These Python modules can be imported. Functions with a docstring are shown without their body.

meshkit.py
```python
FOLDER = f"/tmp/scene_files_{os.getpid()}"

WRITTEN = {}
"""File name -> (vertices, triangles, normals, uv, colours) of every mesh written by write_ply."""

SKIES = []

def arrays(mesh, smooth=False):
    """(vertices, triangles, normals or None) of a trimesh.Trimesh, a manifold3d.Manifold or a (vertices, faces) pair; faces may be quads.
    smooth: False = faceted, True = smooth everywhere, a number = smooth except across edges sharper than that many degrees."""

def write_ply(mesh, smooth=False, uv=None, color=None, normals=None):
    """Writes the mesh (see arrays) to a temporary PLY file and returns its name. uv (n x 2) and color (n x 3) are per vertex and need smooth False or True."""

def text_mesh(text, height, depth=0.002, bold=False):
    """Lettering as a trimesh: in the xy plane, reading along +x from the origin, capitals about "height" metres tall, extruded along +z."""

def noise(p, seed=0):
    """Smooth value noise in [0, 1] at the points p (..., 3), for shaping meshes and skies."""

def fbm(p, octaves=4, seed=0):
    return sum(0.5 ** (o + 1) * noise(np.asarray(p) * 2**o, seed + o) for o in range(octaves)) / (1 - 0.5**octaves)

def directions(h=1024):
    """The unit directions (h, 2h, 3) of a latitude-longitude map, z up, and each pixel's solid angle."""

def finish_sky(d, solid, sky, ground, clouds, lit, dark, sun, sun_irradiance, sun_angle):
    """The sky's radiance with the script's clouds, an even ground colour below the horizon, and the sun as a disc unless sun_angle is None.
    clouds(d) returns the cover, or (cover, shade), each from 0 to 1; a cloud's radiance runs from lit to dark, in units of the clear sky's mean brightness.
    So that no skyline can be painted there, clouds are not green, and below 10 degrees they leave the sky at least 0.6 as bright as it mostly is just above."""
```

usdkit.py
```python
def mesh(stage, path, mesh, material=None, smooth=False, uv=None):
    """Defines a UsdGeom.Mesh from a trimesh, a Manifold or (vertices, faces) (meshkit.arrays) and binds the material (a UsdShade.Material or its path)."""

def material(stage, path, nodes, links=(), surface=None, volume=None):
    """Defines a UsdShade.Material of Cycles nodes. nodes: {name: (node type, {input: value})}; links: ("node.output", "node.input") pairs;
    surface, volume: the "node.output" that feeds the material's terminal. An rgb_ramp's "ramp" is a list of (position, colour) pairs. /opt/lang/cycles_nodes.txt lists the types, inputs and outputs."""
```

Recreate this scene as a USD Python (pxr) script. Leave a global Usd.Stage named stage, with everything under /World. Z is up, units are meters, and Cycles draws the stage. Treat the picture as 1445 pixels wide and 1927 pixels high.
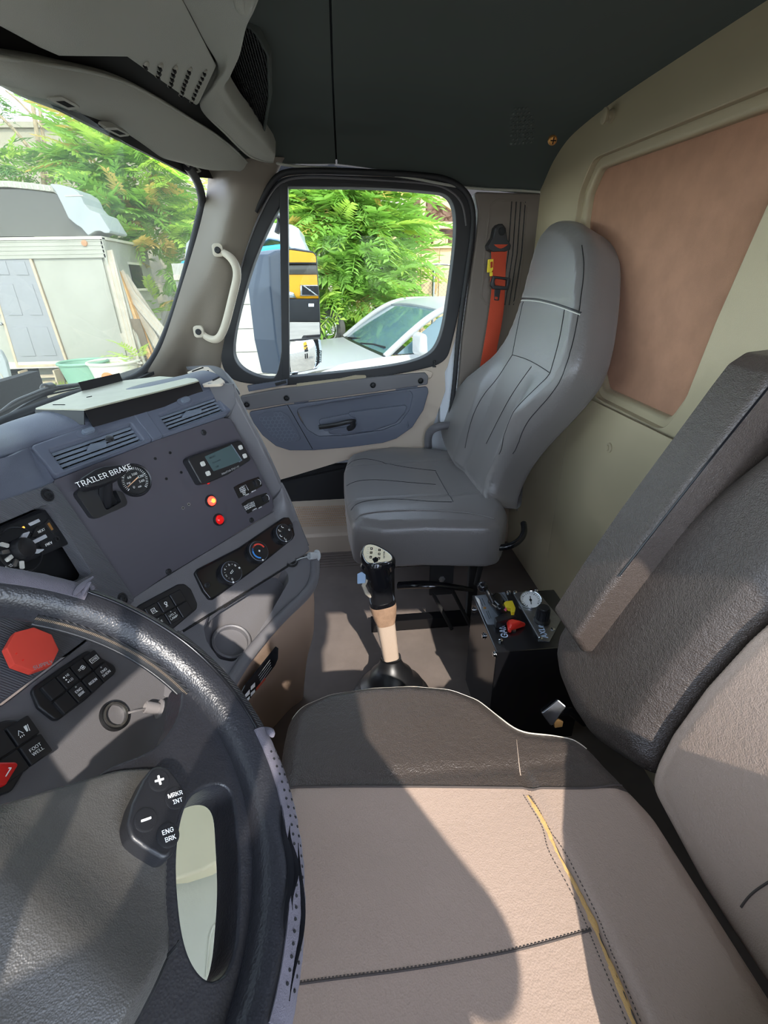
import math, random
import numpy as np
import trimesh
import mapbox_earcut as earcut
from shapely.geometry import Polygon, Point
from shapely import affinity
import shapely
from scipy.spatial import Delaunay
from scipy.interpolate import CubicSpline, PchipInterpolator, LinearNDInterpolator
import usdkit, meshkit
from pxr import Usd, UsdGeom, UsdLux, UsdShade, Sdf, Gf

stage = Usd.Stage.CreateInMemory()
UsdGeom.SetStageUpAxis(stage, 'Z')
UsdGeom.SetStageMetersPerUnit(stage, 1.0)
UsdGeom.Xform.Define(stage, '/World')
UsdGeom.Scope.Define(stage, '/World/Looks')

# ------------------------------------------------------------------ camera
# x = rearwards in the cab, y = across the cab towards the passenger door, z = up; the cab floor is z = 0
W, H, FPX = 1445, 1927, 880.0
CAM = np.array([0.0, 0.0, 1.15])
_th, _ps, _ro = (math.radians(a) for a in (26.2, 4.49, 1.2))
_F = np.array([math.sin(_ps) * math.cos(_th), math.cos(_ps) * math.cos(_th), -math.sin(_th)])
_R0 = np.array([math.cos(_ps), -math.sin(_ps), 0.0])
_U0 = np.cross(_R0, _F)
_R = _R0 * math.cos(_ro) - _U0 * math.sin(_ro)
_U = _U0 * math.cos(_ro) + _R0 * math.sin(_ro)
cam = UsdGeom.Camera.Define(stage, '/World/camera')
cam.CreateHorizontalApertureAttr(36.0)
cam.CreateFocalLengthAttr(36.0 * FPX / W)
cam.CreateClippingRangeAttr(Gf.Vec2f(0.02, 1000))
m4 = Gf.Matrix4d(*[float(x) for x in (*_R, 0, *_U, 0, *(-_F), 0, *CAM, 1)])
cam.AddTransformOp().Set(m4)
cam.CreateExposureAttr(1.08)

# ------------------------------------------------------------------ sky and sun
SUN_TO = np.array([0.19, -1.0, 0.90]); SUN_TO /= np.linalg.norm(SUN_TO)
_sr = math.atan2(SUN_TO[0], SUN_TO[1])
dome = UsdLux.DomeLight.Define(stage, '/World/sky')
dome.CreateIntensityAttr(1.0)
sky = usdkit.material(stage, '/World/Looks/sky', {
    's': ('sky_texture', {'sky_type': 'multiple_scattering', 'sun_disc': False, 'sun_elevation': float(math.asin(SUN_TO[2])), 'sun_rotation': float(_sr), 'aerosol_density': 0.25, 'ozone_density': 2.5}),
    'h': ('hsv', {'saturation': 0.45}),
    'b': ('background_shader', {'strength': 0.37})}, [('s.color', 'h.color'), ('h.color', 'b.color')], surface='b.background')
UsdShade.MaterialBindingAPI.Apply(dome.GetPrim()).Bind(sky)
sun = UsdLux.DistantLight.Define(stage, '/World/sun')
sun.CreateAngleAttr(0.55)
sun.CreateIntensityAttr(12500.0)
sun.CreateColorAttr(Gf.Vec3f(1.0, 0.93, 0.84))
_z = SUN_TO; _x = np.cross([0, 0, 1.0], _z); _x /= np.linalg.norm(_x); _y = np.cross(_z, _x)
sun.AddTransformOp().Set(Gf.Matrix4d(*[float(v) for v in (*_x, 0, *_y, 0, *_z, 0, 0, 0, 30, 1)]))

# ------------------------------------------------------------------ where a line of sight meets a real plane (to measure the place)
def ray(px, py):
    return _F + _R * ((px - W / 2) / FPX) + _U * ((H / 2 - py) / FPX)
def un(px, py, **k):
    (a, v), = k.items()
    d = ray(px, py)
    if a == 'd':
        return CAM + d * v
    i = 'xyz'.index(a)
    return CAM + d * ((v - CAM[i]) / d[i])
def rot(v, axis, deg):
    v, k, t = np.asarray(v, float), np.asarray(axis, float) / np.linalg.norm(axis), math.radians(deg)
    return v * math.cos(t) + np.cross(k, v) * math.sin(t) + k * (k @ v) * (1 - math.cos(t))
def unit(v):
    v = np.asarray(v, float); return v / np.linalg.norm(v)
def chaikin(pts, it=3):
    p = [np.asarray(q, float) for q in pts]
    for _ in range(it):
        o = [p[0]]
        for a, b in zip(p[:-1], p[1:]): o += [a * .75 + b * .25, a * .25 + b * .75]
        p = o + [p[-1]]
    return [tuple(q) for q in p]
class Pl:
    """A plane with a frame: origin, ex (to the right seen from the front), ey (up), n (towards the viewer)."""
    def __init__(s, o, n, up=(0, 0, 1)):
        s.o, s.n = np.asarray(o, float), unit(n)
        u = np.asarray(up, float); s.ey = unit(u - s.n * (u @ s.n)); s.ex = np.cross(s.ey, s.n)
    def hit(s, px, py, h=0):
        d = ray(px, py); o = s.o + s.n * h
        return CAM + d * (((o - CAM) @ s.n) / (d @ s.n))
    @staticmethod
    def thru(a, b, c):
        a, b, c = (np.asarray(v, float) for v in (a, b, c)); n = np.cross(b - a, c - a)
        return Pl(a, n if n @ (CAM - a) > 0 else -n)
    def uv(s, px, py, h=0):
        q = s.hit(px, py, h) - s.o; return np.array([q @ s.ex, q @ s.ey])
    def uvs(s, pts, h=0):
        return [tuple(s.uv(*p, h)) for p in pts]
    def p(s, u, v, h=0):
        return s.o + s.ex * u + s.ey * v + s.n * h
    def M(s, a):
        a = np.asarray(a, float); return s.o + a[:, :1] * s.ex + a[:, 1:2] * s.ey + a[:, 2:3] * s.n
    def at(s, px, py, rot=0, h=0):
        """the same plane with its origin at a point, turned by rot degrees"""
        o = s.hit(px, py) + s.n * h
        q = Pl(o, s.n, s.ey); c, t = math.cos(math.radians(rot)), math.sin(math.radians(rot))
        q.ex, q.ey = s.ex * c + s.ey * t, s.ey * c - s.ex * t
        return q
    def toward(s, p, q):
        """origin at pixel p with ex pointing to pixel q"""
        a, b = s.hit(*p), s.hit(*q)
        r = Pl(a, s.n, s.ey); r.ex = unit(b - a); r.ey = np.cross(s.n, r.ex)
        return r, float(np.linalg.norm(b - a))

# ------------------------------------------------------------------ mesh helpers
def TM(v, f):
    return trimesh.Trimesh(np.asarray(v, float), np.asarray(f, int), process=False)
def cat(*ms):
    ms = [m for m in ms if m is not None]
    return trimesh.util.concatenate(ms) if len(ms) > 1 else ms[0]
def rnd(pts, r, n=None):
    """polygon with its corners rounded to radius r"""
    p = pts if isinstance(pts, Polygon) else Polygon(pts)
    p = p.buffer(0)
    q = p.buffer(-r, quad_segs=6).buffer(2 * r, quad_segs=6).buffer(-r, quad_segs=6)
    if q.is_empty: q = p
    if q.geom_type != 'Polygon': q = max(q.geoms, key=lambda g: g.area)
    return q
def ringpts(c, ccw):
    a = np.array(c.coords)[:-1]
    keep = [0]
    for i in range(1, len(a)):
        if np.linalg.norm(a[i] - a[keep[-1]]) > 1e-5: keep.append(i)
    a = a[keep]
    area = 0.5 * np.sum(a[:, 0] * np.roll(a[:, 1], -1) - a[:, 1] * np.roll(a[:, 0], -1))
    return a if (area > 0) == ccw else a[::-1]
def inset(a, d):
    e = np.roll(a, -1, 0) - a; l = np.linalg.norm(e, axis=1, keepdims=True); e = e / np.maximum(l, 1e-9)
    n = np.stack([-e[:, 1], e[:, 0]], 1); m = n + np.roll(n, 1, 0)
    ml = np.maximum((m * m).sum(1, keepdims=True), 0.5)
    return a + 2 * m / ml * d
def prism(P, poly, h0, h1, b=0.0, seg=2, back=True):
    """polygon (with holes) on plane P from height h0 to h1, with its front edge rounded by b"""
    if hasattr(poly, 'geoms'): return cat(*[prism(P, g, h0, h1, b, seg, back) for g in poly.geoms if g.geom_type == 'Polygon'])
    if not isinstance(poly, Polygon): poly = Polygon(poly).buffer(0)
    if poly.geom_type != 'Polygon': poly = max(poly.geoms, key=lambda g: g.area)
    loops = [ringpts(poly.exterior, True)] + [ringpts(i, False) for i in poly.interiors]
    while b > 2e-4 and not all(Polygon(inset(a, b)).is_valid for a in loops): b *= .6
    prof = [(0, h0)]
    if b > 0:
        for k in range(seg + 1):
            t = math.pi / 2 * k / seg
            prof.append((b * (1 - math.cos(t)), h1 - b + b * math.sin(t)))
    else:
        prof.append((0, h1))
    V, Fc, base = [], [], 0
    caps = [[], []]
    for a in loops:
        n = len(a); i = np.arange(n); j = (i + 1) % n
        for k, (d, h) in enumerate(prof):
            q = inset(a, d) if d > 0 else a
            V.append(np.c_[q, np.full(n, h)])
            if k:
                lo, hi = base + (k - 1) * n, base + k * n
                Fc += [np.c_[lo + i, lo + j, hi + j], np.c_[lo + i, hi + j, hi + i]]
        caps[0].append((base + i)); caps[1].append(base + (len(prof) - 1) * n + i)
        base += len(prof) * n
    V = np.vstack(V)
    for w, c in enumerate(caps):
        if w == 0 and not back: continue
        idx = np.concatenate(c); ends = np.cumsum([len(x) for x in c]).astype(np.uint32)
        t = earcut.triangulate_float64(V[idx][:, :2].copy(), ends).reshape(-1, 3).astype(int)
        t = idx[t]
        p0, p1, p2 = (V[t[:, k], :2] for k in range(3))
        cr = (p1[:, 0] - p0[:, 0]) * (p2[:, 1] - p0[:, 1]) - (p1[:, 1] - p0[:, 1]) * (p2[:, 0] - p0[:, 0])
        up = (cr > 0) == (w == 1)
        t[~up] = t[~up][:, [0, 2, 1]]
        Fc.append(t)
    return TM(P.M(V) if P is not None else V, np.vstack(Fc))
def plate(P, pts, h0, h1, r=0.004, b=0.001, seg=2, px=True, holes=()):
    """rounded plate whose outline is measured along lines of sight on the plane (px) or given in metres"""
    q = rnd(P.uvs(pts, h1) if px else pts, r)
    for hh in holes: q = q.difference(hh)
    return prism(P, q, h0, h1, b, seg)
def rect(w, h, cx=0, cy=0):
    return Polygon([(cx - w / 2, cy - h / 2), (cx + w / 2, cy - h / 2), (cx + w / 2, cy + h / 2), (cx - w / 2, cy + h / 2)])
def rplate(P, w, h, h0, h1, r=0.003, b=0.001, cx=0, cy=0, seg=2):
    return prism(P, rnd(rect(w, h, cx, cy), r), h0, h1, b, seg)
WORLD = Pl((0, 0, 0), (0, 0, 1), (0, 1, 0))
def rbox(lo, hi, r=0.005, b=None):
    """box between two corners with rounded upright edges and a rounded top"""
    lo, hi = np.asarray(lo, float), np.asarray(hi, float)
    c = (lo + hi) / 2
    return prism(WORLD, rnd(rect(hi[0] - lo[0], hi[1] - lo[1], c[0], c[1]), r), lo[2], hi[2], r if b is None else b)
def box(lo, hi):
    lo, hi = np.minimum(lo, hi), np.maximum(lo, hi)
    m = trimesh.creation.box(np.asarray(hi, float) - lo); m.apply_translation((np.asarray(lo, float) + hi) / 2); return m
def lathe(P, prof, n=32, cu=0, cv=0):
    """profile of (radius, height) turned about the plane's normal"""
    prof = np.asarray(prof, float); t = np.linspace(0, 2 * np.pi, n, endpoint=False)
    V = np.concatenate([np.c_[cu + r * np.cos(t), cv + r * np.sin(t), np.full(n, h)] for r, h in prof])
    Fc = []; i = np.arange(n); j = (i + 1) % n
    for k in range(len(prof) - 1):
        lo, hi = k * n, (k + 1) * n
        Fc += [np.c_[lo + i, lo + j, hi + j], np.c_[lo + i, hi + j, hi + i]]
    m = TM(P.M(V), np.vstack(Fc)); m.merge_vertices(); m.update_faces(m.nondegenerate_faces()); return m
def spline(pts, n, closed=False):
    p = np.asarray(pts, float)
    if closed: p = np.vstack([p, p[:1]])
    t = np.r_[0, np.cumsum(np.maximum(np.linalg.norm(np.diff(p, axis=0), axis=1), 1e-6) ** 0.5)]
    if len(p) == 2: return p[0] + (p[1] - p[0]) * np.linspace(0, 1, n)[:, None]
    c = CubicSpline(t, p, bc_type='periodic' if closed else 'natural')
    return c(np.linspace(0, t[-1], n, endpoint=not closed))
def tube(path, r, n=10, closed=False, cap=True, flat=None, up=None):
    """round (or flat = (a, b) elliptical factors) tube along a path"""
    p = np.asarray(path, float); m = len(p)
    r = np.broadcast_to(np.asarray(r, float), (m,))
    tg = (np.roll(p, -1, 0) - np.roll(p, 1, 0)) if closed else np.gradient(p, axis=0)
    tg /= np.maximum(np.linalg.norm(tg, axis=1, keepdims=True), 1e-9)
    a = np.array(up, float) if up is not None else (np.array([0, 0, 1.0]) if abs(tg[0][2]) < 0.9 else np.array([1.0, 0, 0]))
    V, t = [], np.linspace(0, 2 * np.pi, n, endpoint=False)
    fa, fb = flat or (1, 1)
    for k in range(m):
        if up is not None: a = np.array(up, float)
        a = a - tg[k] * (a @ tg[k]); a /= np.linalg.norm(a); b = np.cross(tg[k], a)
        V.append(p[k] + r[k] * (fa * np.cos(t)[:, None] * a + fb * np.sin(t)[:, None] * b))
    V = np.vstack(V); i = np.arange(n); j = (i + 1) % n; Fc = []
    for k in range(m if closed else m - 1):
        lo, hi = k * n, ((k + 1) % m) * n
        Fc += [np.c_[lo + i, lo + j, hi + j], np.c_[lo + i, hi + j, hi + i]]
    if cap and not closed:
        V = np.vstack([V, p[:1], p[-1:]])
        Fc += [np.c_[i * 0 + m * n, j, i], np.c_[i * 0 + m * n + 1, (m - 1) * n + i, (m - 1) * n + j]]
    return TM(V, np.vstack(Fc))
def bar(a, b, r, n=8, **k):
    return tube([a, b], r, n, **k)
def sheet(rows, thick=0.004, nu=24, nv=24, smooth=True, flip=None):
    """a skin through rows of points, given thickness behind its front"""
    g = np.asarray(rows, float)
    def res(a, n, ax):
        m = a.shape[ax]; t = np.linspace(0, 1, m); s = np.linspace(0, 1, n)
        if m == 2 or not smooth:
            a0 = np.moveaxis(a, ax, 0); i = np.minimum((s * (m - 1)).astype(int), m - 2); w = (s * (m - 1) - i).reshape(-1, *([1] * (a0.ndim - 1)))
            return np.moveaxis(a0[i] * (1 - w) + a0[i + 1] * w, 0, ax)
        return PchipInterpolator(t, a, axis=ax)(s) if smooth == 'pchip' else CubicSpline(t, a, axis=ax)(s)
    g = res(res(g, nu, 0), nv, 1)
    du, dv = np.gradient(g, axis=0), np.gradient(g, axis=1)
    n = np.cross(du, dv); n /= np.maximum(np.linalg.norm(n, axis=2, keepdims=True), 1e-9)
    if flip is None: flip = float(np.mean(np.sum(n * (CAM - g), axis=2))) < 0
    else: flip = bool(flip)
    if flip: n = -n
    b = g - n * thick
    V = np.vstack([g.reshape(-1, 3), b.reshape(-1, 3)]); k = nu * nv
    I = np.arange(k).reshape(nu, nv)
    q = np.stack([I[:-1, :-1], I[1:, :-1], I[1:, 1:], I[:-1, 1:]], -1).reshape(-1, 4)
    if flip: q = q[:, ::-1]
    qb = q[:, ::-1] + k
    rim = np.concatenate([I[0, :-1], I[:-1, -1], I[-1, :0:-1], I[:0:-1, 0]]); rn = np.roll(rim, -1)
    side = np.c_[rim, rn, rn + k, rim + k]
    if flip: side = side[:, ::-1]
    Q = np.vstack([q, qb, side])
    return TM(V, np.vstack([Q[:, [0, 1, 2]], Q[:, [0, 2, 3]]]))
def resample(a, n):
    a = np.asarray(a, float); p = np.vstack([a, a[:1]])
    t = np.r_[0, np.cumsum(np.linalg.norm(np.diff(p, axis=0), axis=1))]
    s = np.linspace(0, t[-1], n, endpoint=False)
    return np.c_[np.interp(s, t, p[:, 0]), np.interp(s, t, p[:, 1])]
class Puff:
    """an upholstered body: outline on plane P, front edge rounded over er, back at -depth, front height crown(u, v)"""
    def __init__(s, P, outline, depth, er, crown=None, n=160, rings=0, back_in=0.0, corner=0.02, step=None):
        pg = rnd(outline, corner)
        o = resample(ringpts(pg.exterior, True), n)
        s.P, s.o = P, o; pg = Polygon(o).buffer(0)
        x0, y0, x1, y1 = pg.bounds; step = step or max(x1 - x0, y1 - y0) / 70
        gx, gy = np.meshgrid(np.arange(x0, x1, step), np.arange(y0, y1, step * .87), indexing='ij')
        gx = gx + (np.arange(gx.shape[1]) % 2) * step * .5
        g = np.c_[gx.ravel(), gy.ravel()]; pts = shapely.points(g)
        dist = shapely.distance(pts, pg.exterior); keep = shapely.contains(pg, pts) & (dist > er * .62)
        inner = [g[keep]]
        for t in (0.12, 0.25, 0.38, 0.52):                      # finer loops over the rounded edge
            q = pg.buffer(-er * (1 - math.cos(math.pi / 2 * t)) - 1e-4)
            for part in getattr(q, 'geoms', [q]):
                if not part.is_empty: inner.append(resample(np.array(part.exterior.coords)[:-1], max(12, int(n * part.length / pg.length))))
        q = np.vstack([o] + inner)
        tri = Delaunay(q).simplices
        c = q[tri].mean(1); tri = tri[shapely.contains(pg, shapely.points(c))]
        ar = (q[tri[:, 1], 0] - q[tri[:, 0], 0]) * (q[tri[:, 2], 1] - q[tri[:, 0], 1]) - (q[tri[:, 1], 1] - q[tri[:, 0], 1]) * (q[tri[:, 2], 0] - q[tri[:, 0], 0])
        tri[ar < 0] = tri[ar < 0][:, [0, 2, 1]]
        dd = shapely.distance(shapely.points(q), pg.exterior); dd[:n] = 0
        w = np.clip(dd / er, 0, 1)
        z = -er + er * np.sqrt(np.clip(1 - (1 - w) ** 2, 0, 1))
        if crown is not None: z = z + crown(q[:, 0], q[:, 1]) * np.sin(w * math.pi / 2)
        s.top = np.c_[q, z]
        V = []; rr = min(er * .5, depth * .3)
        for k in range(5):                                      # back edge rolled a little
            t = math.pi / 2 * k / 4
            V.append(np.c_[inset(o, back_in + rr * (1 - math.sin(t))), np.full(n, -depth + rr * (1 - math.cos(t)))])
        for k in range(1, 4):
            V.append(np.c_[inset(o, back_in * (1 - k / 4)), np.full(n, (-depth + rr) * (1 - k / 4) + (-er) * k / 4)])
        nb = n * len(V); i = np.arange(n); j = (i + 1) % n; Fc = []
        A = np.vstack(V + [s.top, [[*o.mean(0), -depth]]])
        for k in range(len(V)):
            lo, hi = k * n, (k + 1) * n
            Fc += [np.c_[lo + i, lo + j, hi + j], np.c_[lo + i, hi + j, hi + i]]
        Fc += [tri + nb, np.c_[j, i, i * 0 + len(A) - 1]]
        s.A = A; s.mesh = TM(P.M(A), np.vstack(Fc))
        s._f = LinearNDInterpolator(q, z)
    def h(s, u, v):
        z = s._f(u, v); return np.where(np.isnan(z), 0, z)
    def on(s, pts, n=40, lift=0.001, smooth=True, px=True):
        """a line over the front, given as pixels or metres, as points in space"""
        uv = np.array(s.P.uvs(pts) if px else pts)
        q = spline(uv, n) if smooth else np.vstack([uv[i] + (uv[i + 1] - uv[i]) * np.linspace(0, 1, 12)[:, None] for i in range(len(uv) - 1)])
        return s.P.M(np.c_[q, s.h(q[:, 0], q[:, 1]) + lift])
def text(P, s, h, lift=0.0003, cx=0, cy=0, bold=False, depth=0.0004):
    m = meshkit.text_mesh(s, h, depth, bold); b = m.bounds
    v = np.array(m.vertices); v[:, 0] += cx - (b[0][0] + b[1][0]) / 2; v[:, 1] += cy - h / 2 + 0; v[:, 2] += lift
    return TM(P.M(v), m.faces)
def hullspheres(pts):
    """smooth convex body round spheres (x, y, z, r)"""
    v = []
    s = trimesh.creation.icosphere(2, 1.0).vertices
    for x, y, z, r in pts: v.append(s * r + [x, y, z])
    return trimesh.convex.convex_hull(np.vstack(v))

# ------------------------------------------------------------------ scene helpers
_names = {}
def numbered(parent, name):
    k = (parent, name); c = _names.get(k, 0); _names[k] = c + 1
    return f'{parent}/{name}' + (f'_{c:03d}' if c else '')
def meta(prim, label=None, cat=None, group=None, kind=None):
    for k, v in (('label', label), ('category', cat), ('group', group), ('kind', kind)):
        if v: prim.SetCustomDataByKey(k, v)
class Thing:
    def __init__(s, name, label=None, cat=None, group=None, kind=None):
        s.name, s.info, s.parts = name, dict(label=label, cat=cat, group=group, kind=kind), []
    def part(s, name, mesh, mat, smooth=35, label=None, kind=None, of=None):
        s.parts.append([name, mesh, mat, smooth, label, kind, of]); return len(s.parts) - 1
    def done(s):
        path = numbered('/World', s.name)
        allv = np.vstack([np.asarray(p[1].vertices) for p in s.parts])
        lo, hi = allv.min(0), allv.max(0); base = np.array([(lo[0] + hi[0]) / 2, (lo[1] + hi[1]) / 2, lo[2]])
        s.base = base
        x = UsdGeom.Xform.Define(stage, path); x.AddTranslateOp().Set(Gf.Vec3d(*map(float, base))); meta(x.GetPrim(), **s.info)
        paths = []
        for name, mesh, mat, smooth, label, kind, of in s.parts:
            pp = numbered(paths[of] if of is not None else path, name); paths.append(pp)
            v, f, n = meshkit.arrays(mesh, smooth)
            g = usdkit.mesh(stage, pp, (v - base, f), M[mat], smooth=False)
            if n is not None:
                g.CreateNormalsAttr(np_vt(n)); g.SetNormalsInterpolation('vertex')
            meta(g.GetPrim(), label=label, kind=kind)
        s.path = path; return s
from pxr import Vt
def np_vt(n): return Vt.Vec3fArray.FromNumpy(np.asarray(n, np.float32))
def single(name, mesh, mat, label=None, cat=None, group=None, kind=None, smooth=35):
    path = numbered('/World', name)
    b = mesh.bounds; base = np.array([(b[0][0] + b[1][0]) / 2, (b[0][1] + b[1][1]) / 2, b[0][2]])
    v, f, n = meshkit.arrays(mesh, smooth)
    g = usdkit.mesh(stage, path, (v - base, f), M[mat], smooth=False)
    if n is not None:
        g.CreateNormalsAttr(np_vt(n)); g.SetNormalsInterpolation('vertex')
    UsdGeom.Xformable(g).AddTranslateOp().Set(Gf.Vec3d(*map(float, base)))
    meta(g.GetPrim(), label, cat, group, kind); return path
def copy_of(t, offset, rotz=0, scale=1, label=None):
    path = numbered('/World', t.name)
    x = UsdGeom.Xform.Define(stage, path)
    x.GetPrim().GetReferences().AddInternalReference(t.path); x.GetPrim().SetInstanceable(True)
    x.ClearXformOpOrder()
    x.AddTranslateOp(opSuffix='put').Set(Gf.Vec3d(*map(float, offset)))
    if rotz: x.AddRotateZOp(opSuffix='put').Set(rotz)
    if scale != 1: x.AddScaleOp(opSuffix='put').Set(Gf.Vec3f(scale, scale, scale))
    if label: meta(x.GetPrim(), label=label)
    return path

# ------------------------------------------------------------------ materials
def C(r, g, b):
    c = np.array([r, g, b]) / 255.0
    return tuple(np.where(c <= 0.04045, c / 12.92, ((c + 0.055) / 1.055) ** 2.4))
M = {}
def mat(name, col, rough=0.5, bump=None, var=0.0, vscale=6, metal=0.0, spec=0.5, coat=0.0, col2=None, tex='noise', emit=None, estr=0, sheen=0.0, mix=None):
    """bump = (scale per metre, height in metres); var = mottling of the colour; col2 a second tone mixed in by noise"""
    path = f'/World/Looks/{name}'
    nodes = {'p': ('principled_bsdf', {'base_color': col, 'roughness': rough, 'metallic': metal, 'specular_ior_level': spec, 'coat_weight': coat, 'coat_roughness': 0.08, 'sheen_weight': sheen}),
             'g': ('texture_coordinate', {})}
    links = []
    if emit: nodes['p'][1].update(emission_color=emit, emission_strength=estr)
    if var or col2:
        a = np.array(col); b = np.array(col2) if col2 else np.clip(a * (1 + var), 0, 1); a = a if col2 else a * (1 - var)
        nodes['v'] = ('noise_texture', {'scale': vscale, 'detail': 4, 'roughness': 0.6})
        nodes['r'] = ('rgb_ramp', {'ramp': [(0.0, tuple(a)), (0.35 if not mix else mix[0], tuple(a)), (0.65 if not mix else mix[1], tuple(b)), (1.0, tuple(b))]})
        links += [('g.object', 'v.vector'), ('v.fac', 'r.fac'), ('r.color', 'p.base_color')]
    if bump:
        if tex == 'leather':
            nodes['b1'] = ('voronoi_texture', {'scale': bump[0], 'feature': 'smooth_f1', 'smoothness': 0.35, 'randomness': 1.0})
            nodes['b2'] = ('noise_texture', {'scale': bump[0] * 0.25, 'detail': 3})
            nodes['ad'] = ('math', {'math_type': 'multiply_add', 'value2': 0.5})
            links += [('g.object', 'b1.vector'), ('g.object', 'b2.vector'), ('b1.distance', 'ad.value1'), ('b2.fac', 'ad.value3'), ('ad.value', 'bm.height')]
        elif tex == 'weave':
            nodes['b1'] = ('wave_texture', {'scale': bump[0], 'bands_direction': 'diagonal', 'profile': 'sine'})
            links += [('g.object', 'b1.vector'), ('b1.fac', 'bm.height')]
        else:
            nodes['b1'] = ('noise_texture', {'scale': bump[0], 'detail': 3, 'roughness': 0.55})
            links += [('g.object', 'b1.vector'), ('b1.fac', 'bm.height')]
        nodes['bm'] = ('bump', {'strength': 1.0, 'distance': bump[1]})
        links += [('bm.normal', 'p.normal')]
    M[name] = usdkit.material(stage, path, nodes, links, surface='p.BSDF'); return M[name]
def glass(name, tint, base=.03, dirt=0.0):
    """window pane: clear, with a weak mirror image that grows at grazing angles"""
    nodes = {'t': ('transparent_bsdf', {'color': tint}), 'g': ('glossy_bsdf', {'color': (1, 1, 1), 'roughness': 0.02}), 'l': ('layer_weight', {'blend': 0.5}),
             'q': ('math', {'math_type': 'power', 'value2': 5.0}), 'k': ('math', {'math_type': 'multiply_add', 'value2': 0.3, 'value3': base}), 'm': ('mix_closure', {})}
    links = [('l.facing', 'q.value1'), ('q.value', 'k.value1'), ('k.value', 'm.fac'), ('t.BSDF', 'm.closure1'), ('g.BSDF', 'm.closure2')]; out = 'm.closure'
    if dirt:
        nodes.update({'d': ('diffuse_bsdf', {'color': (0.8, 0.78, 0.72)}), 'tl': ('translucent_bsdf', {'color': (0.8, 0.78, 0.72)}), 'm3': ('mix_closure', {'fac': .5}), 'm2': ('mix_closure', {'fac': dirt})})
        links += [('m.closure', 'm2.closure1'), ('d.BSDF', 'm3.closure1'), ('tl.BSDF', 'm3.closure2'), ('m3.closure', 'm2.closure2')]; out = 'm2.closure'
    M[name] = usdkit.material(stage, f'/World/Looks/{name}', nodes, links, surface=out)
mat('plastic_grey', C(98, 96, 98), 0.45, (900, 0.00025))
mat('plastic_slate', C(104, 112, 124), 0.42, (900, 0.0002))
mat('plastic_blue_grey', C(88, 92, 104), 0.42, (900, 0.00025))
mat('plastic_weave', C(86, 86, 90), 0.5, (160, 0.0004), tex='weave')
mat('panel_dark', C(70, 67, 74), 0.5, (1500, 0.00015))
mat('black_plastic', C(20, 20, 22), 0.38, (1200, 0.0001))
mat('black_gloss', C(14, 14, 16), 0.12)
mat('black_matte', C(20, 20, 21), 0.8)
mat('seal_black', C(30, 30, 33), 0.6)
mat('headliner', C(70, 77, 74), 0.9, (500, 0.0004))
mat('headliner_grey', C(168, 168, 158), 0.6, (450, 0.0006))
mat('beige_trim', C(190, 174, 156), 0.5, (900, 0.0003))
mat('wall_trim', C(160, 148, 122), 0.5, (900, 0.0003))
mat('carpet_brown', C(158, 118, 95), 0.95, (1400, 0.0006), var=0.07, vscale=18)
mat('floor_rubber', C(104, 94, 88), 0.75, (300, 0.0004), var=0.1, vscale=9)
mat('leather_black', C(62, 54, 49), 0.42, (480, 0.0014), spec=.7, tex='leather')
mat('leather_tan', C(162, 142, 128), 0.40, (520, 0.0006), tex='leather')
mat('vinyl_grey', C(108, 104, 102), 0.30, (700, 0.00035), tex='leather')
mat('wheel_leather', C(30, 30, 33), 0.34, (520, 0.0005), tex='leather')
mat('hub_vinyl', C(60, 58, 55), 0.42, (900, 0.00045), tex='leather')
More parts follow.
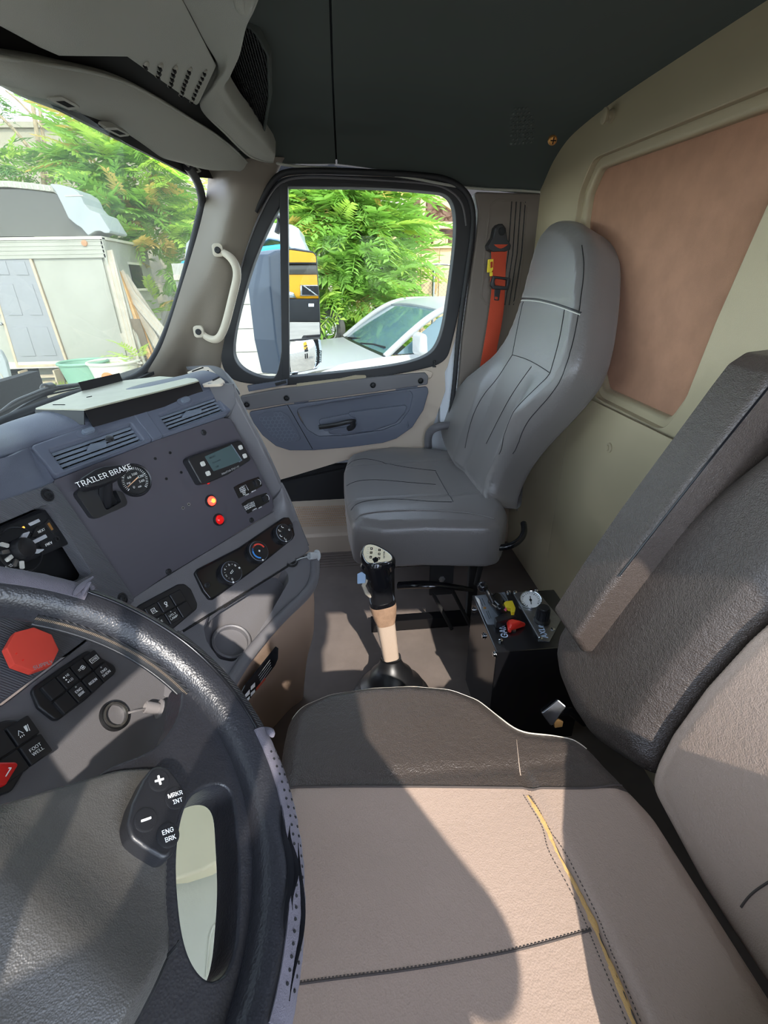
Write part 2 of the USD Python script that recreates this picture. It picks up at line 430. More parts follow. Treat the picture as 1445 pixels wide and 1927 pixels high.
mat('wrap_suede', C(88, 84, 92), 0.9, (900, 0.0006), var=0.15, vscale=30)
mat('wrap_mesh', C(20, 20, 24), 0.6, (300, 0.001), tex='weave')
mat('cream', C(222, 212, 172), 0.6, var=0.05)
mat('pale_panel', C(204, 204, 180), 0.5, (200, 0.0003), var=0.05)
mat('chrome', C(205, 208, 212), 0.12, metal=1.0)
mat('steel', C(160, 160, 160), 0.35, metal=1.0, var=0.08, vscale=60)
mat('tray_metal', C(178, 176, 160), 0.42, metal=0.6, var=0.05, vscale=25)
mat('tray_black', C(20, 20, 22), 0.35)
mat('screw', C(48, 48, 50), 0.35, metal=0.6)
mat('hole', C(6, 6, 7), 0.9)
mat('white_print', C(235, 235, 232), 0.6)
mat('grey_print', C(150, 150, 150), 0.6)
mat('red_gloss', C(232, 52, 40), 0.35)
mat('red_plastic', C(206, 26, 24), 0.4)
mat('orange_red', C(226, 74, 58), 0.5)
mat('blue_print', C(60, 140, 220), 0.5)
mat('yellow', C(226, 200, 40), 0.45)
mat('orange_belt', C(190, 70, 42), 0.75, (260, 0.0006), tex='weave')
mat('lamp_red_lit', C(255, 40, 30), 0.2, emit=(1.0, 0.05, 0.03), estr=1.7)
mat('lamp_core', C(255, 150, 40), 0.2, emit=(1.0, 0.25, 0.03), estr=2.2)
mat('lamp_red_dim', C(200, 14, 14), 0.15, emit=(1.0, 0.02, 0.02), estr=0.16)
mat('lcd', C(66, 84, 86), 0.35)
mat('lcd_text', C(40, 52, 54), 0.4)
mat('button_grey', C(198, 196, 188), 0.5)
mat('needle', C(240, 190, 150), 0.5)
mat('gauge_face', C(235, 236, 236), 0.4)
mat('thread', C(210, 200, 185), 0.8)
mat('thread_dark', C(70, 62, 58), 0.8)
mat('foam', C(196, 158, 100), 0.9, (300, 0.001))
mat('brass', C(190, 140, 80), 0.4, metal=0.8)
mat('wood_box', C(190, 160, 130), 0.5)
mat('cover_brown', C(158, 134, 116), .5, (700, .0003))
mat('paint_white_cab', C(225, 230, 235), .3)
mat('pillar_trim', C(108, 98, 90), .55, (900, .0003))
mat('beige_handle', C(196, 186, 168), .45, (900, .0002))
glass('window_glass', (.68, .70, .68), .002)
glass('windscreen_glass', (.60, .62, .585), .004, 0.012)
glass('clear_cover', (.98, .98, .98), .01)
mat('cap_clear', C(170, 172, 172), .15)
mat('cap_rubber', C(120, 116, 116), .45)
mat('button_silver', C(190, 192, 198), .35)
mat('shift_tan', C(176, 158, 142), .45, (500, .0004), tex='leather')
mat('shift_brown', C(150, 122, 100), .5, (400, .0006), var=.18, vscale=40)
mat('plate_cream', C(228, 216, 186), .4)
mat('paddle_blue', C(150, 176, 206), .4)
mat('case_black', C(16, 16, 18), .14, spec=.8)
mat('plate_silver', C(150, 158, 168), .35, metal=.6)
mat('pink', C(226, 96, 130), .5)
mat('pen_blue', C(196, 214, 240), .6)
mat('yard_ground', C(150, 142, 128), .9, (8, .01), var=.12, vscale=.6)
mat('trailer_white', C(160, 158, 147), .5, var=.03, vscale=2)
mat('trailer_edge', C(206, 200, 184), .7, var=.1, vscale=5)
mat('door_frame_wood', C(188, 170, 146), .8, var=.1, vscale=6)
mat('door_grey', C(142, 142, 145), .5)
mat('fairing_white', C(152, 157, 158), .35)
mat('cab_glass', C(70, 66, 58), .1)
mat('cab_brown', C(112, 100, 84), .8, var=.15, vscale=5)
mat('rust', C(176, 130, 96), .7)
mat('concrete', C(160, 155, 146), .9)
mat('tub_green', C(132, 172, 150), .5)
mat('tub_white', C(214, 212, 200), .5)
mat('orange_spot', C(236, 140, 90), .7)
mat('plank_grey', C(170, 162, 148), .85, var=.08, vscale=8)
mat('wood_tan', C(196, 152, 96), .8, var=.12, vscale=8)
mat('building_wall', C(160, 152, 134), .9, var=.04, vscale=1.5)
mat('bark', C(168, 148, 122), .9, (30, .004), var=.15, vscale=10)
mat('tarp_blue', C(40, 150, 214), .5)
mat('pickup_white', C(158, 158, 156), .25)
mat('pickup_glass', C(70, 92, 96), .06, spec=.9)
mat('tarp_brown', C(124, 96, 80), .8, var=.08, vscale=4)
mat('beam_wood', C(214, 184, 140), .8, var=.06, vscale=6)
mat('plywood', C(222, 190, 146), .8, var=.08, vscale=2)
mat('mirror_grey', C(62, 72, 84), .45)
mat('mirror', C(225, 228, 230), .01, metal=1.0)
mat('truck_yellow', C(238, 170, 24), .35)
def leafmat(name, col):
    M[name] = usdkit.material(stage, f'/World/Looks/{name}', {'d': ('diffuse_bsdf', {'color': col}), 't': ('translucent_bsdf', {'color': tuple(np.array(col) * [1.2, 1.25, .7])}), 'g': ('glossy_bsdf', {'color': (1, 1, 1), 'roughness': .35}), 'm': ('mix_closure', {'fac': .35}), 'm2': ('mix_closure', {'fac': .05})},
        [('d.BSDF', 'm.closure1'), ('t.BSDF', 'm.closure2'), ('m.closure', 'm2.closure1'), ('g.BSDF', 'm2.closure2')], surface='m2.closure')
leafmat('leaf_green', C(134, 172, 84)); leafmat('leaf_lime', C(178, 204, 98)); leafmat('leaf_red', C(206, 176, 110)); leafmat('leaf_dark', C(92, 128, 76))
mat('shirt_dark', C(60, 64, 72), .85)
mat('skin', C(196, 150, 122), .55)
mat('stitch_brown', C(120, 104, 84), .8)
mat('tyre_dusty', C(92, 90, 88), .9)
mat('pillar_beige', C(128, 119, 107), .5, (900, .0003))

# ================================================================== the cab shell
DP = Pl((0, 2.0, 0), (0, -1, 0))                       # inner face of the passenger door; uv = (x, z)
GLASS_MAIN = [(544, 352), (700, 353), (792, 360), (832, 374), (850, 400), (856, 450), (846, 540), (832, 625), (820, 655), (785, 676), (690, 697), (544, 709)]
GLASS_VENT = [(525, 390), (530, 392), (532, 708), (500, 708), (470, 698), (450, 678), (444, 655), (448, 615), (470, 520), (500, 440)]
SEAL_OUT = [(418, 655), (428, 600), (452, 500), (478, 420), (505, 362), (522, 343), (548, 333), (620, 331), (795, 341), (842, 352), (872, 378), (882, 420), (874, 520), (852, 640), (836, 676), (800, 694), (690, 712), (545, 727), (480, 722), (440, 706), (420, 685)]
def smooth_poly(px, P, n=140, h=0):
    return Polygon(spline(P.uvs(px, h), n, closed=True)).buffer(0)
g_main, g_vent = Polygon(DP.uvs(chaikin([(538, 352), (700, 353), (800, 360), (848, 366), (860, 420), (846, 540), (830, 644), (796, 678), (690, 696), (538, 710)]))), Polygon(DP.uvs(chaikin([(529, 384), (533, 384), (534, 710), (490, 712), (446, 690), (436, 650), (468, 520), (500, 440), (529, 384)])))
seal_out = Polygon(DP.uvs(chaikin([(540, 725), (480, 724), (430, 714), (412, 672), (428, 600), (452, 500), (478, 420), (508, 350), (540, 329), (620, 329), (800, 336), (868, 348), (890, 400), (876, 520), (850, 650), (836, 684), (780, 698), (690, 714), (540, 725)]))).buffer(0)
BZ = 1.60

# --- floor, bulkhead, left side (the driver's door, window wound down) and roof
f = Thing('floor', 'black rubber floor mat of the cab', kind='structure')
f.part('mat', box((-1.2, -0.16, -0.03), (0.80, 1.985, 0.0)), 'floor_rubber', False)
for k in range(7):
    f.part('mat_rib', rbox((-0.17, 1.80 + 0.022 * k, -0.001), (0.5, 1.81 + 0.022 * k, 0.004), 0.002), 'floor_rubber', 30)
f.done()
single('wall_front', box((-1.24, -0.16, -0.03), (-1.2, 2.02, 0.86)), 'black_matte', 'dark bulkhead under the windscreen', kind='structure', smooth=False)

d2 = Thing('door_2', 'driver side door with its window wound down', kind='structure')
lp = Pl((0, -0.14, 0), (0, -1, 0))
outer = Polygon([(-1.2, -0.03), (0.82, -0.03), (0.82, 1.60), (0.50, 1.72), (-0.42, 1.72), (-0.5, 1.5), (-0.80, 0.88), (-1.2, 0.86)])
def dn(g): return affinity.translate(affinity.scale(g, 1.25, 1.20, origin=(-.42, 1.455)), 0, .025)
d2.part('door_panel', prism(lp, outer.difference(dn(g_main)).difference(dn(g_vent)), -0.03, 0.02), 'beige_trim', 30)
d2.part('window_seal', prism(lp, dn(seal_out).difference(dn(g_main)).difference(dn(g_vent)), 0.02, 0.035, 0.004), 'seal_black', 30)
d2.done()

def zlow(x): return 1.522 - 0.115 * max(x - 0.02, 0)
def ceil_profile(x):
    w = float(np.clip((x - 0.15) / 0.61, 0, 1)) ** 1.6
    a = np.array([(2.0, zlow(x)), (1.985, zlow(x) + 0.07), (1.93, 1.63), (1.80, 1.685), (1.4, 1.71), (0.6, 1.72), (-0.2, 1.71)])
    b = np.array([(2.0, 1.428), (1.965, 1.448), (1.88, 1.505), (1.74, 1.545), (1.4, 1.560), (0.6, 1.555), (-0.2, 1.55)])
    return [(x, *p) for p in a * (1 - w) + b * w]
ce = Thing('ceiling', 'dark grey moulded roof lining in two panels', kind='structure')
ce.part('roof_panel', sheet([ceil_profile(x) for x in (-0.52, -0.3, -0.1, 0.014)], 0.012, 16, 60, 'pchip'), 'headliner', 40)
ce.part('roof_panel', sheet([ceil_profile(x) for x in (0.020, 0.2, 0.4, 0.6, 0.7, 0.775)], 0.012, 30, 60, 'pchip'), 'headliner', 40)
ce.part('seam_backing', sheet([[(x, p[1] * 1.002 if p[1] > 0 else p[1], p[2] + 0.013) for p in ceil_profile(0.017)] for x in (0.008, 0.026)], 0.004, 3, 60, 'pchip'), 'hole', 40)
# bright lower lip of the lining over the door
lip1 = [un(px, py, y=1.985) for px, py in [(505, 303), (530, 309), (570, 314), (634, 317)]]
lip2 = [un(px, py, y=1.985) for px, py in [(641, 318), (700, 325), (780, 336), (868, 352), (960, 358), (1024, 362)]]
ce.part('edge_lip', tube(spline(lip1, 24), 0.0045), 'headliner_grey', 40)
ce.part('edge_lip', tube(spline(lip2, 30), 0.0045), 'headliner_grey', 40)
# perforated patch and the brass screw by the rear corner
hp = Pl((0, 1.962, 0), (0, -1, -0.35))
dots = []
for r in range(9):
    for c in range(6):
        px, py = 962 + c * 7.5 + (r % 2) * 3.7, 207 + r * 8.0 - c * 0.6
        if (px - 980) ** 2 / 26 ** 2 + (py - 240) ** 2 / 38 ** 2 < 1.15:
            q = hp.at(px, py); dots.append(lathe(q, [(0.0032, -0.004), (0.0032, 0.0006), (0.0022, 0.0012), (0.0, 0.0012)], 6))
ce.part('perforation_dot', cat(*dots), 'headliner', 30, kind='stuff')
q = hp.at(1040, 264)
scr = ce.part('screw', lathe(q, [(0.011, -0.006), (0.011, 0.001), (0.008, 0.004), (0.0, 0.005)], 18), 'brass', 30, label='brass coloured screw head')
ce.part('slot', cat(rplate(q, 0.015, 0.0025, 0.004, 0.0056, 0.001, 0.0002), rplate(q, 0.0025, 0.015, 0.004, 0.0056, 0.001, 0.0002)), 'hole', 30, of=scr)
ce.done()

# --- passenger door
d = Thing('door_1', 'beige passenger door with a blue grey pocket panel and a black framed window', kind='structure')
PANEL = [tuple(DP.uv(*q)) for q in [(560, 327), (535, 330), (500, 364), (466, 448), (436, 540), (413, 640), (398, 700)]] + [(-0.75, 0.80), (-0.75, 0.42)]
right_edge = [DP.uv(*p) for p in [(650, 866), (800, 842), (815, 800), (828, 765), (838, 735), (837, 700), (842, 690), (856, 640), (884, 470), (888, 415), (876, 370), (846, 343), (800, 333)]]
low = [DP.uv(*p) for p in [(520, 905), (548, 897)]]
pock_out = rnd(DP.uvs([(468, 774), (540, 761), (640, 748), (804, 726), (805, 738), (796, 770), (775, 803), (745, 824), (720, 832), (660, 840), (590, 846), (545, 846), (520, 838), (495, 818), (478, 795)]), 0.012)
pocket = rnd(DP.uvs([(556, 768), (660, 750), (770, 733), (776, 742), (770, 770), (752, 795), (720, 808), (650, 818), (600, 820), (580, 808), (566, 790)]), 0.02)
pan = Polygon(PANEL + [tuple(p) for p in low + right_edge]  ).buffer(0)
d.part('door_panel', prism(DP, rnd(pan, 0.012).difference(seal_out.buffer(-0.006)).difference(pocket.buffer(0.004)), -0.05, 0.0, 0.005), 'beige_trim', 35)
shell = Polygon([(-0.30, 1.60), (-0.45, 1.45), (-0.68, 0.9), (-0.74, 0.82), (-0.75, 0.0), (0.80, 0.0), (0.80, 1.60)]).difference(affinity.scale(seal_out, 1.03, 1.03))
hi_ = Polygon([(-1, 1.30), (.40, 1.30), (.40, 1.36), (.9, 1.36), (.9, 1.7), (-1, 1.7)])
d.part('outer_skin', prism(Pl((0, 2.075, 0), (0, -1, 0)), shell.difference(hi_), -0.02, 0.0), 'paint_white_cab', 30)
d.part('upper_seal', prism(Pl((0, 2.075, 0), (0, -1, 0)), shell.intersection(hi_), -0.02, 0.0), 'seal_black', 30)
d.part('window_frame', prism(DP, seal_out.difference(g_main).difference(g_vent).buffer(0), -0.045, 0.008, 0.005), 'seal_black', 35)
d.part('window_frame_line', tube(spline([DP.p(*DP.uv(*p, 0.01), 0.010) for p in [(445, 540), (466, 462), (495, 392), (520, 352), (548, 337), (630, 335), (795, 345), (843, 357), (868, 382), (877, 425)]], 60), 0.0035, 8), 'plastic_grey', 40)
bar_poly = Polygon(DP.uvs([(526, 345), (542, 345), (545, 712), (531, 712)]))
d.part('division_bar', prism(DP, bar_poly, -0.02, 0.012, 0.003), 'seal_black', 30)
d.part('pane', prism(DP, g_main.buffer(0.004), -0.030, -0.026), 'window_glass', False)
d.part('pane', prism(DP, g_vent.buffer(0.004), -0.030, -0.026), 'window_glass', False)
# ledge and switch plate under the window
d.part('sill_ledge', plate(DP, [(470, 742), (545, 728), (700, 712), (800, 696), (815, 700), (812, 712), (660, 728), (545, 742), (473, 757)], -0.001, 0.012, 0.01, 0.005), 'beige_trim', 35)
d.part('sill_recess', plate(DP, [(556, 722), (640, 712), (668, 706), (690, 706), (688, 712), (640, 722), (560, 730)], 0.010, 0.0135, 0.006, 0.001), 'wall_trim', 35)
sw = d.part('switch_plate', plate(DP, [(465, 726), (541, 714), (541, 724), (468, 737)], 0.0, 0.016, 0.002, 0.002), 'plastic_blue_grey', 30)
d.part('switch', plate(DP, [(517, 721), (537, 716), (539, 721), (519, 726)], 0.016, 0.024, 0.002, 0.002), 'black_plastic', 30, of=sw)
d.part('lock_pin', cat(lathe(Pl(un(817, 690, y=1.985), (0, 0, 1), (0, 1, 0)), [(0.008, -0.002), (0.007, 0.002), (0.004, 0.004), (0.0035, 0.016), (0.0055, 0.018), (0.0055, 0.024), (0, 0.026)], 14)), 'black_plastic', 40, label='small black lock pin')
# blue grey panel: rail on top, speaker cover on the left, pocket with handle on the right
d.part('upper_rail', plate(DP, [(451, 746), (520, 733), (640, 717), (780, 702), (800, 701), (806, 708), (805, 724), (640, 747), (540, 760), (468, 772), (460, 770)], 0.0, 0.020, 0.008, 0.008, 4), 'plastic_grey', 35)
d.part('pocket_panel', prism(DP, pock_out.difference(pocket), -0.001, 0.014, 0.004), 'plastic_blue_grey', 35)
d.part('pocket_back', sheet([[DP.p(u, v, h) for u, v, h in row] for row in
    [[(-0.22, 0.73, 0.012), (0.0, 0.75, -0.002), (0.2, 0.755, 0.0), (0.31, 0.775, 0.012)],
     [(-0.2, 0.66, 0.006), (0.0, 0.66, -0.012), (0.2, 0.66, -0.005), (0.30, 0.68, 0.010)],
     [(-0.17, 0.59, 0.008), (0.0, 0.58, -0.008), (0.2, 0.60, -0.002), (0.28, 0.63, 0.010)],
     [(-0.14, 0.54, 0.013), (0.0, 0.535, 0.012), (0.2, 0.55, 0.012), (0.26, 0.58, 0.013)]]], 0.003, 20, 30), 'plastic_blue_grey', 40)
d.part('pull_ledge', plate(DP, [(645, 778), (700, 770), (768, 762), (762, 778), (745, 797), (700, 812), (640, 818), (600, 816), (630, 806), (672, 800), (668, 788)], -0.002, 0.010, 0.01, 0.006, 4), 'plastic_blue_grey', 35)
d.part('panel_split', tube([DP.p(*DP.uv(541, 762, .014), 0.0145), DP.p(*DP.uv(588, 845, .014), 0.0145)], 0.0013, 6), 'hole', 30)
spk = d.part('speaker_cover', plate(DP, [(484, 782), (498, 776), (528, 774), (542, 782), (560, 812), (566, 826), (558, 831), (530, 832), (508, 820), (492, 800)], 0.013, 0.017, 0.008, 0.002), 'plastic_blue_grey', 30)
hexes = []
hp2 = Polygon(DP.uvs([(488, 784), (528, 777), (540, 784), (562, 826), (530, 829), (510, 817)]))
for r in range(12):
    for c in range(12):
        u, v = -0.40 + c * 0.018 + (r % 2) * 0.009, 0.50 + r * 0.0156
        if hp2.contains(Point(u, v)):
            o = Point(u, v).buffer(0.0098, quad_segs=1.5) if False else Polygon([(u + 0.0098 * math.sin(k * math.pi / 3), v + 0.0098 * math.cos(k * math.pi / 3)) for k in range(6)])
            hexes.append(prism(DP, o.difference(Polygon([(u + 0.0085 * math.sin(k * math.pi / 3), v + 0.0085 * math.cos(k * math.pi / 3)) for k in range(6)])), 0.0165, 0.0176))
d.part('hexagon_relief', cat(*hexes), 'plastic_slate', False, of=spk, kind='stuff')
hb = d.part('handle_cup', plate(DP, [(598, 790), (664, 777), (678, 784), (676, 808), (650, 812), (610, 812)], 0.0, 0.004, 0.012, 0.002), 'plastic_blue_grey', 30)
hp3 = [DP.p(*DP.uv(*p), h) for p, h in [((601, 800), 0.034), ((630, 795), 0.040), ((658, 789), 0.038), ((668, 790), 0.030)]]
d.part('door_handle', cat(tube(spline(hp3, 20), 0.011, 12, flat=(0.9, 0.5), up=(0, 0, 1)), tube(spline([DP.p(*DP.uv(662, 788), 0.034), DP.p(*DP.uv(664, 798), 0.026), DP.p(*DP.uv(656, 806), 0.004)], 10), 0.012, 12)), 'black_plastic', 40, label='black interior door handle')
for p in [(466, 759), (540, 747), (701, 723), (790, 715)]:
    q = DP.at(*p, h=0.019)
    i = d.part('screw', lathe(q, [(0.0125, -0.002), (0.0125, 0.002), (0.0095, 0.003), (0.0085, 0.001), (0.0075, 0.001), (0.006, 0.003), (0, 0.0035)], 20), 'screw', 30)
    d.part('recess', lathe(q, [(0.0028, 0.003), (0.0028, 0.0038), (0, 0.0038)], 6), 'hole', False, of=i)
d.done()

# --- body side round the door: step, kick plate, rear pillar trim
w = Thing('wall_right', 'beige trim of the passenger side round the door with step and pillar', kind='structure')
kp = Pl((0, 2.01, 0), (0, -1, 0))
w.part('kick_panel', prism(kp, Polygon([(-0.75, 0.40), (-0.75, 0.19), (0.6, 0.19), (0.6, 0.40)]), -0.05, -0.02), 'black_matte', 30)
w.part('pocket_front', prism(kp, Polygon([kp.uv(*p) for p in [(520, 912), (548, 903), (652, 882), (750, 870), (750, 945), (545, 946), (520, 948)]]), -0.02, 0.0, 0.003), 'black_matte', 30)
w.part('sill_trim', sheet([[(x, 2.02, 0.24), (x, 1.955, 0.232), (x, 1.945, 0.20), (x, 1.94, 0.10), (x, 1.93, 0.085), (x, 1.93, 0.0)] for x in (-0.75, 0.0, 0.75)], 0.01, 6, 60, False), 'beige_trim', 30)
dots = []
for r in range(9):
    for c in range(26):
        px, py = 556 + c * 4.0 + (r % 2) * 2, 955 + r * 4.4 - c * 0.12
        o = un(px, py, y=1.942)
        dots.append(lathe(Pl(o, (0, -1, 0.03)), [(0.0032, -0.004), (0.0032, 0.002), (0.0022, 0.0028), (0, 0.0028)], 6))
w.part('tread_dot', cat(*dots), 'wood_box', 30, kind='stuff')
# painted door jamb seen between the two rubber seals, and the seals
jamb = rnd(DP.uvs([(838, 640), (852, 600), (868, 500), (874, 430), (884, 430), (878, 520), (862, 640), (858, 700), (846, 760), (838, 800), (836, 700)]), 0.002)
w.part('door_jamb', prism(Pl((0, 2.03, 0), (0, -1, 0)), jamb.buffer(0.02), -0.01, 0.02), 'paint_white_cab', 30)
sealpath = [(480, 398), (503, 357), (525, 330), (560, 322), (640, 322), (800, 331), (850, 342), (879, 366), (890, 400), (889, 440), (878, 520), (862, 640), (855, 720), (848, 780), (845, 850)]
w.part('door_seal', tube(spline([un(*p, y=1.985) for p in sealpath], 120), 0.010, 10), 'seal_black', 40)
pil = rnd([tuple(DP.uv(*p)) for p in [(890, 362), (950, 364), (1030, 366)]] + [(0.80, 1.42), (0.80, 0.0), (0.47, 0.0)] + [tuple(DP.uv(*p)) for p in [(850, 860), (860, 740), (868, 640), (884, 520), (895, 440), (897, 400)]], 0.01)
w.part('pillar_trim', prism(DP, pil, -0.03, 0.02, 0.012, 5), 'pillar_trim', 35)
bp = Pl((0, 1.98, 0), (0, -1, 0))
rec = rnd(bp.uvs([(922, 385), (935, 374), (985, 377), (995, 390), (990, 440), (975, 560), (962, 578), (915, 575), (904, 560), (910, 480)]), 0.01)
w.part('belt_recess', prism(bp, rec.difference(rec.buffer(-0.006)), -0.001, 0.002, 0.001), 'pillar_trim', 35)
for k in range(4):
    a, b = (963 + k * 8.5, 378 + k * 0.6), (942 + k * 8.0, 574)
    w.part('rib', tube([bp.hit(*a), bp.hit(a[0] * 0.55 + b[0] * 0.45 + 3, (a[1] + b[1]) / 2), bp.hit(*b)], 0.0022, 6), 'black_plastic', 40)
w.done()
hand = Thing('grab_handle', 'light grey curved side grab handle low between the passenger seat and door', 'handle')
hand.part('grip', tube(spline([un(806, 842, y=1.97), un(808, 815, y=1.94), un(822, 804, y=1.92), un(845, 800, y=1.93)], 24), 0.017, 14), 'plastic_grey', 40)
hand.done()

# --- windscreen, its black edge, front pillar
WP = Pl((-0.70, 1.5, 0.86), (0.92, 0, -0.385))
wn = Thing('window_1', 'large windscreen with a black rubber edge', kind='structure')
edge_px = [(-60, 830), (0, 800), (70, 770), (150, 742), (240, 716), (276, 693), (303, 650), (342, 540), (376, 405), (380, 378), (370, 340), (352, 312)]
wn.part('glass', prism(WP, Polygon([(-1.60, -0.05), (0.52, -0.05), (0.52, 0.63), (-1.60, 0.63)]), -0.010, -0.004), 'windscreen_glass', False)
wn.part('rubber_edge', tube(spline([WP.hit(*p) for p in edge_px], 160), 0.014, 10), 'seal_black', 40)
wn.done()
tp = Thing('trim_1', 'beige front pillar trim between windscreen and passenger door', kind='structure')
rows = []
for L, Mi, R in [((372, 285), (440, 300), (528, 296)), ((376, 395), (430, 398), (486, 397)), ((334, 540), (392, 540), (441, 540)), ((298, 648), (362, 655), (416, 655)), ((268, 702), (336, 722), (407, 722)), ((250, 800), (335, 805), (420, 805))]:
    a, c = WP.hit(*L) + WP.n * 0.012, un(*R, y=1.985)
    m = un(*Mi, y=1.93)
    rows.append([a, (a * 0.5 + m * 0.5) + np.array([0.01, -0.01, 0]), m, (m + c) / 2 + np.array([0, -0.008, 0]), c, c + np.array([0.0, 0.03, 0])])
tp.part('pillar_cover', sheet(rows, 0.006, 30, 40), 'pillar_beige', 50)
tp.done()
g = Thing('grab_handle', 'beige bow shaped grab handle bolted to the front pillar beside the windscreen', 'handle')
gp = [((409, 470), 1.915), ((425, 478), 1.895), ((438, 490), 1.885), ((446, 512), 1.88), ((441, 545), 1.88), ((430, 590), 1.88), ((420, 622), 1.885), ((408, 638), 1.89), ((392, 636), 1.895), ((374, 622), 1.91)]
g.part('grip', tube(spline([un(*p, y=y) for p, y in gp], 60), np.r_[np.linspace(0.010, 0.0135, 12), np.full(36, 0.0135), np.linspace(0.0135, 0.010, 12)], 14, flat=(1, 1.15)), 'beige_handle', 50)
for a, y in (((410, 471), 1.918), ((374, 624), 1.915)):
    q = Pl(un(*a, y=y - 0.02), (0.1, -1, 0))
    i = g.part('mount', rplate(q, 0.036, 0.042, -0.012, 0.010, 0.012, 0.004), 'beige_handle', 35)
    j = g.part('bolt', lathe(q, [(0.0105, 0.009), (0.0105, 0.013), (0.008, 0.0145), (0.0045, 0.0145), (0.0045, 0.011), (0, 0.011)], 20), 'screw', 30, label='dark round bolt head')
g.done()

# --- rear wall with its carpeted recess
RP = Pl((0.75, 0, 0), (-1, 0, 0))                        # uv = (-y, z)
rw = Thing('wall_back', 'beige moulded rear wall with a brown carpeted recess', kind='structure')
outline = Polygon([(-1.99, 0.0), (-1.99, 1.44), (-1.97, 1.49), (-1.84, 1.58), (-1.70, 1.61), (-1.5, 1.62), (-1.0, 1.62), (0.2, 1.62), (0.2, 0.0)])
recess = rnd(RP.uvs([(1088, 420), (1096, 366), (1116, 318), (1445, 197)]) + [(-0.5, 1.39), (-0.5, 1.2), tuple(RP.uv(1445, 330)), tuple(RP.uv(1330, 600)), tuple(RP.uv(1275, 745)), tuple(RP.uv(1245, 788)), tuple(RP.uv(1125, 732)), tuple(RP.uv(1100, 600))], 0.03)
rec_o = recess.buffer(0.026).intersection(Polygon([(-3, 0), (-0.45, 0), (-0.45, 3), (-3, 3)]))
rw.part('wall_panel', prism(RP, outline.difference(rec_o), -0.10, 0.0, 0.022, 6), 'wall_trim', 40)
rw.part('carpet_panel', prism(Pl((0.80, 0, 0), (-1, 0, 0)), rec_o.buffer(0.02), -0.01, 0.012), 'carpet_brown', 30)
rim = Polygon(inset(ringpts(rec_o.exterior, True), 0.0))
rw.part('recess_rim', prism(Pl((0.79, 0, 0), (-1, 0, 0)), rec_o.buffer(0.012).difference(recess), -0.01, 0.022, 0.010, 5), 'wall_trim', 40)
rw.part('lower_panel', sheet([[(0.70, -0.2, z), (0.735 + 0.0 * z, 1.30, z), (0.748, 1.485, z), (0.752, 1.50, z)] for z in (0.0, 0.4, 0.72, 0.82)], 0.004, 8, 30, False), 'wall_trim', 40)
q = RP.at(1152, 218)
hk = rw.part('coat_hook', lathe(q, [(0.016, -0.002), (0.015, 0.006), (0.011, 0.009), (0.011, 0.014), (0.018, 0.019), (0.018, 0.024), (0.012, 0.027), (0, 0.028)], 24), 'wall_trim', 40, label='small round beige coat hook')
q = RP.at(1158, 842, h=.017)
rw.part('button_plug', lathe(q, [(0.014, -0.002), (0.014, 0.004), (0.009, 0.006), (0.008, 0.009), (0, 0.011)], 24), 'wall_trim', 40)
rw.done()

# ================================================================== overhead: header, sun visor, console
vl = [un(*p, y=y) for p, y in [((-90, 122), .72), ((0, 160), .9), ((75, 194), 1.05), ((209, 249), 1.35), ((299, 294), 1.6), ((349, 308), 1.72), ((390, 319), 1.82), ((440, 320), 1.93)]]
vu = [un(*p, y=y) for p, y in [((-90, 84), .68), ((0, 108), .85), ((115, 125), 1.05), ((244, 159), 1.3), ((349, 219), 1.6), ((400, 250), 1.74), ((438, 279), 1.85), ((467, 308), 1.95)]]
v = Thing('sun_visor', 'long grey padded sun visor with small slots along the top of the windscreen', 'sun visor')
rows = []
for a, b in zip(vl, vu):
    m1, m2 = a * .7 + b * .3, a * .35 + b * .65
    dn = unit(np.cross(b - a, [0, 1, 0.1])); dn = dn if dn @ (CAM - a) > 0 else -dn
    rows.append([a + np.array([-.012, 0, .004]), a, m1 + dn * .010, m2 + dn * .011, b, b + np.array([-.02, 0, .012])])
v.part('padded_body', sheet(rows, 0.018, 50, 40, 'pchip'), 'headliner_grey', 50)
v.part('edge_piping', tube(spline(vu, 60), 0.0035, 8), 'headliner_grey', 50)
VP = Pl.thru(vl[2], vl[4], vu[3])
for k, (a, b, c, dd) in enumerate([((60, 168), (98, 167), (143, 192), (112, 194)), ((172, 227), (205, 228), (238, 245), (212, 247)), ((342, 304), (358, 302), (372, 316), (358, 320))]):
    P2 = VP.at(*a)
    qq = [P2.uv(*z) for z in (a, b, c, dd)]
    s_ = v.part('slot_plate', prism(P2, rnd(qq, .003), 0.001, 0.017, .002), 'headliner_grey', 30)
    cx = np.mean(qq, 0)
    v.part('slot', prism(P2, affinity.scale(Polygon(qq), .45, .45, origin=tuple(cx)), 0.015, 0.0178, 0), 'hole', 30, of=s_)
v.done()
hd = Thing('trim_2', 'dark header panel above the windscreen', kind='structure')
hd.part('header_panel', sheet([[(-0.475, -0.14, 1.43), (-0.475, 1.0, 1.43), (-0.455, 1.9, 1.47), (-0.40, 2.0, 1.48)], [(-0.46, -0.14, 1.74), (-0.46, 1.0, 1.74), (-0.44, 1.9, 1.72), (-0.38, 2.0, 1.62)]], 0.01, 4, 30, False), 'black_matte', 40)
hd.part('shelf_floor', sheet([[(-0.50, -0.1, 1.47), (-0.47, 1.0, 1.50), (-0.44, 1.6, 1.53), (-0.33, 1.95, 1.535)], [(-0.30, -0.1, 1.60), (-0.30, 1.0, 1.62), (-0.28, 1.6, 1.64), (-0.2, 1.96, 1.60)]], 0.006, 4, 30, True), 'black_matte', 40)
hd.done()
OC = Pl.thru(un(75, 92, y=.85), un(345, 198, y=1.5), un(345, 0, y=1.1))
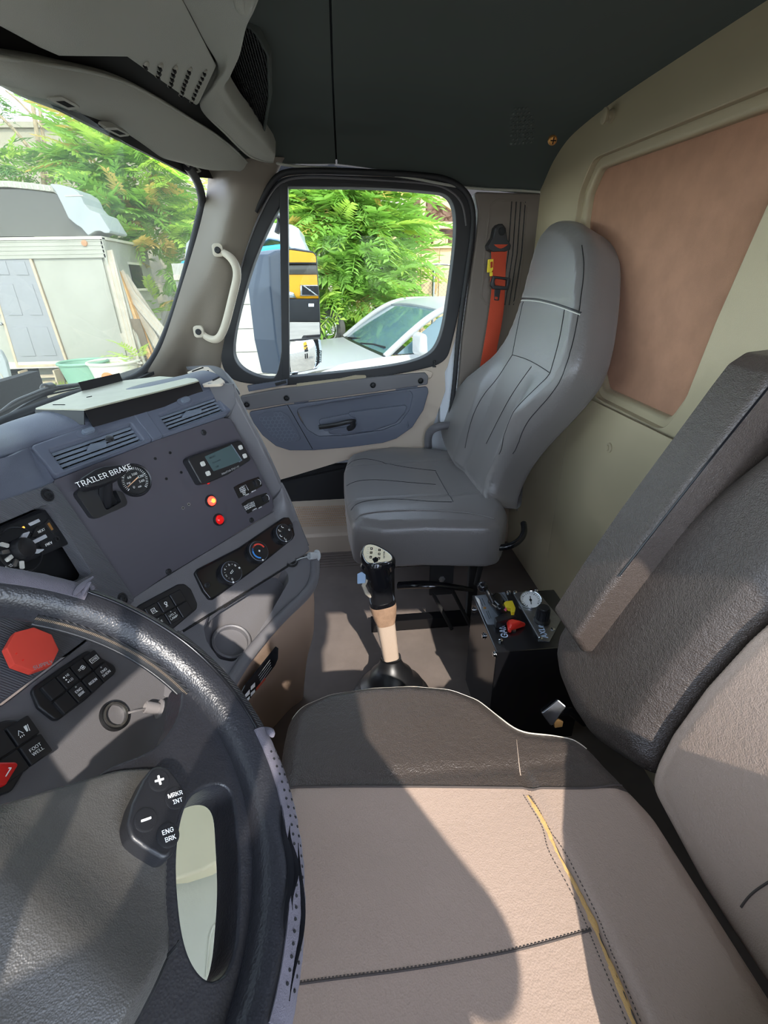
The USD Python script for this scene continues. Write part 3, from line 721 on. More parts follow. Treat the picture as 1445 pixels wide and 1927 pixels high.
oc = Thing('overhead_console', 'grey moulded overhead console with a perforated corner panel', 'console')
oc.part('cover_panel', plate(OC, [(-120, 5), (0, 52), (75, 92), (112, 108), (240, 109), (372, 201), (408, 124), (342, -6), (300, -90), (-120, -90)], -0.03, 0.0, 0.008, 0.004), 'headliner_grey', 35)
cols = [[(550, 243)], [(605, 248), (602, 265), (598, 282)], [(660, 257), (655, 273), (651, 290), (648, 306), (643, 320)], [(715, 263), (709, 280), (704, 296), (698, 310), (694, 325), (690, 340), (685, 355)], [(773, 270), (765, 287), (757, 303), (750, 318), (743, 333), (737, 348), (731, 363), (725, 380)]]
for col in cols:
    for x_, y_ in col:
        q = OC.at(x_ * .4983, y_ * .4983)
        i = oc.part('louvre', lathe(q, [(0.0075, -0.002), (0.0065, 0.003), (0.003, 0.0055), (0, 0.006)], 10), 'headliner_grey', 40)
        oc.part('slot', prism(q, Polygon([(-.006, -.0065), (.006, -.0065), (.005, -.0015), (-.005, -.0015)]), 0.0, 0.0058, 0), 'hole', False, of=i)
st_in = [OC.hit(*p, h=-0.002) for p in [(312, -70), (334, -20), (356, 22), (384, 76), (410, 124), (397, 160), (377, 203)]] + [un(420, 250, y=1.72), un(475, 299, y=1.90), un(514, 307, y=1.97)]
st_out = [un(*p, y=y) for p, y in [((520, -70), .98), ((494, -20), 1.06), ((478, 20), 1.14), ((463, 52), 1.23), ((450, 105), 1.38), ((434, 142), 1.52), ((424, 168), 1.62), ((452, 212), 1.74), ((492, 254), 1.88), ((518, 292), 1.965)]]
rows = []
for a, b in zip(st_in, st_out):
    m = (a + b) / 2; dv = unit(CAM - m)
    w_ = np.linalg.norm(a - b)
    rows.append([a + np.array([0, 0, .02]), a, a * .75 + b * .25 + dv * w_ * .16, m + dv * w_ * .22, a * .25 + b * .75 + dv * w_ * .14, b, b + np.array([0.004, 0.03, .05])])
oc.part('rounded_edge', sheet(rows, 0.006, 60, 40, 'pchip'), 'headliner_grey', 50)
hp_ = [un(444, -40, y=1.02), un(450, -5, y=1.08), un(458, 14, y=1.11), un(468, -8, y=1.075), un(474, -45, y=1.0)]
oc.part('pull_handle', tube(spline(hp_, 24), 0.012, 12), 'headliner_grey', 45)
oc.done()
NP = Pl.thru(un(493, 252, y=1.94), un(421, 165, y=1.80), un(470, 60, y=1.55))
nt = Thing('net_pocket', 'black mesh storage net set in the roof lining beside the overhead console', 'net')
net_poly = rnd(NP.uvs([(414, 150), (460, 40), (480, 60), (502, 100), (505, 180), (493, 252), (470, 225), (436, 190)]), .012)
nt.part('frame', prism(NP, net_poly.buffer(.008).difference(net_poly), -0.012, 0.006, .003), 'headliner', 35)
nt.part('backing', prism(NP, net_poly.buffer(.004), -0.012, -0.004), 'hole', False)
bars = []
x0, y0, x1, y1 = net_poly.bounds
from shapely.geometry import LineString
for k in range(-40, 60):
    for sgn in (1, -1):
        L = LineString([(x0 + k * .011, y0), (x0 + k * .011 + sgn * (y1 - y0), y1)]).intersection(net_poly)
        if L.geom_type == 'LineString' and L.length > .004:
            a, b = L.coords[0], L.coords[-1]
            bars.append(tube([NP.p(*a, -.001 + .001 * sgn), NP.p(*b, -.001 + .001 * sgn)], .0013, 5, cap=False))
nt.part('mesh', cat(*bars), 'black_plastic', 40, kind='stuff')
nt.done()

# ================================================================== dashboard
D = Pl((-.42, .75, .64), (.77, -.55, .31))
_e = unit(D.hit(432, 785) - D.hit(100, 904))
def up_tilt(n, e, deg): return max([rot(n, e, deg), rot(n, e, -deg)], key=lambda w: w[2])
VN = Pl(D.hit(100, 904), up_tilt(D.n, _e, 25))                  # vent face
_e2 = unit(D.hit(495, 973) - D.hit(247, 1128))
EP = Pl(D.hit(247, 1128), up_tilt(D.n, _e2, 18))                # heater and switch face
_e3 = unit(EP.hit(585, 1035) - EP.hit(345, 1185))
TP = Pl(EP.hit(345, 1185), up_tilt(EP.n, _e3, 26))              # tray shelf
KP = Pl(D.hit(247, 1128), (.8, -.1, .6))                        # knee panel behind the steering wheel
RD = Pl(D.hit(100, 904), unit(np.cross(D.hit(247, 1128) - D.hit(100, 904), [.12, .99, 0])) * 1.0)
if RD.n @ (CAM - RD.o) < 0: RD = Pl(RD.o, -RD.n)
db = Thing('dashboard', 'grey truck dashboard with a dark centre panel angled towards the driver', 'dashboard')
# solid bodies behind the faces
db.part('centre_body', prism(D, Polygon(D.uvs([(104, 908), (298, 832), (420, 791), (434, 793), (470, 850), (508, 930), (512, 955), (495, 976), (345, 1070), (250, 1130), (240, 1116)])), -.20, -.012), 'plastic_grey', 30)
db.part('centre_panel', plate(D, [(98, 905), (298, 827), (420, 786), (434, 788), (475, 862), (512, 934), (515, 955), (508, 966), (495, 974), (300, 1092), (250, 1127), (243, 1122)], -.02, 0.0, .006, .0012), 'panel_dark', 30)
for p in [(383, 814), (473, 979), (317, 1076)]:
    q = D.at(*p, h=0.0)
    i = db.part('screw', lathe(q, [(.0062, -.001), (.0062, .0015), (.0045, .0035), (0, .004)], 18), 'screw', 35)
    db.part('recess', lathe(q, [(.0018, .002), (.0018, .0043), (0, .0043)], 6), 'hole', False, of=i)
for p in [(292, 863), (320, 852), (341, 889), (313, 901)]:
    q = D.at(*p)
    i = db.part('hole_rim', lathe(q, [(.0032, -.001), (.0032, .0006), (.0022, .0006), (.0022, -.0005)], 14), 'black_plastic', 30)
    db.part('hole', lathe(q, [(.0022, -.0008), (.0022, .0004), (0, .0004)], 12), 'hole', False, of=i)
for p in [(344, 956), (355, 949)]:
    q = D.at(*p)
    i = db.part('bright_hole_rim', lathe(q, [(.0034, -.001), (.0034, .0010), (.0018, .0010), (.0018, -.0005)], 14), 'steel', 30, label='bright metal ring of a small hole')
    db.part('hole', lathe(q, [(.0018, -.0008), (.0018, .0005), (0, .0005)], 12), 'hole', False, of=i)
# trim down the right hand edge of the stack
ins = [D.hit(432, 783, -.004), D.hit(455, 822, -.004), D.hit(478, 866, -.004), D.hit(497, 902, -.004), D.hit(514, 934, -.004)]
outs = [un(*p, y=1.10) for p in [(440, 722), (462, 768), (487, 815), (507, 855), (528, 902)]]
rows = []
for a, b in zip(ins, outs):
    m = a * .55 + b * .45 + D.n * .016
    rows.append([a - D.n * .01, a, a * .8 + b * .2 + D.n * .010, m, a * .15 + b * .85 + D.n * .004, b, b + np.array([-.06, .02, 0])])
db.part('upper_side_trim', sheet(rows, .005, 30, 40, 'pchip'), 'plastic_grey', 50)
ins = [D.hit(514, 940, -.004), D.hit(514, 955, -.004), D.hit(507, 968, -.002), D.hit(494, 976, -.002)]
outs = [un(*p, y=1.09) for p in [(531, 908), (546, 938), (562, 978), (582, 1026)]]
rows = []
for a, b in zip(ins, outs):
    m = a * .5 + b * .5 + D.n * .010
    rows.append([a - D.n * .01, a, a * .8 + b * .2 + D.n * .008, m, a * .15 + b * .85 + D.n * .002, b, b + np.array([-.06, .02, 0])])
db.part('lower_side_trim', sheet(rows, .005, 30, 40, 'pchip'), 'plastic_grey', 50)
# strip under the panel that holds the heater controls and the switches
db.part('control_strip', plate(EP, [(205, 1150), (247, 1127), (300, 1092), (495, 974), (512, 964), (545, 940), (562, 980), (584, 1034), (570, 1046), (345, 1186), (270, 1232), (215, 1200)], -.05, 0.003, .008, .004), 'plastic_grey', 35)
# tray shelf with its well, cup ring and rim
shelf = rnd(TP.uvs([(262, 1238), (345, 1186), (570, 1046), (586, 1036), (592, 1060), (592, 1092), (588, 1112), (560, 1140), (500, 1198), (450, 1262), (415, 1320), (340, 1330), (280, 1290)]), .008)
well = rnd(TP.uvs([(506, 1068), (528, 1067), (542, 1078), (543, 1094), (505, 1160), (475, 1206), (440, 1246), (412, 1240), (388, 1206), (383, 1180), (392, 1158), (430, 1124)]), .012)
db.part('tray_shelf', prism(TP, shelf.difference(well), -.055, 0.0, .007, 4), 'plastic_grey', 40)
db.part('tray_bottom', prism(TP, well.buffer(.003), -.062, -.045), 'plastic_grey', 30)
cq = TP.at(442, 1190, h=-.030)
db.part('cup_ring', lathe(cq, [(.040, -.016), (.040, -.002), (.037, 0), (.034, -.002), (.034, -.014), (0, -.014)], 40), 'plastic_grey', 40)
lip = [TP.hit(*p, h=.001) for p in [(592, 1048), (590, 1092), (570, 1124), (540, 1152), (500, 1194), (460, 1244), (428, 1296)]]
db.part('shelf_edge', tube(spline(lip, 50), .012, 12), 'plastic_grey', 50)
db.part('groove', tube([EP.hit(345, 1188, .004), EP.hit(572, 1047, .004)], .0022, 6), 'hole', 40)
# brown lower cover down to the floor
top = [TP.hit(*p, h=-.006) for p in [(590, 1110), (560, 1142), (500, 1202), (460, 1256), (428, 1305), (380, 1372)]]
bot = [un(*p, z=0.0) for p in [(571, 1310), (545, 1335), (505, 1380), (470, 1420)]]; bot = bot + [bot[-1] + np.array([-.05, -.12, 0]), bot[-1] + np.array([-.12, -.25, 0])]
rows = [[a, a * .72 + b * .28 + np.array([.010, -.008, 0]), a * .4 + b * .6, b] for a, b in zip(top, bot)]
rows = [[r_ + np.array([-.25, .12, 0]) for r_ in rows[0]]] + rows
db.part('lower_cover', sheet(rows, .006, 30, 24, 'pchip'), 'cover_brown', 40)
# knee panel behind the wheel
db.part('knee_panel', plate(KP, [(-160, 1240), (0, 1330), (147, 1218), (247, 1140), (300, 1175), (360, 1215), (420, 1320), (400, 1420), (250, 1480), (0, 1560), (-160, 1600)], -.03, 0, .01, .004), 'plastic_grey', 35)
db.part('supply_panel', plate(KP, [(-160, 1130), (0, 1120), (190, 1150), (235, 1148), (147, 1214), (0, 1324), (-160, 1440)], -.03, .003, .006, .003), 'plastic_weave', 35)
# radio surround
sur = rnd(RD.uvs([(-160, 1000), (0, 943), (76, 918), (98, 908), (110, 925), (252, 1130), (236, 1142), (190, 1150), (0, 1140), (-160, 1150)]), .006)
hole_r = rnd(RD.uvs([(-160, 1045), (0, 985), (76, 953), (88, 952), (100, 965), (168, 1076), (164, 1084), (110, 1110), (0, 1128), (-160, 1170)]), .005)
db.part('radio_surround', prism(RD, sur.difference(hole_r), -.02, .004, .006, 3), 'plastic_weave', 35)
rb = Pl(RD.o - RD.n * .06, RD.n)
db.part('pocket_back', prism(rb, Polygon(rb.uvs([(-200, 900), (300, 900), (300, 1200), (-200, 1300)])), -.01, 0), 'hole', False)
for p in [(85, 933), (227, 1128)]:
    q = RD.at(*p, h=.004)
    i = db.part('bolt', lathe(q, [(.0115, -.002), (.0115, .0015), (.0095, .002), (.0085, .0005), (.007, .0005), (.006, .003), (0, .004)], 20), 'screw', 35)
    db.part('recess', lathe(q, [(.0022, .003), (.0022, .0043), (0, .0043)], 6), 'hole', False, of=i)
# vents: bezel with louvres
def vent(bez, grl, nsl, knob, tilt):
    bz = rnd(VN.uvs(bez), .006); gp_ = rnd(VN.uvs(grl), .003)
    i = db.part('vent_bezel', prism(VN, bz.difference(gp_), -.012, .006, .004, 3), 'plastic_blue_grey', 35)
    db.part('vent_duct', prism(VN, gp_.buffer(.03), -.050, -.034), 'hole', False, of=i)
    a, b, c, dd = [np.array(VN.uv(*p)) for p in grl]            # top left, top right, bottom right, bottom left
    for k in range(nsl):
        w_ = (k + .5) / nsl
        L, R_ = a * (1 - w_) + dd * w_, b * (1 - w_) + c * w_
        ax = unit(np.r_[R_ - L, 0]); up2 = np.array([-ax[1], ax[0], 0])
        wd = np.linalg.norm(dd - a) / nsl * .62
        o_ = VN.p(*((L + R_) / 2), -.006)
        P2 = Pl(o_, VN.n, VN.ey); P2.ex = VN.ex * ax[0] + VN.ey * ax[1]; P2.ey = np.cross(VN.n, P2.ex)
        nn = rot(P2.n, P2.ex, tilt); P3 = Pl(o_, nn, VN.ey); P3.ex = P2.ex; P3.ey = np.cross(nn, P2.ex)
        db.part('vent_slat', rplate(P3, float(np.linalg.norm(R_ - L)), wd, -.002, .002, .0015, .0012), 'plastic_slate', 35, of=i)
    for k in range(1, 7):
        w_ = k / 7
        L, R_ = a * (1 - w_) + b * w_, dd * (1 - w_) + c * w_
        db.part('vane', tube([VN.p(*L, -.024), VN.p(*R_, -.024)], .0022, 6), 'black_plastic', 40, of=i)
    P2, L_ = VN.toward(((grl[0][0] + grl[2][0]) / 2 - 20, (grl[0][1] + grl[2][1]) / 2 + 4), ((grl[0][0] + grl[2][0]) / 2 + 16, (grl[0][1] + grl[2][1]) / 2 - 6))
    db.part('slat_tab', prism(P2, rnd([(0, -.003), (L_, -.006), (L_ * 1.05, .001), (L_ * .3, .004)], .001), -.003, .006, .0015), 'plastic_slate', 35, of=i)
    P2, L_ = VN.toward(knob[0], knob[1])
    j = db.part('thumb_recess', prism(P2, Polygon([(L_ * .5 + L_ * .85 * math.cos(t), .011 * math.sin(t)) for t in np.linspace(0, 6.28, 24)[:-1]]), .004, .0072, .001), 'plastic_blue_grey', 35, of=i)
    db.part('thumb_wheel', prism(P2, rnd(rect(L_ * .9, .010, L_ * .5, 0), .004), .005, .014, .004), 'plastic_slate', 35, of=i)
vent([(56, 842), (150, 808), (246, 779), (256, 782), (286, 830), (200, 862), (103, 899), (98, 893)], [(92, 850), (245, 799), (269, 831), (120, 887)], 5, [(152, 821), (176, 812)], 12)
vent([(268, 774), (330, 750), (402, 733), (418, 738), (436, 772), (420, 784), (305, 824), (300, 819)], [(297, 783), (404, 747), (422, 774), (318, 812)], 5, [(338, 760), (354, 755)], 18)
pl_ = rnd(VN.uvs([(246, 780), (270, 772), (304, 824), (286, 831)]), .002)
db.part('vent_pillar', prism(VN, pl_, -.012, .008, .005, 3), 'plastic_blue_grey', 35)
# padded top running forward to the windscreen
def padrow(pxs, hs):
    return [VN.hit(*p, h=h) for p, h in zip(pxs, hs)]
bot_e = padrow([(-160, 960), (0, 944), (60, 922), (100, 904), (58, 842), (247, 779), (402, 734), (430, 727)], [0] * 8)
def zpt(px, py, z): return un(px, py, z=z)
P_rows = []
front = [(-160, 925, .90), (-60, 878, .912), (56, 842, .915), (150, 808, .92), (247, 779, .925), (330, 751, .926), (402, 733, .926), (432, 724, .925)]
for px, py, z in front:
    a = VN.hit(px, py, h=.002) if px >= 56 else RD.hit(px, py, h=.002) + np.array([0, 0, 0.0])
    back = np.array([-.69, a[1] + .30, .885])
    P_rows.append([a + VN.n * -.02 + np.array([0, 0, -.01]), a, a + np.array([-.022, .016, .018]), a + np.array([-.065, .045, .028]), a * .45 + back * .55 + np.array([0, 0, .012]), back])
db.part('padded_top', sheet(P_rows, .008, 50, 60, 'pchip'), 'plastic_blue_grey', 50)
db.part('pad_left_face', sheet([[RD.hit(-160, 925), RD.hit(-60, 878), RD.hit(20, 858), VN.hit(56, 842, h=-.002), VN.hit(78, 868, h=-.002)], [RD.hit(-160, 1010), RD.hit(-60, 975), RD.hit(0, 950), RD.hit(76, 922), VN.hit(102, 904, h=-.002)]], .006, 8, 30, 'pchip'), 'plastic_blue_grey', 50)
db.part('cowl_shelf', sheet([[(-.90, y, .84), (-.76, y, .878), (-.66, y, .884)] for y in (-.14, .9, 1.95)], .01, 4, 6, False), 'black_matte', 40)
# passenger side end of the dash with its defroster louvres
pe = [[un(372, 722, y=1.30), un(425, 720, y=1.25), un(452, 742, y=1.22)], [un(378, 703, y=1.5), un(414, 694, y=1.45), un(440, 722, y=1.40)], [un(350, 690, y=1.80), un(395, 688, y=1.75), un(412, 694, y=1.72)]]
db.part('passenger_top', sheet(pe, .01, 16, 16, True), 'plastic_weave', 45)
dq = Pl.thru(un(372, 718, y=1.32), un(418, 712, y=1.30), un(384, 693, y=1.6))
dg = db.part('defroster_grille', plate(dq, [(352, 700), (376, 690), (392, 690), (422, 716), (416, 722), (382, 724)], .012, .018, .004, .002), 'beige_trim', 35)
for k in range(4):
    a, b = (360 + k * 12, 700 + k * 4.0 - 4), (378 + k * 9, 693 + k * 5.2 - 1)
    db.part('louvre', tube([dq.hit(362 + k * 13, 699 + k * 5.6, .019), dq.hit(382 + k * 10, 692 + k * 6.0, .019)], .0022, 6), 'hole', 30, of=dg)
db.done()

# ================================================================== things mounted on the dashboard
def arc_ticks(q, r0, r1, a0, a1, n, w, lift, wide=()):
    ms = []
    for k in range(n):
        a = math.radians(a0 + (a1 - a0) * k / (n - 1)); c, s_ = math.cos(a), math.sin(a)
        ww = w * (1.8 if k in wide else 1)
        pts = [(r0 * c - ww * s_, r0 * s_ + ww * c), (r1 * c - ww * s_, r1 * s_ + ww * c), (r1 * c + ww * s_, r1 * s_ - ww * c), (r0 * c + ww * s_, r0 * s_ - ww * c)]
        ms.append(prism(q, Polygon(pts), lift, lift + .0004))
    return cat(*ms)
def arcband(q, r0, r1, a0, a1, lift, n=24):
    t = np.radians(np.linspace(a0, a1, n))
    p = [(r1 * math.cos(x), r1 * math.sin(x)) for x in t] + [(r0 * math.cos(x), r0 * math.sin(x)) for x in t[::-1]]
    return prism(q, Polygon(p).buffer(0), lift, lift + .0004)

tray = Thing('metal_tray', 'bent sheet metal tray with dark flanges lying on top of the dashboard', 'tray')
t_pl = Pl.thru(un(65, 766, z=.952), un(372, 716, z=.958), un(205, 712, z=.955))
tray.part('tray_plate', plate(t_pl, [(66, 768), (156, 735), (168, 733), (232, 716), (300, 708), (368, 712), (374, 716), (345, 724), (158, 770)], -.002, .0008, .002, .0005), 'tray_metal', 30)
def flange(pa, pb, hgt, out):
    a, b = t_pl.hit(*pa), t_pl.hit(*pb)
    nrm = unit(np.cross(b - a, [0, 0, 1])); nrm = nrm if nrm @ (CAM - a) > 0 else -nrm
    c, dd = b + nrm * out + np.array([0, 0, hgt]), a + nrm * out + np.array([0, 0, hgt])
    return sheet([[a, b], [dd, c]], .0016, 2, 2, False)
tray.part('front_flange', flange((158, 770), (373, 716), -.032, .012), 'tray_black', 30, label='dark front flange')
tray.part('left_flange', flange((66, 768), (158, 770), -.026, .010), 'tray_black', 30, label='dark left flange')
tray.part('rear_flange', flange((155, 736), (231, 717), .018, -.004), 'tray_black', 30, label='dark upright rear flange')
for a, b in (((100, 762), (122, 762)), ((163, 748), (173, 746)), ((274, 722), (283, 720))):
    tray.part('slit', tube([t_pl.hit(*a, .0008), t_pl.hit(*b, .0008)], .0012, 6), 'hole', 30)
q = Pl(t_pl.hit(189, 786) + np.array([.01, -.01, -.034]), (.3, -.2, .9))
tray.part('screw', lathe(q, [(.007, -.002), (.006, .003), (0, .004)], 14), 'screw', 40)
tray.done()

tb = Thing('trailer_brake_lever', 'black lever with the white words TRAILER BRAKE on its handle, in the centre panel', 'lever')
base_px = [(134, 928), (158, 916), (224, 927), (232, 946), (230, 953), (176, 977), (166, 974)]
base = rnd(D.uvs(base_px), .008)
wellp = rnd(D.uvs([(176, 928), (206, 917), (221, 946), (192, 962)], .0), .004)
tb.part('housing', prism(D, base.difference(wellp), -.002, .016, .007, 4), 'black_plastic', 40)
tb.part('well', prism(D, wellp.buffer(.001), -.002, .001), 'hole', False)
a = D.hit(198, 948, h=.002); b = D.hit(200, 893, h=.055)
tb.part('stem', tube([a, a * .5 + b * .5, b], [.013, .0125, .011], 14, flat=(1.0, .75)), 'black_plastic', 40)
HB = Pl(D.hit(193, 896, .062), unit(D.n + np.array([0, 0, .25])), D.ey)
HB, L_ = Pl(HB.o, HB.n, HB.ey).toward((153, 910), (234, 881))
i = tb.part('handle', prism(HB, rnd([(0, -.010), (.02, -.014), (L_ - .02, -.014), (L_, -.009), (L_, .006), (L_ - .03, .014), (.03, .014), (.0, .007)], .006), -.018, .004, .006, 4), 'black_plastic', 40)
tb.part('lettering', text(HB, 'TRAILER BRAKE', .0092, .0041, L_ * .5, -.001), 'white_print', False, of=i)
tb.done()

ga = Thing('pressure_gauge', 'round black air pressure gauge with white ticks beside the trailer brake lever', 'gauge')
q, _ = D.toward((253, 904), (290, 892))
q.o = D.hit(253, 904)
R_ = .0285
ga.part('bezel', lathe(q, [(R_ * 1.12, -.002), (R_ * 1.12, .003), (R_ * 1.04, .007), (R_ * .96, .006), (R_ * .94, .003), (R_ * .94, 0)], 40), 'black_plastic', 40)
i = ga.part('dial', lathe(q, [(R_ * .95, -.001), (R_ * .95, .0022), (0, .0022)], 36), 'black_matte', 30)
ga.part('tick_mark', arc_ticks(q, R_ * .72, R_ * .88, 215, -50, 33, .00035, .0023, (0, 8, 16, 24, 32)), 'white_print', False, of=i)
for s_, u, v_ in (('60', -.0085, .0085), ('100', .0035, .0115), ('120', .0130, .0040), ('160', .0115, -.0050), ('0', -.0072, -.0115)):
    ga.part('numeral', text(q, s_, .0044, .0023, u, v_), 'white_print', False, of=i)
ga.part('lettering', cat(text(q, 'PSI', .0032, .0023, -.0135, -.0015), text(q, 'AIR', .0030, .0023, .0035, -.0140)), 'white_print', False, of=i)
ga.part('needle', tube([q.p(-.019, -.0075, .004), q.p(.006, .0035, .0045)], [.0006, .0013], 6), 'needle', 40, of=i)
ga.part('glass', lathe(q, [(R_ * .95, .0055), (0, .006)], 32), 'clear_cover', 40)
ga.done()

dm = Thing('display_unit', 'black display unit with a grey green screen and four pale buttons on the centre panel', 'display')
dm.part('housing', plate(D, [(352, 864), (366, 856), (450, 828), (456, 830), (473, 862), (471, 867), (430, 893), (388, 911), (378, 911)], -.002, .020, .007, .006, 4), 'black_plastic', 40)
DD = Pl(D.o + D.n * .020, D.n, D.ey)
i = dm.part('screen', plate(DD, [(385, 859), (436, 837), (455, 867), (402, 887)], -.001, .0006, .002, .0004), 'lcd', 30)
q, L_ = DD.toward((390, 858), (432, 840))
for s_, u, v_ in (('MENU', .010, -.006), ('Pressure', .016, -.018), ('Off', .012, -.029)):
    dm.part('screen_text', text(q, s_, .004, .0008, u, v_), 'lcd_text', False, of=i)
dm.part('screen_edge', cat(tube([DD.hit(435, 836, .001), DD.hit(455, 866, .001)], .0012, 6), tube([DD.hit(455, 866, .001), DD.hit(450, 869, .001)], .0012, 6)), 'plastic_slate', 40, of=i)
for p in [(381, 873), (391, 891), (452, 842), (460, 858)]:
    q = DD.at(*p); qq, _ = DD.toward(p, (p[0] + 20, p[1] - 8))
    dm.part('button', rplate(qq, .0105, .0105, -.001, .003, .003, .0012), 'button_grey', 35)
q, L_ = DD.toward((407, 897), (458, 873))
dm.part('lettering', text(q, 'iMantTrak (Pty) Ltd', .0042, .0003, L_ * .5, 0), 'grey_print', False)
q = D.at(388, 910, h=.008)
dm.part('indicator', lathe(q, [(.0024, -.002), (.0022, .002), (0, .003)], 12), 'lamp_red_dim', 40, label='tiny red indicator light')
dm.done()

for p, lit in (((396, 943), True), ((411, 978), False)):
    lp_ = Thing('indicator_lamp', 'round red indicator lamp glowing bright orange red on the centre panel' if lit else 'round red indicator lamp in a black collar, dimmer, below the glowing one', 'lamp')
    q = D.at(*p)
    lp_.part('collar', lathe(q, [(.0138, -.001), (.0136, .003), (.0118, .006), (.0105, .005), (.0105, 0)], 28), 'black_plastic', 40)
    i = lp_.part('lens', lathe(q, [(.0104, .002), (.0100, .006), (.0075, .0095), (.004, .011), (0, .0115)], 28), 'lamp_red_lit' if lit else 'lamp_red_dim', 45)
    if lit: lp_.part('bulb', lathe(q, [(.0052, .0098), (.0045, .0118), (.002, .0128), (0, .013)], 20), 'lamp_core', 45, of=i, label='orange glowing centre of the lens')
    lp_.done()
for outl, org, tip, lines, word, word2, lab in (
    ([(440, 917), (450, 911), (466, 904), (487, 897), (494, 914), (478, 924), (450, 938)], (446, 918), (478, 904), ['DO NOT', 'ENGAGE', 'DURING', 'SPIN', 'OUT'], 'LOCK', 'UNLOCK', 'small black guarded switch with a printed LOCK label, above its twin'),
    ([(455, 948), (466, 940), (484, 933), (502, 927), (507, 944), (490, 954), (467, 967)], (459, 950), (494, 933), ['DO NOT LOWER', 'WHEN VEHICLE', 'IS IN MOTION'], 'LOWER', 'RAISE', 'small black guarded switch with a printed LOWER label, below its twin')):
    sw = Thing('guarded_switch', lab, 'switch')
    sw.part('label_plate', plate(D, outl, -.001, .0022, .002, .0008), 'black_gloss', 30)
    q, L_ = D.toward(org, tip)
    fh = .0031
    sw.part('warning_text', cat(*[text(q, s_, fh, .0023, .0115 if len(lines) == 5 else .0125, -.0035 - k * .0042) for k, s_ in enumerate(lines)]), 'white_print', False)
    sw.part('position_text', cat(text(q, word, .003, .0023, .018 if len(lines) == 5 else .022, -.0235 if len(lines) == 5 else -.0205), text(q, word2, .0026, .0023, .040, -.0225)), 'white_print', False)
    i = sw.part('rocker', rplate(q, .013, .016, .001, .008, .003, .003, L_ + .0025, -.0075), 'black_plastic', 40)
    sw.part('rocker_stripe', arcband(type('Q', (), {'p': q.p, 'M': lambda s, a: q.M(np.asarray(a) + [L_ + .0015, -.0075, 0])})(), .0078, .0086, 70, -50, .0085), 'white_print', False, of=i)
    sw.part('guard', tube([q.p(.008, -.0005, .004), q.p(.021, -.0005, .006), q.p(.0235, -.015, .006)], .0009, 6), 'steel', 40)
    sw.done()

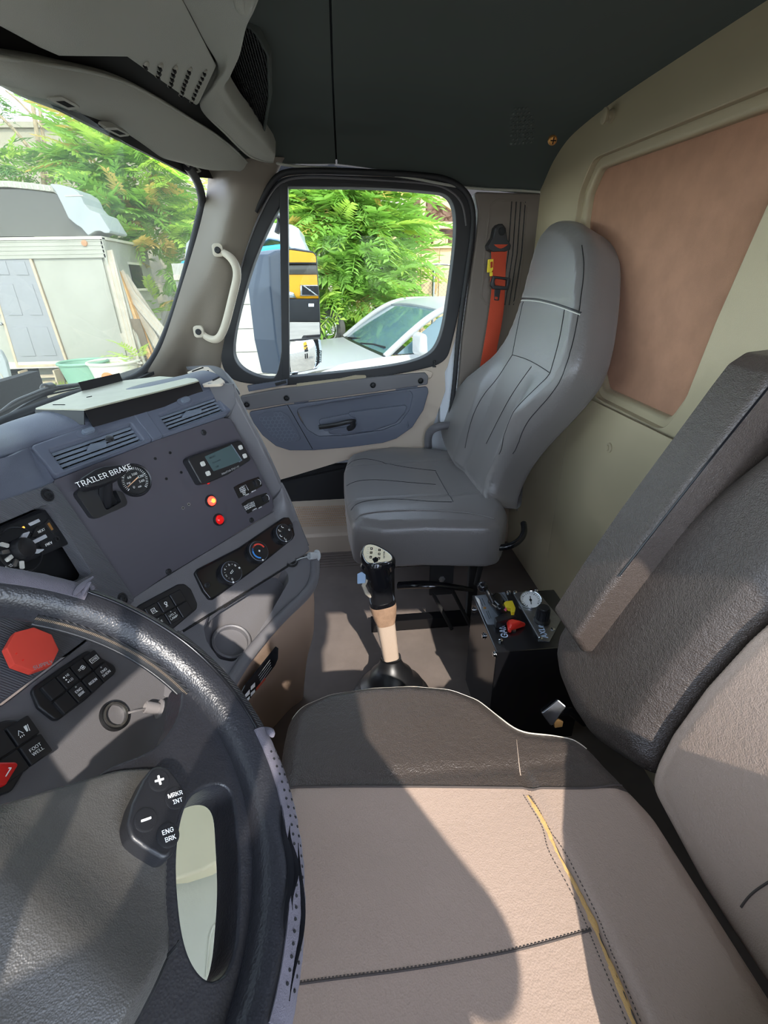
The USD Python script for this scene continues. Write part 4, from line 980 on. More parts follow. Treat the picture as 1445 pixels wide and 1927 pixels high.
# heater control panel with three dials
hc = Thing('heater_control_panel', 'black heater control strip with three round dials under the centre panel', 'control panel')
hpoly = [(366, 1078), (372, 1070), (450, 1030), (535, 972), (544, 971), (552, 985), (556, 1006), (552, 1014), (480, 1072), (402, 1128), (394, 1128), (382, 1112)]
hc.part('faceplate', plate(EP, hpoly, .001, .010, .006, .005, 4), 'black_gloss', 40)
EH = Pl(EP.o + EP.n * .010, EP.n, EP.ey)
_dir, _ = EH.toward((432, 1078), (528, 1006))
def epl(px):
    q = Pl(EH.hit(*px), EH.n, EH.ey); q.ex, q.ey = _dir.ex, _dir.ey; return q
for k, (p, kind) in enumerate([((431, 1079), 'fan'), ((482, 1040), 'temp'), ((530, 1006), 'mode')]):
    q = epl(p); R_ = .0245 if k < 2 else .0235
    i = hc.part('dial', lathe(q, [(R_ * 1.06, -.002), (R_ * 1.05, .007), (R_, .012), (R_ * .93, .0135), (0, .0135)], 40), 'black_plastic', 40)
    hc.part('dial_ring', lathe(q, [(R_ * .98, .0123), (R_ * .955, .0132), (R_ * .93, .0136)], 40), 'plastic_slate', 40, of=i)
    hc.part('hub', lathe(q, [(.0075, .013), (.0072, .0142), (0, .0142)], 24), 'black_matte', 40, of=i)
    if kind == 'fan':
        for s_, an in (('0', 232), ('2', 178), ('4', 128), ('6', 76), ('8', 24)):
            a_ = math.radians(an); hc.part('numeral', text(q, s_, .0050, .0136, .0165 * math.cos(a_), .0165 * math.sin(a_)), 'white_print', False, of=i)
        hc.part('fan_symbol', cat(tube([q.p(-.004, .0005, .0143), q.p(.0035, .0025, .0143)], .0006, 6), tube([q.p(-.004, -.0025, .0143), q.p(.0035, -.0005, .0143)], .0006, 6), tube(spline([q.p(-.004, .0005, .0143), q.p(-.0056, -.0012, .0143), q.p(-.004, -.0025, .0143)], 8), .0006, 6)), 'white_print', 40, of=i)
        hc.part('end_mark', cat(rplate(q, .004, .004, .0136, .0140, .001, .0002, -.0125, -.0195), rplate(q, .004, .004, .0136, .0140, .001, .0002, .0195, -.0030)), 'white_print', False, of=i)
        hc.part('tick_mark', arc_ticks(q, .0155, .0178, 205, 50, 4, .0003, .0136), 'white_print', False, of=i)
    if kind == 'temp':
        hc.part('blue_band', arcband(q, .0145, .018, 245, 150, .0136), 'blue_print', False, of=i, label='blue cold band')
        hc.part('blue_tick', arc_ticks(q, .0145, .018, 142, 130, 2, .0006, .0136), 'blue_print', False, of=i)
        hc.part('red_tick', arc_ticks(q, .0145, .018, 118, 106, 2, .0006, .0136), 'orange_red', False, of=i)
        hc.part('red_band', arcband(q, .0145, .018, 98, 0, .0136), 'orange_red', False, of=i, label='red warm band')
        hc.part('snowflake', cat(*[tube([q.p(-.0028 * math.cos(t), -.0028 * math.sin(t), .0144), q.p(.0028 * math.cos(t), .0028 * math.sin(t), .0144)], .0005, 5) for t in (0, 1.047, 2.094)]), 'white_print', 40, of=i)
        hc.part('end_mark', rplate(q, .004, .004, .0136, .0140, .001, .0002, -.0065, -.0215), 'white_print', False, of=i)
    if kind == 'mode':
        for an in (230, 180, 128, 76):
            a_ = math.radians(an); u, v_ = .0155 * math.cos(a_), .0155 * math.sin(a_)
            hc.part('airflow_symbol', cat(lathe(Pl(q.p(u, v_ + .002, 0), q.n), [(.0014, .0136), (0, .014)], 10), tube([q.p(u - .001, v_ + .0005, .0138), q.p(u - .0005, v_ - .002, .0138), q.p(u + .002, v_ - .0022, .0138), q.p(u + .0022, v_ - .0042, .0138)], .0007, 5)), 'white_print', 40, of=i)
        hc.part('defrost_symbol', arcband(type('Q', (), {'M': lambda s, a, q=q: q.M(np.asarray(a) + [.0162, -.001, 0])})(), .0016, .0026, 0, 359, .0136), 'white_print', False, of=i)
        hc.part('end_mark', rplate(q, .0038, .0038, .0136, .0140, .001, .0002, -.0115, -.0185), 'white_print', False, of=i)
for p in [(390, 1101), (546, 991)]:
    q = epl(p); i = hc.part('screw', lathe(q, [(.0065, -.001), (.0065, .001), (.0045, .003), (0, .0032)], 16), 'screw', 35)
    hc.part('recess', lathe(q, [(.0016, .003), (.0016, .0035), (0, .0035)], 6), 'hole', False, of=i)
hc.done()

def switch_bank(name, label, P, outline, org, tip, cols_, rows_, w, h, cells, end_wide=()):
    t_ = Thing(name, label, 'switch panel')
    t_.part('surround', plate(P, outline, .001, .007, .008, .003, 3), 'black_plastic', 40)
    PH = Pl(P.o + P.n * .007, P.n, P.ey)
    q, L_ = PH.toward(org, tip)
    for c in range(cols_):
        for r in range(rows_):
            cx, cy = (c + .5) * w, -(r + .5) * h
            i = t_.part('switch', rplate(q, w * .94, h * .95, -.001, .0045, .002, .0018, cx, cy), 'black_plastic', 40)
            for kind, arg in cells.get((c, r), ()):
                if kind == 'text':
                    for k, s_ in enumerate(arg.split('|')):
                        n_ = len(arg.split('|'))
                        t_.part('lettering', text(q, s_, .0042, .0046, cx, cy + (n_ - 1) * .003 - k * .0062), 'white_print', False, of=i)
                elif kind == 'dot':
                    t_.part('lamp_dot', lathe(Pl(q.p(cx, cy + h * .36, 0), q.n), [(.0015, .004), (.0012, .0052), (0, .0053)], 10), 'grey_print', 40, of=i)
                elif kind == 'sym':
                    t_.part('symbol', arg(q, cx, cy), 'white_print', 40, of=i)
    t_.done(); return q
def ln(q, cx, cy, pts, r=.00045, z=.0048): return tube([q.p(cx + a, cy + b, z) for a, b in pts], r, 5)
def ring_(q, cx, cy, r0, z=.0048, r=.00045, n=14): return tube([q.p(cx + r0 * math.cos(t), cy + r0 * math.sin(t), z) for t in np.linspace(0, 6.283, n)], r, 5)
def sym_mirror(q, x, y): return cat(ln(q, x, y, [(-.0035, .005), (.0035, .005), (.0035, -.004), (-.0035, -.004), (-.0035, .005)], .0006), ln(q, x, y, [(.0035, -.002), (.006, -.0045)], .0006), ln(q, x, y, [(-.001, .003), (-.001, -.002)], .0004), ln(q, x, y, [(.001, .003), (.001, -.002)], .0004))
def sym_lamp(q, x, y): return cat(ring_(q, x, y + .002, .0024, r=.0008), *[ln(q, x, y, [(k * .0011, -.0010), (k * .0019 - .001, -.0055)]) for k in (-1, 0, 1)])
def sym_dpf(q, x, y): return cat(ln(q, x, y, [(-.006, .001), (-.002, .001)]), ln(q, x, y, [(-.006, -.001), (-.002, -.001)]), *[ring_(q, x + a, y + b, .0015) for a, b in ((.0005, .0015), (.003, .002), (.0015, -.0015), (.0042, -.0008))])
def sym_box(q, x, y): return cat(ln(q, x, y, [(-.0075, .0035), (.0075, .0035), (.0075, -.0035), (-.0075, -.0035), (-.0075, .0035)]), text(q, 'OVRD', .0040, .0046, x, y))
def sym_lohi(q, x, y): return cat(*[lathe(Pl(q.p(x - .004 + .0002 * k, y + .0045 - .0045 * k, 0), q.n), [(.0016 - .0003 * k, .004), (.0012, .0052), (0, .0052)], 10) for k in range(3)], text(q, 'HI', .0036, .0046, x + .002, y + .0045), text(q, 'LO', .0036, .0046, x + .002, y - .004))
def sym_foot(q, x, y): return cat(ln(q, x - .005, y, [(-.003, -.003), (0, .003), (.003, -.003)]), *[ln(q, x - .005, y, [(-.002 + k * .002, -.0045), (-.0025 + k * .0025, -.0065)]) for k in range(3)], prism(q, rnd([(x + .002, y - .004), (x + .004, y - .004), (x + .006, y + .004), (x + .002, y + .004)], .0006), .0046, .005), ln(q, x, y, [(.0055, -.005), (.0075, .004)], .0004))
switch_bank('switch_panel', 'black switch block reading UTLY LAMP beside the cup tray', EP, [(232, 1166), (262, 1138), (335, 1099), (347, 1098), (360, 1108), (372, 1136), (371, 1146), (330, 1180), (285, 1212), (250, 1206)],
            (243, 1160), (346, 1104), 4, 2, .0262, .0265, {(1, 0): [('sym', sym_mirror)], (2, 0): [('sym', sym_lamp)], (2, 1): [('text', 'UTLY|LAMP'), ('dot', 0)], (1, 1): [('text', 'SEE|PV'), ('dot', 0)]})
switch_bank('switch_panel', 'black switch block with HI LO, RGEN and ENG BRK switches behind the steering wheel', KP, [(60, 1300), (66, 1290), (120, 1252), (166, 1222), (215, 1250), (222, 1262), (160, 1318), (112, 1354), (102, 1354), (72, 1330)],
            (72, 1296), (168, 1228), 4, 2, .0250, .0262, {(1, 0): [('sym', sym_lohi)], (2, 0): [('sym', sym_dpf)], (3, 0): [('sym', sym_box)], (1, 1): [('text', 'ENG|BRK'), ('dot', 0)], (2, 1): [('text', 'RGEN')], (3, 1): [('text', 'ENG|SHDN'), ('dot', 0)]})
sp = switch_bank('switch_panel', 'black switch block with FOOT WELL lamp switch at the left edge by the wheel hub', KP, [(-60, 1400), (-10, 1360), (14, 1354), (32, 1354), (66, 1374), (78, 1388), (79, 1398), (24, 1488), (-10, 1500), (-60, 1480)],
            (-46, 1404), (20, 1364), 2, 2, .032, .0300, {(1, 0): [('sym', sym_foot)], (1, 1): [('text', 'FOOT|WELL')]})
hz = Thing('hazard_switch', 'red triangular switch with a white arrow mark at the left edge', 'switch')
KH = Pl(KP.o + KP.n * .012, KP.n, KP.ey)
i = hz.part('button', plate(KH, [(-40, 1434), (30, 1433), (36, 1438), (12, 1477), (-10, 1478), (-40, 1478)], -.006, .004, .003, .0025), 'red_plastic', 40)
hz.part('mark', cat(tube([KH.hit(11, 1461, .0045), KH.hit(21, 1445, .0045)], .0008, 5), tube([KH.hit(21, 1445, .0045), KH.hit(16, 1445, .0045)], .0008, 5)), 'white_print', 40, of=i)
hz.done()
ok = Thing('supply_knob', 'red octagonal push pull supply knob behind the steering wheel', 'knob')
q = KP.at(43, 1237, h=.022)
qq, _ = KP.toward((43, 1237), (90, 1222)); q.ex, q.ey = qq.ex, qq.ey
oc8 = Polygon([(.0335 * math.cos(math.radians(22.5 + 45 * k)), .0335 * math.sin(math.radians(22.5 + 45 * k))) for k in range(8)])
i = ok.part('knob', prism(q, rnd(oc8, .002), -.006, .006, .0018), 'orange_red', 35)
ok.part('shaft', lathe(q, [(.012, -.030), (.012, -.005)], 18), 'black_plastic', 40)
ok.part('lettering', text(q, 'SUPPLY', .0052, .0061, .002, -.0265), 'grey_print', False, of=i)
ok.part('bump', cat(lathe(Pl(q.p(-.023, .0005, 0), q.n), [(.0016, .005), (.0012, .0068), (0, .007)], 10), lathe(Pl(q.p(-.019, -.011, 0), q.n), [(.0016, .005), (.0012, .0068), (0, .007)], 10)), 'red_gloss', 40, of=i)
ok.done()

def socket(P, p, cap_p, lab, labc, capdir, rad=.0135, clear=True):
    s_ = Thing('power_socket', lab, 'socket')
    q = P.at(*p)
    s_.part('collar', lathe(q, [(rad * 1.3, -.001), (rad * 1.28, .003), (rad * 1.15, .004), (rad * 1.1, .003)], 32), 'black_plastic', 40)
    s_.part('metal_ring', lathe(q, [(rad * 1.08, .002), (rad * 1.05, .0052), (rad * .88, .0052), (rad * .86, -.012), (0, -.012)], 32), 'steel', 40, label='bright metal ring and barrel')
    s_.done()
    c = Thing('socket_cap', labc, 'cap')
    o_ = P.hit(*cap_p, h=.016)
    q = Pl(o_, unit(capdir))
    c.part('plug', lathe(q, [(.0085, -.012), (.0095, .004), (.0095, .010), (.007, .011), (.0065, .003), (0, .003)], 24), 'cap_rubber' if not clear else 'cap_clear', 40)
    c.part('flange', lathe(q, [(.0105, -.016), (.0150, -.0145), (.0150, -.012), (.0090, -.011)], 28), 'cap_rubber' if not clear else 'cap_clear', 40)
    a = P.hit(*p, h=.004); b = P.hit(*cap_p, h=.008)
    c.part('strap', tube(spline([a + unit(b - a) * rad * 1.2, (a + b) / 2 + P.n * .003, b], 12), .0022, 8, flat=(.5, 1.2)), 'cap_rubber' if not clear else 'cap_clear', 40)
    c.done()
socket(TP, (547, 1057), (588, 1046), 'round power socket with a bright ring at the far end of the cup tray', 'clear plastic cap hanging off the shelf edge beside the cup tray', (-.75, -.55, .35))
socket(KP, (215, 1347), (285, 1332), 'round power socket with a pale ring in the knee panel behind the wheel', 'grey plastic cap with strap beside the socket behind the wheel', (-.7, -.3, .6), .0185, False)

# radio in its recess
ra = Thing('radio', 'black car radio with a round knob and silver buttons in the dash recess', 'radio')
FR = Pl(RD.o - RD.n * .006, RD.n, RD.ey)
ra.part('chassis', plate(FR, [(-160, 1050), (0, 990), (74, 958), (86, 958), (130, 1018), (130, 1024), (0, 1082), (-160, 1140)], -.05, 0, .004, .003), 'black_gloss', 35)
q, L_ = FR.toward((0, 1000), (80, 966))
kq = Pl(FR.hit(38, 1034), FR.n, FR.ey); kq.ex, kq.ey = q.ex, q.ey
i = ra.part('knob', lathe(kq, [(.0165, 0), (.016, .010), (.0145, .013), (.009, .0145), (0, .015)], 32), 'black_plastic', 45)
ra.part('knob_ring', lathe(kq, [(.036, -.001), (.0355, .001), (.0335, .0016), (.033, .0)], 40), 'black_plastic', 45)
for an in (140, 165, 190, 215, 240):
    a_ = math.radians(an)
    qq = Pl(kq.p(.024 * math.cos(a_), .024 * math.sin(a_), 0), kq.n, kq.ey); qq.ex, qq.ey = kq.ex * math.cos(a_) + kq.ey * math.sin(a_), kq.ey * math.cos(a_) - kq.ex * math.sin(a_)
    ra.part('preset_button', rplate(qq, .012, .006, 0, .003, .0015, .001), 'button_grey' if an in (140, 190, 240) else 'steel', 40)
for pts in ([(35, 1017), (45, 1003), (58, 999), (50, 1014), (44, 1018)], [(52, 1022), (86, 1005), (90, 1011), (58, 1027)], [(57, 1040), (58, 1033), (86, 1033), (74, 1041)], [(55, 984), (73, 976), (77, 981), (60, 989)]):
    ra.part('silver_button', plate(FR, pts, 0, .003, .001, .001), 'button_silver', 40)
for pts, s_ in (([(68, 991), (78, 990), (90, 1003), (60, 1011)], 'NEXT'), ([(78, 1020), (96, 1018), (102, 1027), (75, 1029)], 'PREV')):
    j = ra.part('track_button', plate(FR, pts, 0, .0025, .001, .001), 'black_plastic', 40)
    c = np.mean(pts, 0); qq, _ = FR.toward(tuple(c), (c[0] + 20, c[1] - 10)); ra.part('lettering', text(qq, s_, .004, .0026, .001, -.001), 'white_print', False, of=j)
qq, _ = FR.toward((16, 1066), (36, 1056)); ra.part('lettering', text(qq, 'ESC', .004, .0005, 0, 0), 'white_print', False)
qq, _ = FR.toward((95, 990), (101, 998))
j = ra.part('usb_port', plate(FR, [(85, 984), (92, 976), (110, 998), (101, 1005)], 0, .0018, .001, .0006), 'black_plastic', 35)
ra.part('usb_tongue', plate(FR, [(90, 985), (93, 983), (101, 996), (98, 998)], .0015, .003, .0003, .0003), 'brass', 35, of=j)
ra.part('jack', lathe(FR.at(107, 1014), [(.0045, 0), (.0045, .0015), (.0028, .0015), (.0028, 0), (0, 0)], 16), 'black_plastic', 40)
ra.part('indicator', lathe(FR.at(44, 993), [(.002, 0), (.0018, .001), (0, .0012)], 10), 'lamp_core', 40, label='small orange light')
ra.done()
# warning sticker on the brown cover
stp = Pl.thru(TP.hit(522, 1222, -.02), TP.hit(470, 1290, -.03), TP.hit(522, 1222, -.02) + np.array([-.03, -.0, -.1]))
st = Thing('warning_sticker', 'black sticker with white boxes and an orange stripe on the brown console side', 'sticker')
st.part('sheet', plate(stp, [(520, 1217), (524, 1220), (523, 1240), (518, 1252), (466, 1321), (455, 1303), (462, 1290)], .002, .004, .003, .0004), 'black_gloss', 30)
for pts in ([(461, 1308), (470, 1297), (470, 1306), (463, 1312)], [(472, 1292), (480, 1284), (480, 1292), (472, 1299)], [(472, 1304), (480, 1297), (480, 1302), (472, 1311)], [(464, 1316), (470, 1310), (470, 1315), (466, 1320)]):
    st.part('white_box', plate(stp, pts, .004, .0043, .0005, 0), 'white_print', False)
st.part('orange_stripe', plate(stp, [(482, 1295), (499, 1275), (500, 1279), (482, 1300)], .004, .0043, .0005, 0), 'orange_belt', False, label='orange stripe')
for k in range(4):
    st.part('text_line', tube([stp.hit(486 + k * 1.5, 1272 + k * 4, .0042), stp.hit(508 + k * 1, 1242 + k * 4.5, .0042)], .0005, 4), 'grey_print', False)
st.done()

# ================================================================== steering wheel
SW = Pl((-.24, .187, .84), (math.sin(.70), 0, math.cos(.70)))
RR, RT = .213, .0215
def rimpt(phi, psi, r):
    e = np.cos(phi)[..., None] * SW.ex + np.sin(phi)[..., None] * SW.ey
    return SW.o + (RR + r * np.cos(psi))[..., None] * e + (r * np.sin(psi))[..., None] * SW.n
def phi_of(px, py):
    u, v_ = SW.uv(px, py); return math.atan2(v_, u)
def band(p0, p1, s0, s1, r, thick=.002, nu=60, nv=14, wob=0, seed=1):
    a, b = np.meshgrid(np.linspace(p0, p1, nu), np.radians(np.linspace(s0, s1, nv)), indexing='ij')
    rr = r + (wob * (meshkit.fbm(np.stack([a * 40, b * 3, a * 0], -1), 3, seed) - .5) if wob else 0) + 0 * a
    g = rimpt(a, b, rr); gi = rimpt(a, b, rr - thick)
    k = nu * nv; I = np.arange(k).reshape(nu, nv)
    q = np.stack([I[:-1, :-1], I[:-1, 1:], I[1:, 1:], I[1:, :-1]], -1).reshape(-1, 4)
    if p1 < p0: q = q[:, ::-1]
    rim_ = np.concatenate([I[0, :-1], I[:-1, -1], I[-1, :0:-1], I[:0:-1, 0]]); rn_ = np.roll(rim_, -1)
    Q = np.vstack([q[:, ::-1], q + k, np.c_[rim_, rim_ + k, rn_ + k, rn_]])
    m = TM(np.vstack([g.reshape(-1, 3), gi.reshape(-1, 3)]), np.vstack([Q[:, [0, 1, 2]], Q[:, [0, 2, 3]]])); trimesh.repair.fix_normals(m); return m
sw = Thing('steering_wheel', 'black leather steering wheel with a torn laced cover and switch pad on the hub', 'steering wheel')
ph = np.linspace(0, 2 * np.pi, 200, endpoint=False)
sw.part('rim', tube(rimpt(ph, ph * 0, np.zeros(200)), RT, 24, closed=True), 'wheel_leather', 60)
hole_sw = Polygon(spline(SW.uvs([(372, 1490), (408, 1480), (430, 1494), (440, 1550), (446, 1640), (444, 1720), (437, 1790), (420, 1832), (396, 1848), (370, 1832), (346, 1782), (333, 1700), (330, 1620), (338, 1550), (352, 1510)], -.004), 90, closed=True)).buffer(0)
spk_out = Polygon(spline(SW.uvs([(170, 1475), (240, 1432), (290, 1408), (322, 1370), (340, 1318), (352, 1268), (420, 1330), (470, 1400), (504, 1500), (520, 1600), (524, 1720), (516, 1830), (500, 1940), (480, 2040), (300, 2060), (200, 1900), (150, 1650)], -.004), 160, closed=True)).buffer(0)
sw.part('spoke', prism(SW, spk_out.difference(hole_sw), -.035, -.001, .013, 6), 'wheel_leather', 50)
hub_o = SW.uvs([(-420, 1640), (-200, 1560), (0, 1500), (150, 1457), (230, 1435), (296, 1431), (338, 1450), (352, 1480), (338, 1520), (329, 1600), (328, 1680), (337, 1775), (305, 1850), (262, 1927), (210, 2010), (100, 2260), (-200, 2400), (-420, 2100)], .012)
ra_, rb_ = SW.uv(-60, 1580, .02), SW.uv(215, 1830, .02)
def hubcrown(u, v_):
    d_ = unit(rb_ - ra_); nx = np.array([-d_[1], d_[0]])
    t_ = (u - ra_[0]) * nx[0] + (v_ - ra_[1]) * nx[1]
    return .013 * np.exp(-(t_ / .028) ** 2) - .006 * (1 / (1 + np.exp(-t_ / .01)))
hub = Puff(Pl(SW.o + SW.n * .012, SW.n, SW.ey), hub_o, .075, .014, hubcrown, corner=.02)
sw.part('hub_cover', hub.mesh, 'hub_vinyl', 60)
sw.part('hub_seam', tube(hub.on([(337, 1772), (312, 1822), (275, 1900), (240, 1990)], 20, .0006), .0014, 6), 'hole', 40)
pad_px = [(291, 1437), (318, 1443), (336, 1466), (352, 1490), (346, 1516), (334, 1552), (329, 1624), (312, 1620), (267, 1592), (246, 1575), (240, 1546), (250, 1509), (272, 1464)]
HPl = Pl(SW.o + SW.n * .013, SW.n, SW.ey)
i = sw.part('switch_pad', plate(HPl, pad_px, -.012, .0065, .008, .003, 3), 'black_plastic', 40)
HT = Pl(HPl.o + HPl.n * .0065, HPl.n, HPl.ey)
q0, _ = HT.toward((262, 1545), (288, 1536))
for p, s_ in (((299, 1469), '+'), ((274, 1543), '-'), ((330, 1502), 'MRKR|INT'), ((316, 1572), 'ENG|BRK')):
    q = Pl(HT.hit(*p), HT.n, HT.ey); q.ex, q.ey = q0.ex, q0.ey
    sw.part('button', lathe(q, [(.0085, -.002), (.0085, .0004), (.007, .0009), (0, .0004)], 28), 'black_plastic', 45, of=i)
    if s_ in '+-':
        sw.part('symbol', cat(rplate(q, .0075, .0016, .0002, .0013, .0004, .0002), *([rplate(q, .0016, .0075, .0002, .0013, .0004, .0002)] if s_ == '+' else [])), 'white_print', False, of=i)
    else:
        a_, b_ = s_.split('|'); sw.part('lettering', cat(text(q, a_, .0032, .0011, 0, .0025), text(q, b_, .0032, .0011, .0005, -.0028)), 'white_print', False, of=i)
# laced cover: mesh strip, suede flap with lacing holes, stitched inner edge, torn ends
pA, pB, pC = phi_of(160, 1110), phi_of(487, 1385), phi_of(532, 1990)
sw.part('mesh_strip', band(phi_of(330, 1195), pB, 18, 84, RT + .0016), 'wrap_mesh', 50, label='black woven mesh strip of the cover')
sw.part('cover_edge', tube(rimpt(np.linspace(pA, pB, 60), np.radians(np.full(60, 86.0)), np.full(60, RT + .001)), .0018, 8), 'black_gloss', 50)
sw.part('suede_flap', band(pB, pC, 0, 96, RT + .0018, wob=.0016), 'wrap_suede', 50, label='grey suede flap with lacing holes')
hs = []
for k, p_ in enumerate(np.linspace(pB - .12, pC + .1, 24)):
    for s_ in (58, 80):
        o_ = rimpt(np.array(p_), np.radians(np.array(float(s_))), np.array(RT + .0022)); nn = unit(o_ - rimpt(np.array(p_), np.array(0.), np.array(0.)))
        hs.append(lathe(Pl(o_, nn), [(.0011, -.0004), (.0011, .0004), (0, .0004)], 8))
sw.part('lacing_hole', cat(*hs), 'hole', False, kind='stuff')
for a_, b_, s_ in ((-.50, -.95, 98), (-.7, -1.15, 66), (-.62, -.9, 86)):
    n_ = 26; t_ = np.linspace(0, 1, n_)
    sw.part('tear', tube(rimpt(pB + a_ * .7 * (0 * t_ + 1) + (b_ - a_) * t_, np.radians(s_ + 5 * np.sin(t_ * 9)), np.full(n_, RT + .0022)), .0022 * np.sin(np.pi * np.clip(t_, .03, .97)), 6, flat=(.5, 1.4)), 'black_gloss', 50)
sw.part('top_flap', band(phi_of(-120, 1090), pA, 10, 110, RT + .0016, wob=.001), 'wrap_suede', 50)
pD, pE = phi_of(60, 1200), phi_of(335, 1318)
sw.part('inner_mesh', band(pD, pE, 172, 216, RT + .0014), 'wrap_mesh', 50)
st_ = []
for p_ in np.linspace(pD, pE, 110):
    a_ = rimpt(np.array(p_), np.radians(np.array(178.)), np.array(RT + .0016)); b_ = rimpt(np.array(p_ + .004), np.radians(np.array(186.)), np.array(RT + .0016))
    st_.append(tube([a_, b_], .00035, 4, cap=False))
sw.part('stitching', cat(*st_), 'stitch_brown', False, kind='stuff')
sw.part('inner_edge', tube(rimpt(np.linspace(pD, pE, 60), np.radians(np.full(60, 218.0)), np.full(60, RT + .0016)), .0016, 8), 'black_plastic', 50)
rng = np.random.default_rng(5)
for p_ in (pB, pA):
    o_ = rimpt(np.array(p_), np.radians(np.array(78.)), np.array(RT))
    for k in range(5):
        d_ = rng.normal(0, .006, 3); e_ = rng.normal(0, .010, 3)
        sw.part('frayed_end', tube(spline([o_ + d_ - e_ * .4, o_ + d_, o_ + d_ + e_ * .5 + rng.normal(0, .003, 3)], 8), [.0012, .003, .0036, .004, .0036, .003, .002, .0012], 8, flat=(.5, 1)), 'wrap_suede', 50)
# steering column behind the hub
sw.part('column', tube([SW.p(0, -.005, -.05), SW.p(0, -.02, -.14), SW.p(0, -.03, -.28)], [.05, .062, .06], 24), 'plastic_grey', 50)
sw.done()
CV = Pl(un(390, 1600, z=.60), (-.1, -.35, .93))
cc = Thing('column_cover', 'cream and pale grey moulded cover seen through the gap in the steering wheel', 'cover')
cc.part('upper_cover', plate(CV, [(250, 1470), (470, 1440), (455, 1560), (438, 1592), (412, 1622), (380, 1640), (330, 1656), (262, 1662)], -.02, .012, .006, .006, 4), 'cream', 40)
CW = Pl(CV.o - CV.n * .03, CV.n, CV.ey)
cc.part('lower_cover', plate(CW, [(270, 1560), (490, 1500), (475, 1780), (455, 1900), (290, 1900)], -.02, 0, .01, .006), 'pale_panel', 40)
im = [CW.hit(*p, .0005) for p in [(388, 1838), (392, 1790), (398, 1752), (408, 1738), (416, 1752), (412, 1800), (404, 1842)]]
cc.part('moulded_outline', tube(spline(im, 40), .0012, 6), 'pale_panel', 40)
cc.done()

# ================================================================== driver's seat
def cutm(m, a, b, up, keep):
    """the part of a mesh on one side of the upright plane through a and b"""
    n_ = unit(np.cross(np.asarray(b) - a, up)) * keep
    return trimesh.intersections.slice_mesh_plane(m, n_, np.asarray(a, float))
ds = Thing('driver_seat', 'driver seat in tan leather with black leather side bolsters and a split seam', 'seat')
CU = Pl((0, 0, .515), (0, 0, 1), (0, 1, 0))
far = [CU.uv(*p) for p in [(528, 1390), (538, 1345), (562, 1318), (620, 1294), (700, 1283), (780, 1279), (850, 1283), (905, 1303), (945, 1334), (984, 1360), (1040, 1366), (1085, 1374), (1118, 1398), (1150, 1432), (1180, 1462)]]
cu_o = [tuple(p) for p in far] + [(.385, .35), (.40, .05), (-.115, .05), (-.13, .25)]
def cucrown(u, v_):
    c1 = .010 * np.clip((v_ - .36) / .16, 0, 1) * np.clip((.20 - u) / .12, 0, 1)
    groove = -.003 * np.exp(-((v_ - .428) / .008) ** 2)
    x_ = .225 + (.43 - v_) * .02
    g2 = -.006 * np.exp(-((u - (.238 + (v_ - .30) * -.10)) / .006) ** 2) * (v_ < .42)
    return c1 + groove + g2 + .004 * (meshkit.noise(np.stack([u * 9, v_ * 9, 0 * u], -1), 3) - .5)
cu = Puff(CU, cu_o, .16, .035, cucrown, n=280, rings=60, corner=.03)
sa, sb = CU.hit(538, 1484), CU.hit(1130, 1483)
ds.part('cushion', cutm(cu.mesh, sa, sb, [0, 0, 1], 1 if np.cross(sb - sa, [0, 0, 1])[1] < 0 else -1), 'leather_tan', 50)
ds.part('cushion_bolster', cutm(cu.mesh, sa, sb, [0, 0, 1], -1 if np.cross(sb - sa, [0, 0, 1])[1] < 0 else 1), 'leather_black', 50, label='black leather bolster of the cushion')
def dashes(pts, n, r, lift=.0004, duty=.55, P=cu):
    L = P.on(pts, n * 4, lift); out = []
    for k in range(n):
        a_, b_ = L[k * 4], L[min(k * 4 + max(1, int(4 * duty)), len(L) - 1)]
        out.append(tube([a_, b_], r, 5, cap=False))
    return cat(*out)
ds.part('seam', tube(cu.on([(538, 1483), (700, 1484), (850, 1484), (1000, 1483), (1130, 1481), (1172, 1470)], 60, .0004), .0018, 6), 'thread_dark', 40)
ds.part('edge_welt', tube(cu.on([(548, 1340), (566, 1326), (622, 1302), (700, 1291), (780, 1287), (848, 1291), (900, 1310), (940, 1342), (980, 1369), (1038, 1376), (1082, 1385), (1106, 1400)], 60, .0006), .0012, 8), 'thread', 50, label='pale piping along the edge')
crack = [(992, 1497), (1006, 1520), (1028, 1560), (1044, 1596), (1075, 1655), (1108, 1722), (1124, 1760), (1140, 1800), (1165, 1860), (1196, 1935)]
Lc = cu.on(crack, 60, -.0004); wd = .0016 + .0016 * np.abs(np.sin(np.linspace(0, 9, 60))) + .002 * np.exp(-((np.linspace(0, 1, 60) - .62) / .04) ** 2)
ds.part('exposed_foam', tube(Lc, wd, 8, flat=(.45, 1.3), up=(0, 0, 1)), 'foam', 40, label='yellow foam showing in the split seam')
ds.part('split_edge', tube(cu.on([(p[0] + 4, p[1]) for p in crack], 60, .0004), .0011, 6), 'thread_dark', 40)
for dx in (-14, 16):
    ds.part('stitching', dashes([(p[0] + dx * (1 if k > 2 else .5), p[1]) for k, p in enumerate(crack)], 60, .0006), 'thread_dark', False, kind='stuff')
ds.part('cross_seam', tube(cu.on([(545, 1853), (640, 1840), (760, 1825), (880, 1806), (1000, 1782), (1112, 1752)], 60, .0002), .0012, 6), 'thread_dark', 40)
ds.part('stitching', dashes([(545, 1849), (640, 1836), (760, 1821), (880, 1802), (1000, 1778), (1112, 1748)], 80, .0008), 'thread_dark', False, kind='stuff')
ds.part('crease', tube(cu.on([(972, 1392), (976, 1430), (980, 1456)], 16, .0002), np.linspace(.0003, .0009, 16), 6), 'shift_tan', 40)
BK = Pl((.40, .33, .48), (-.914, 0, .407))
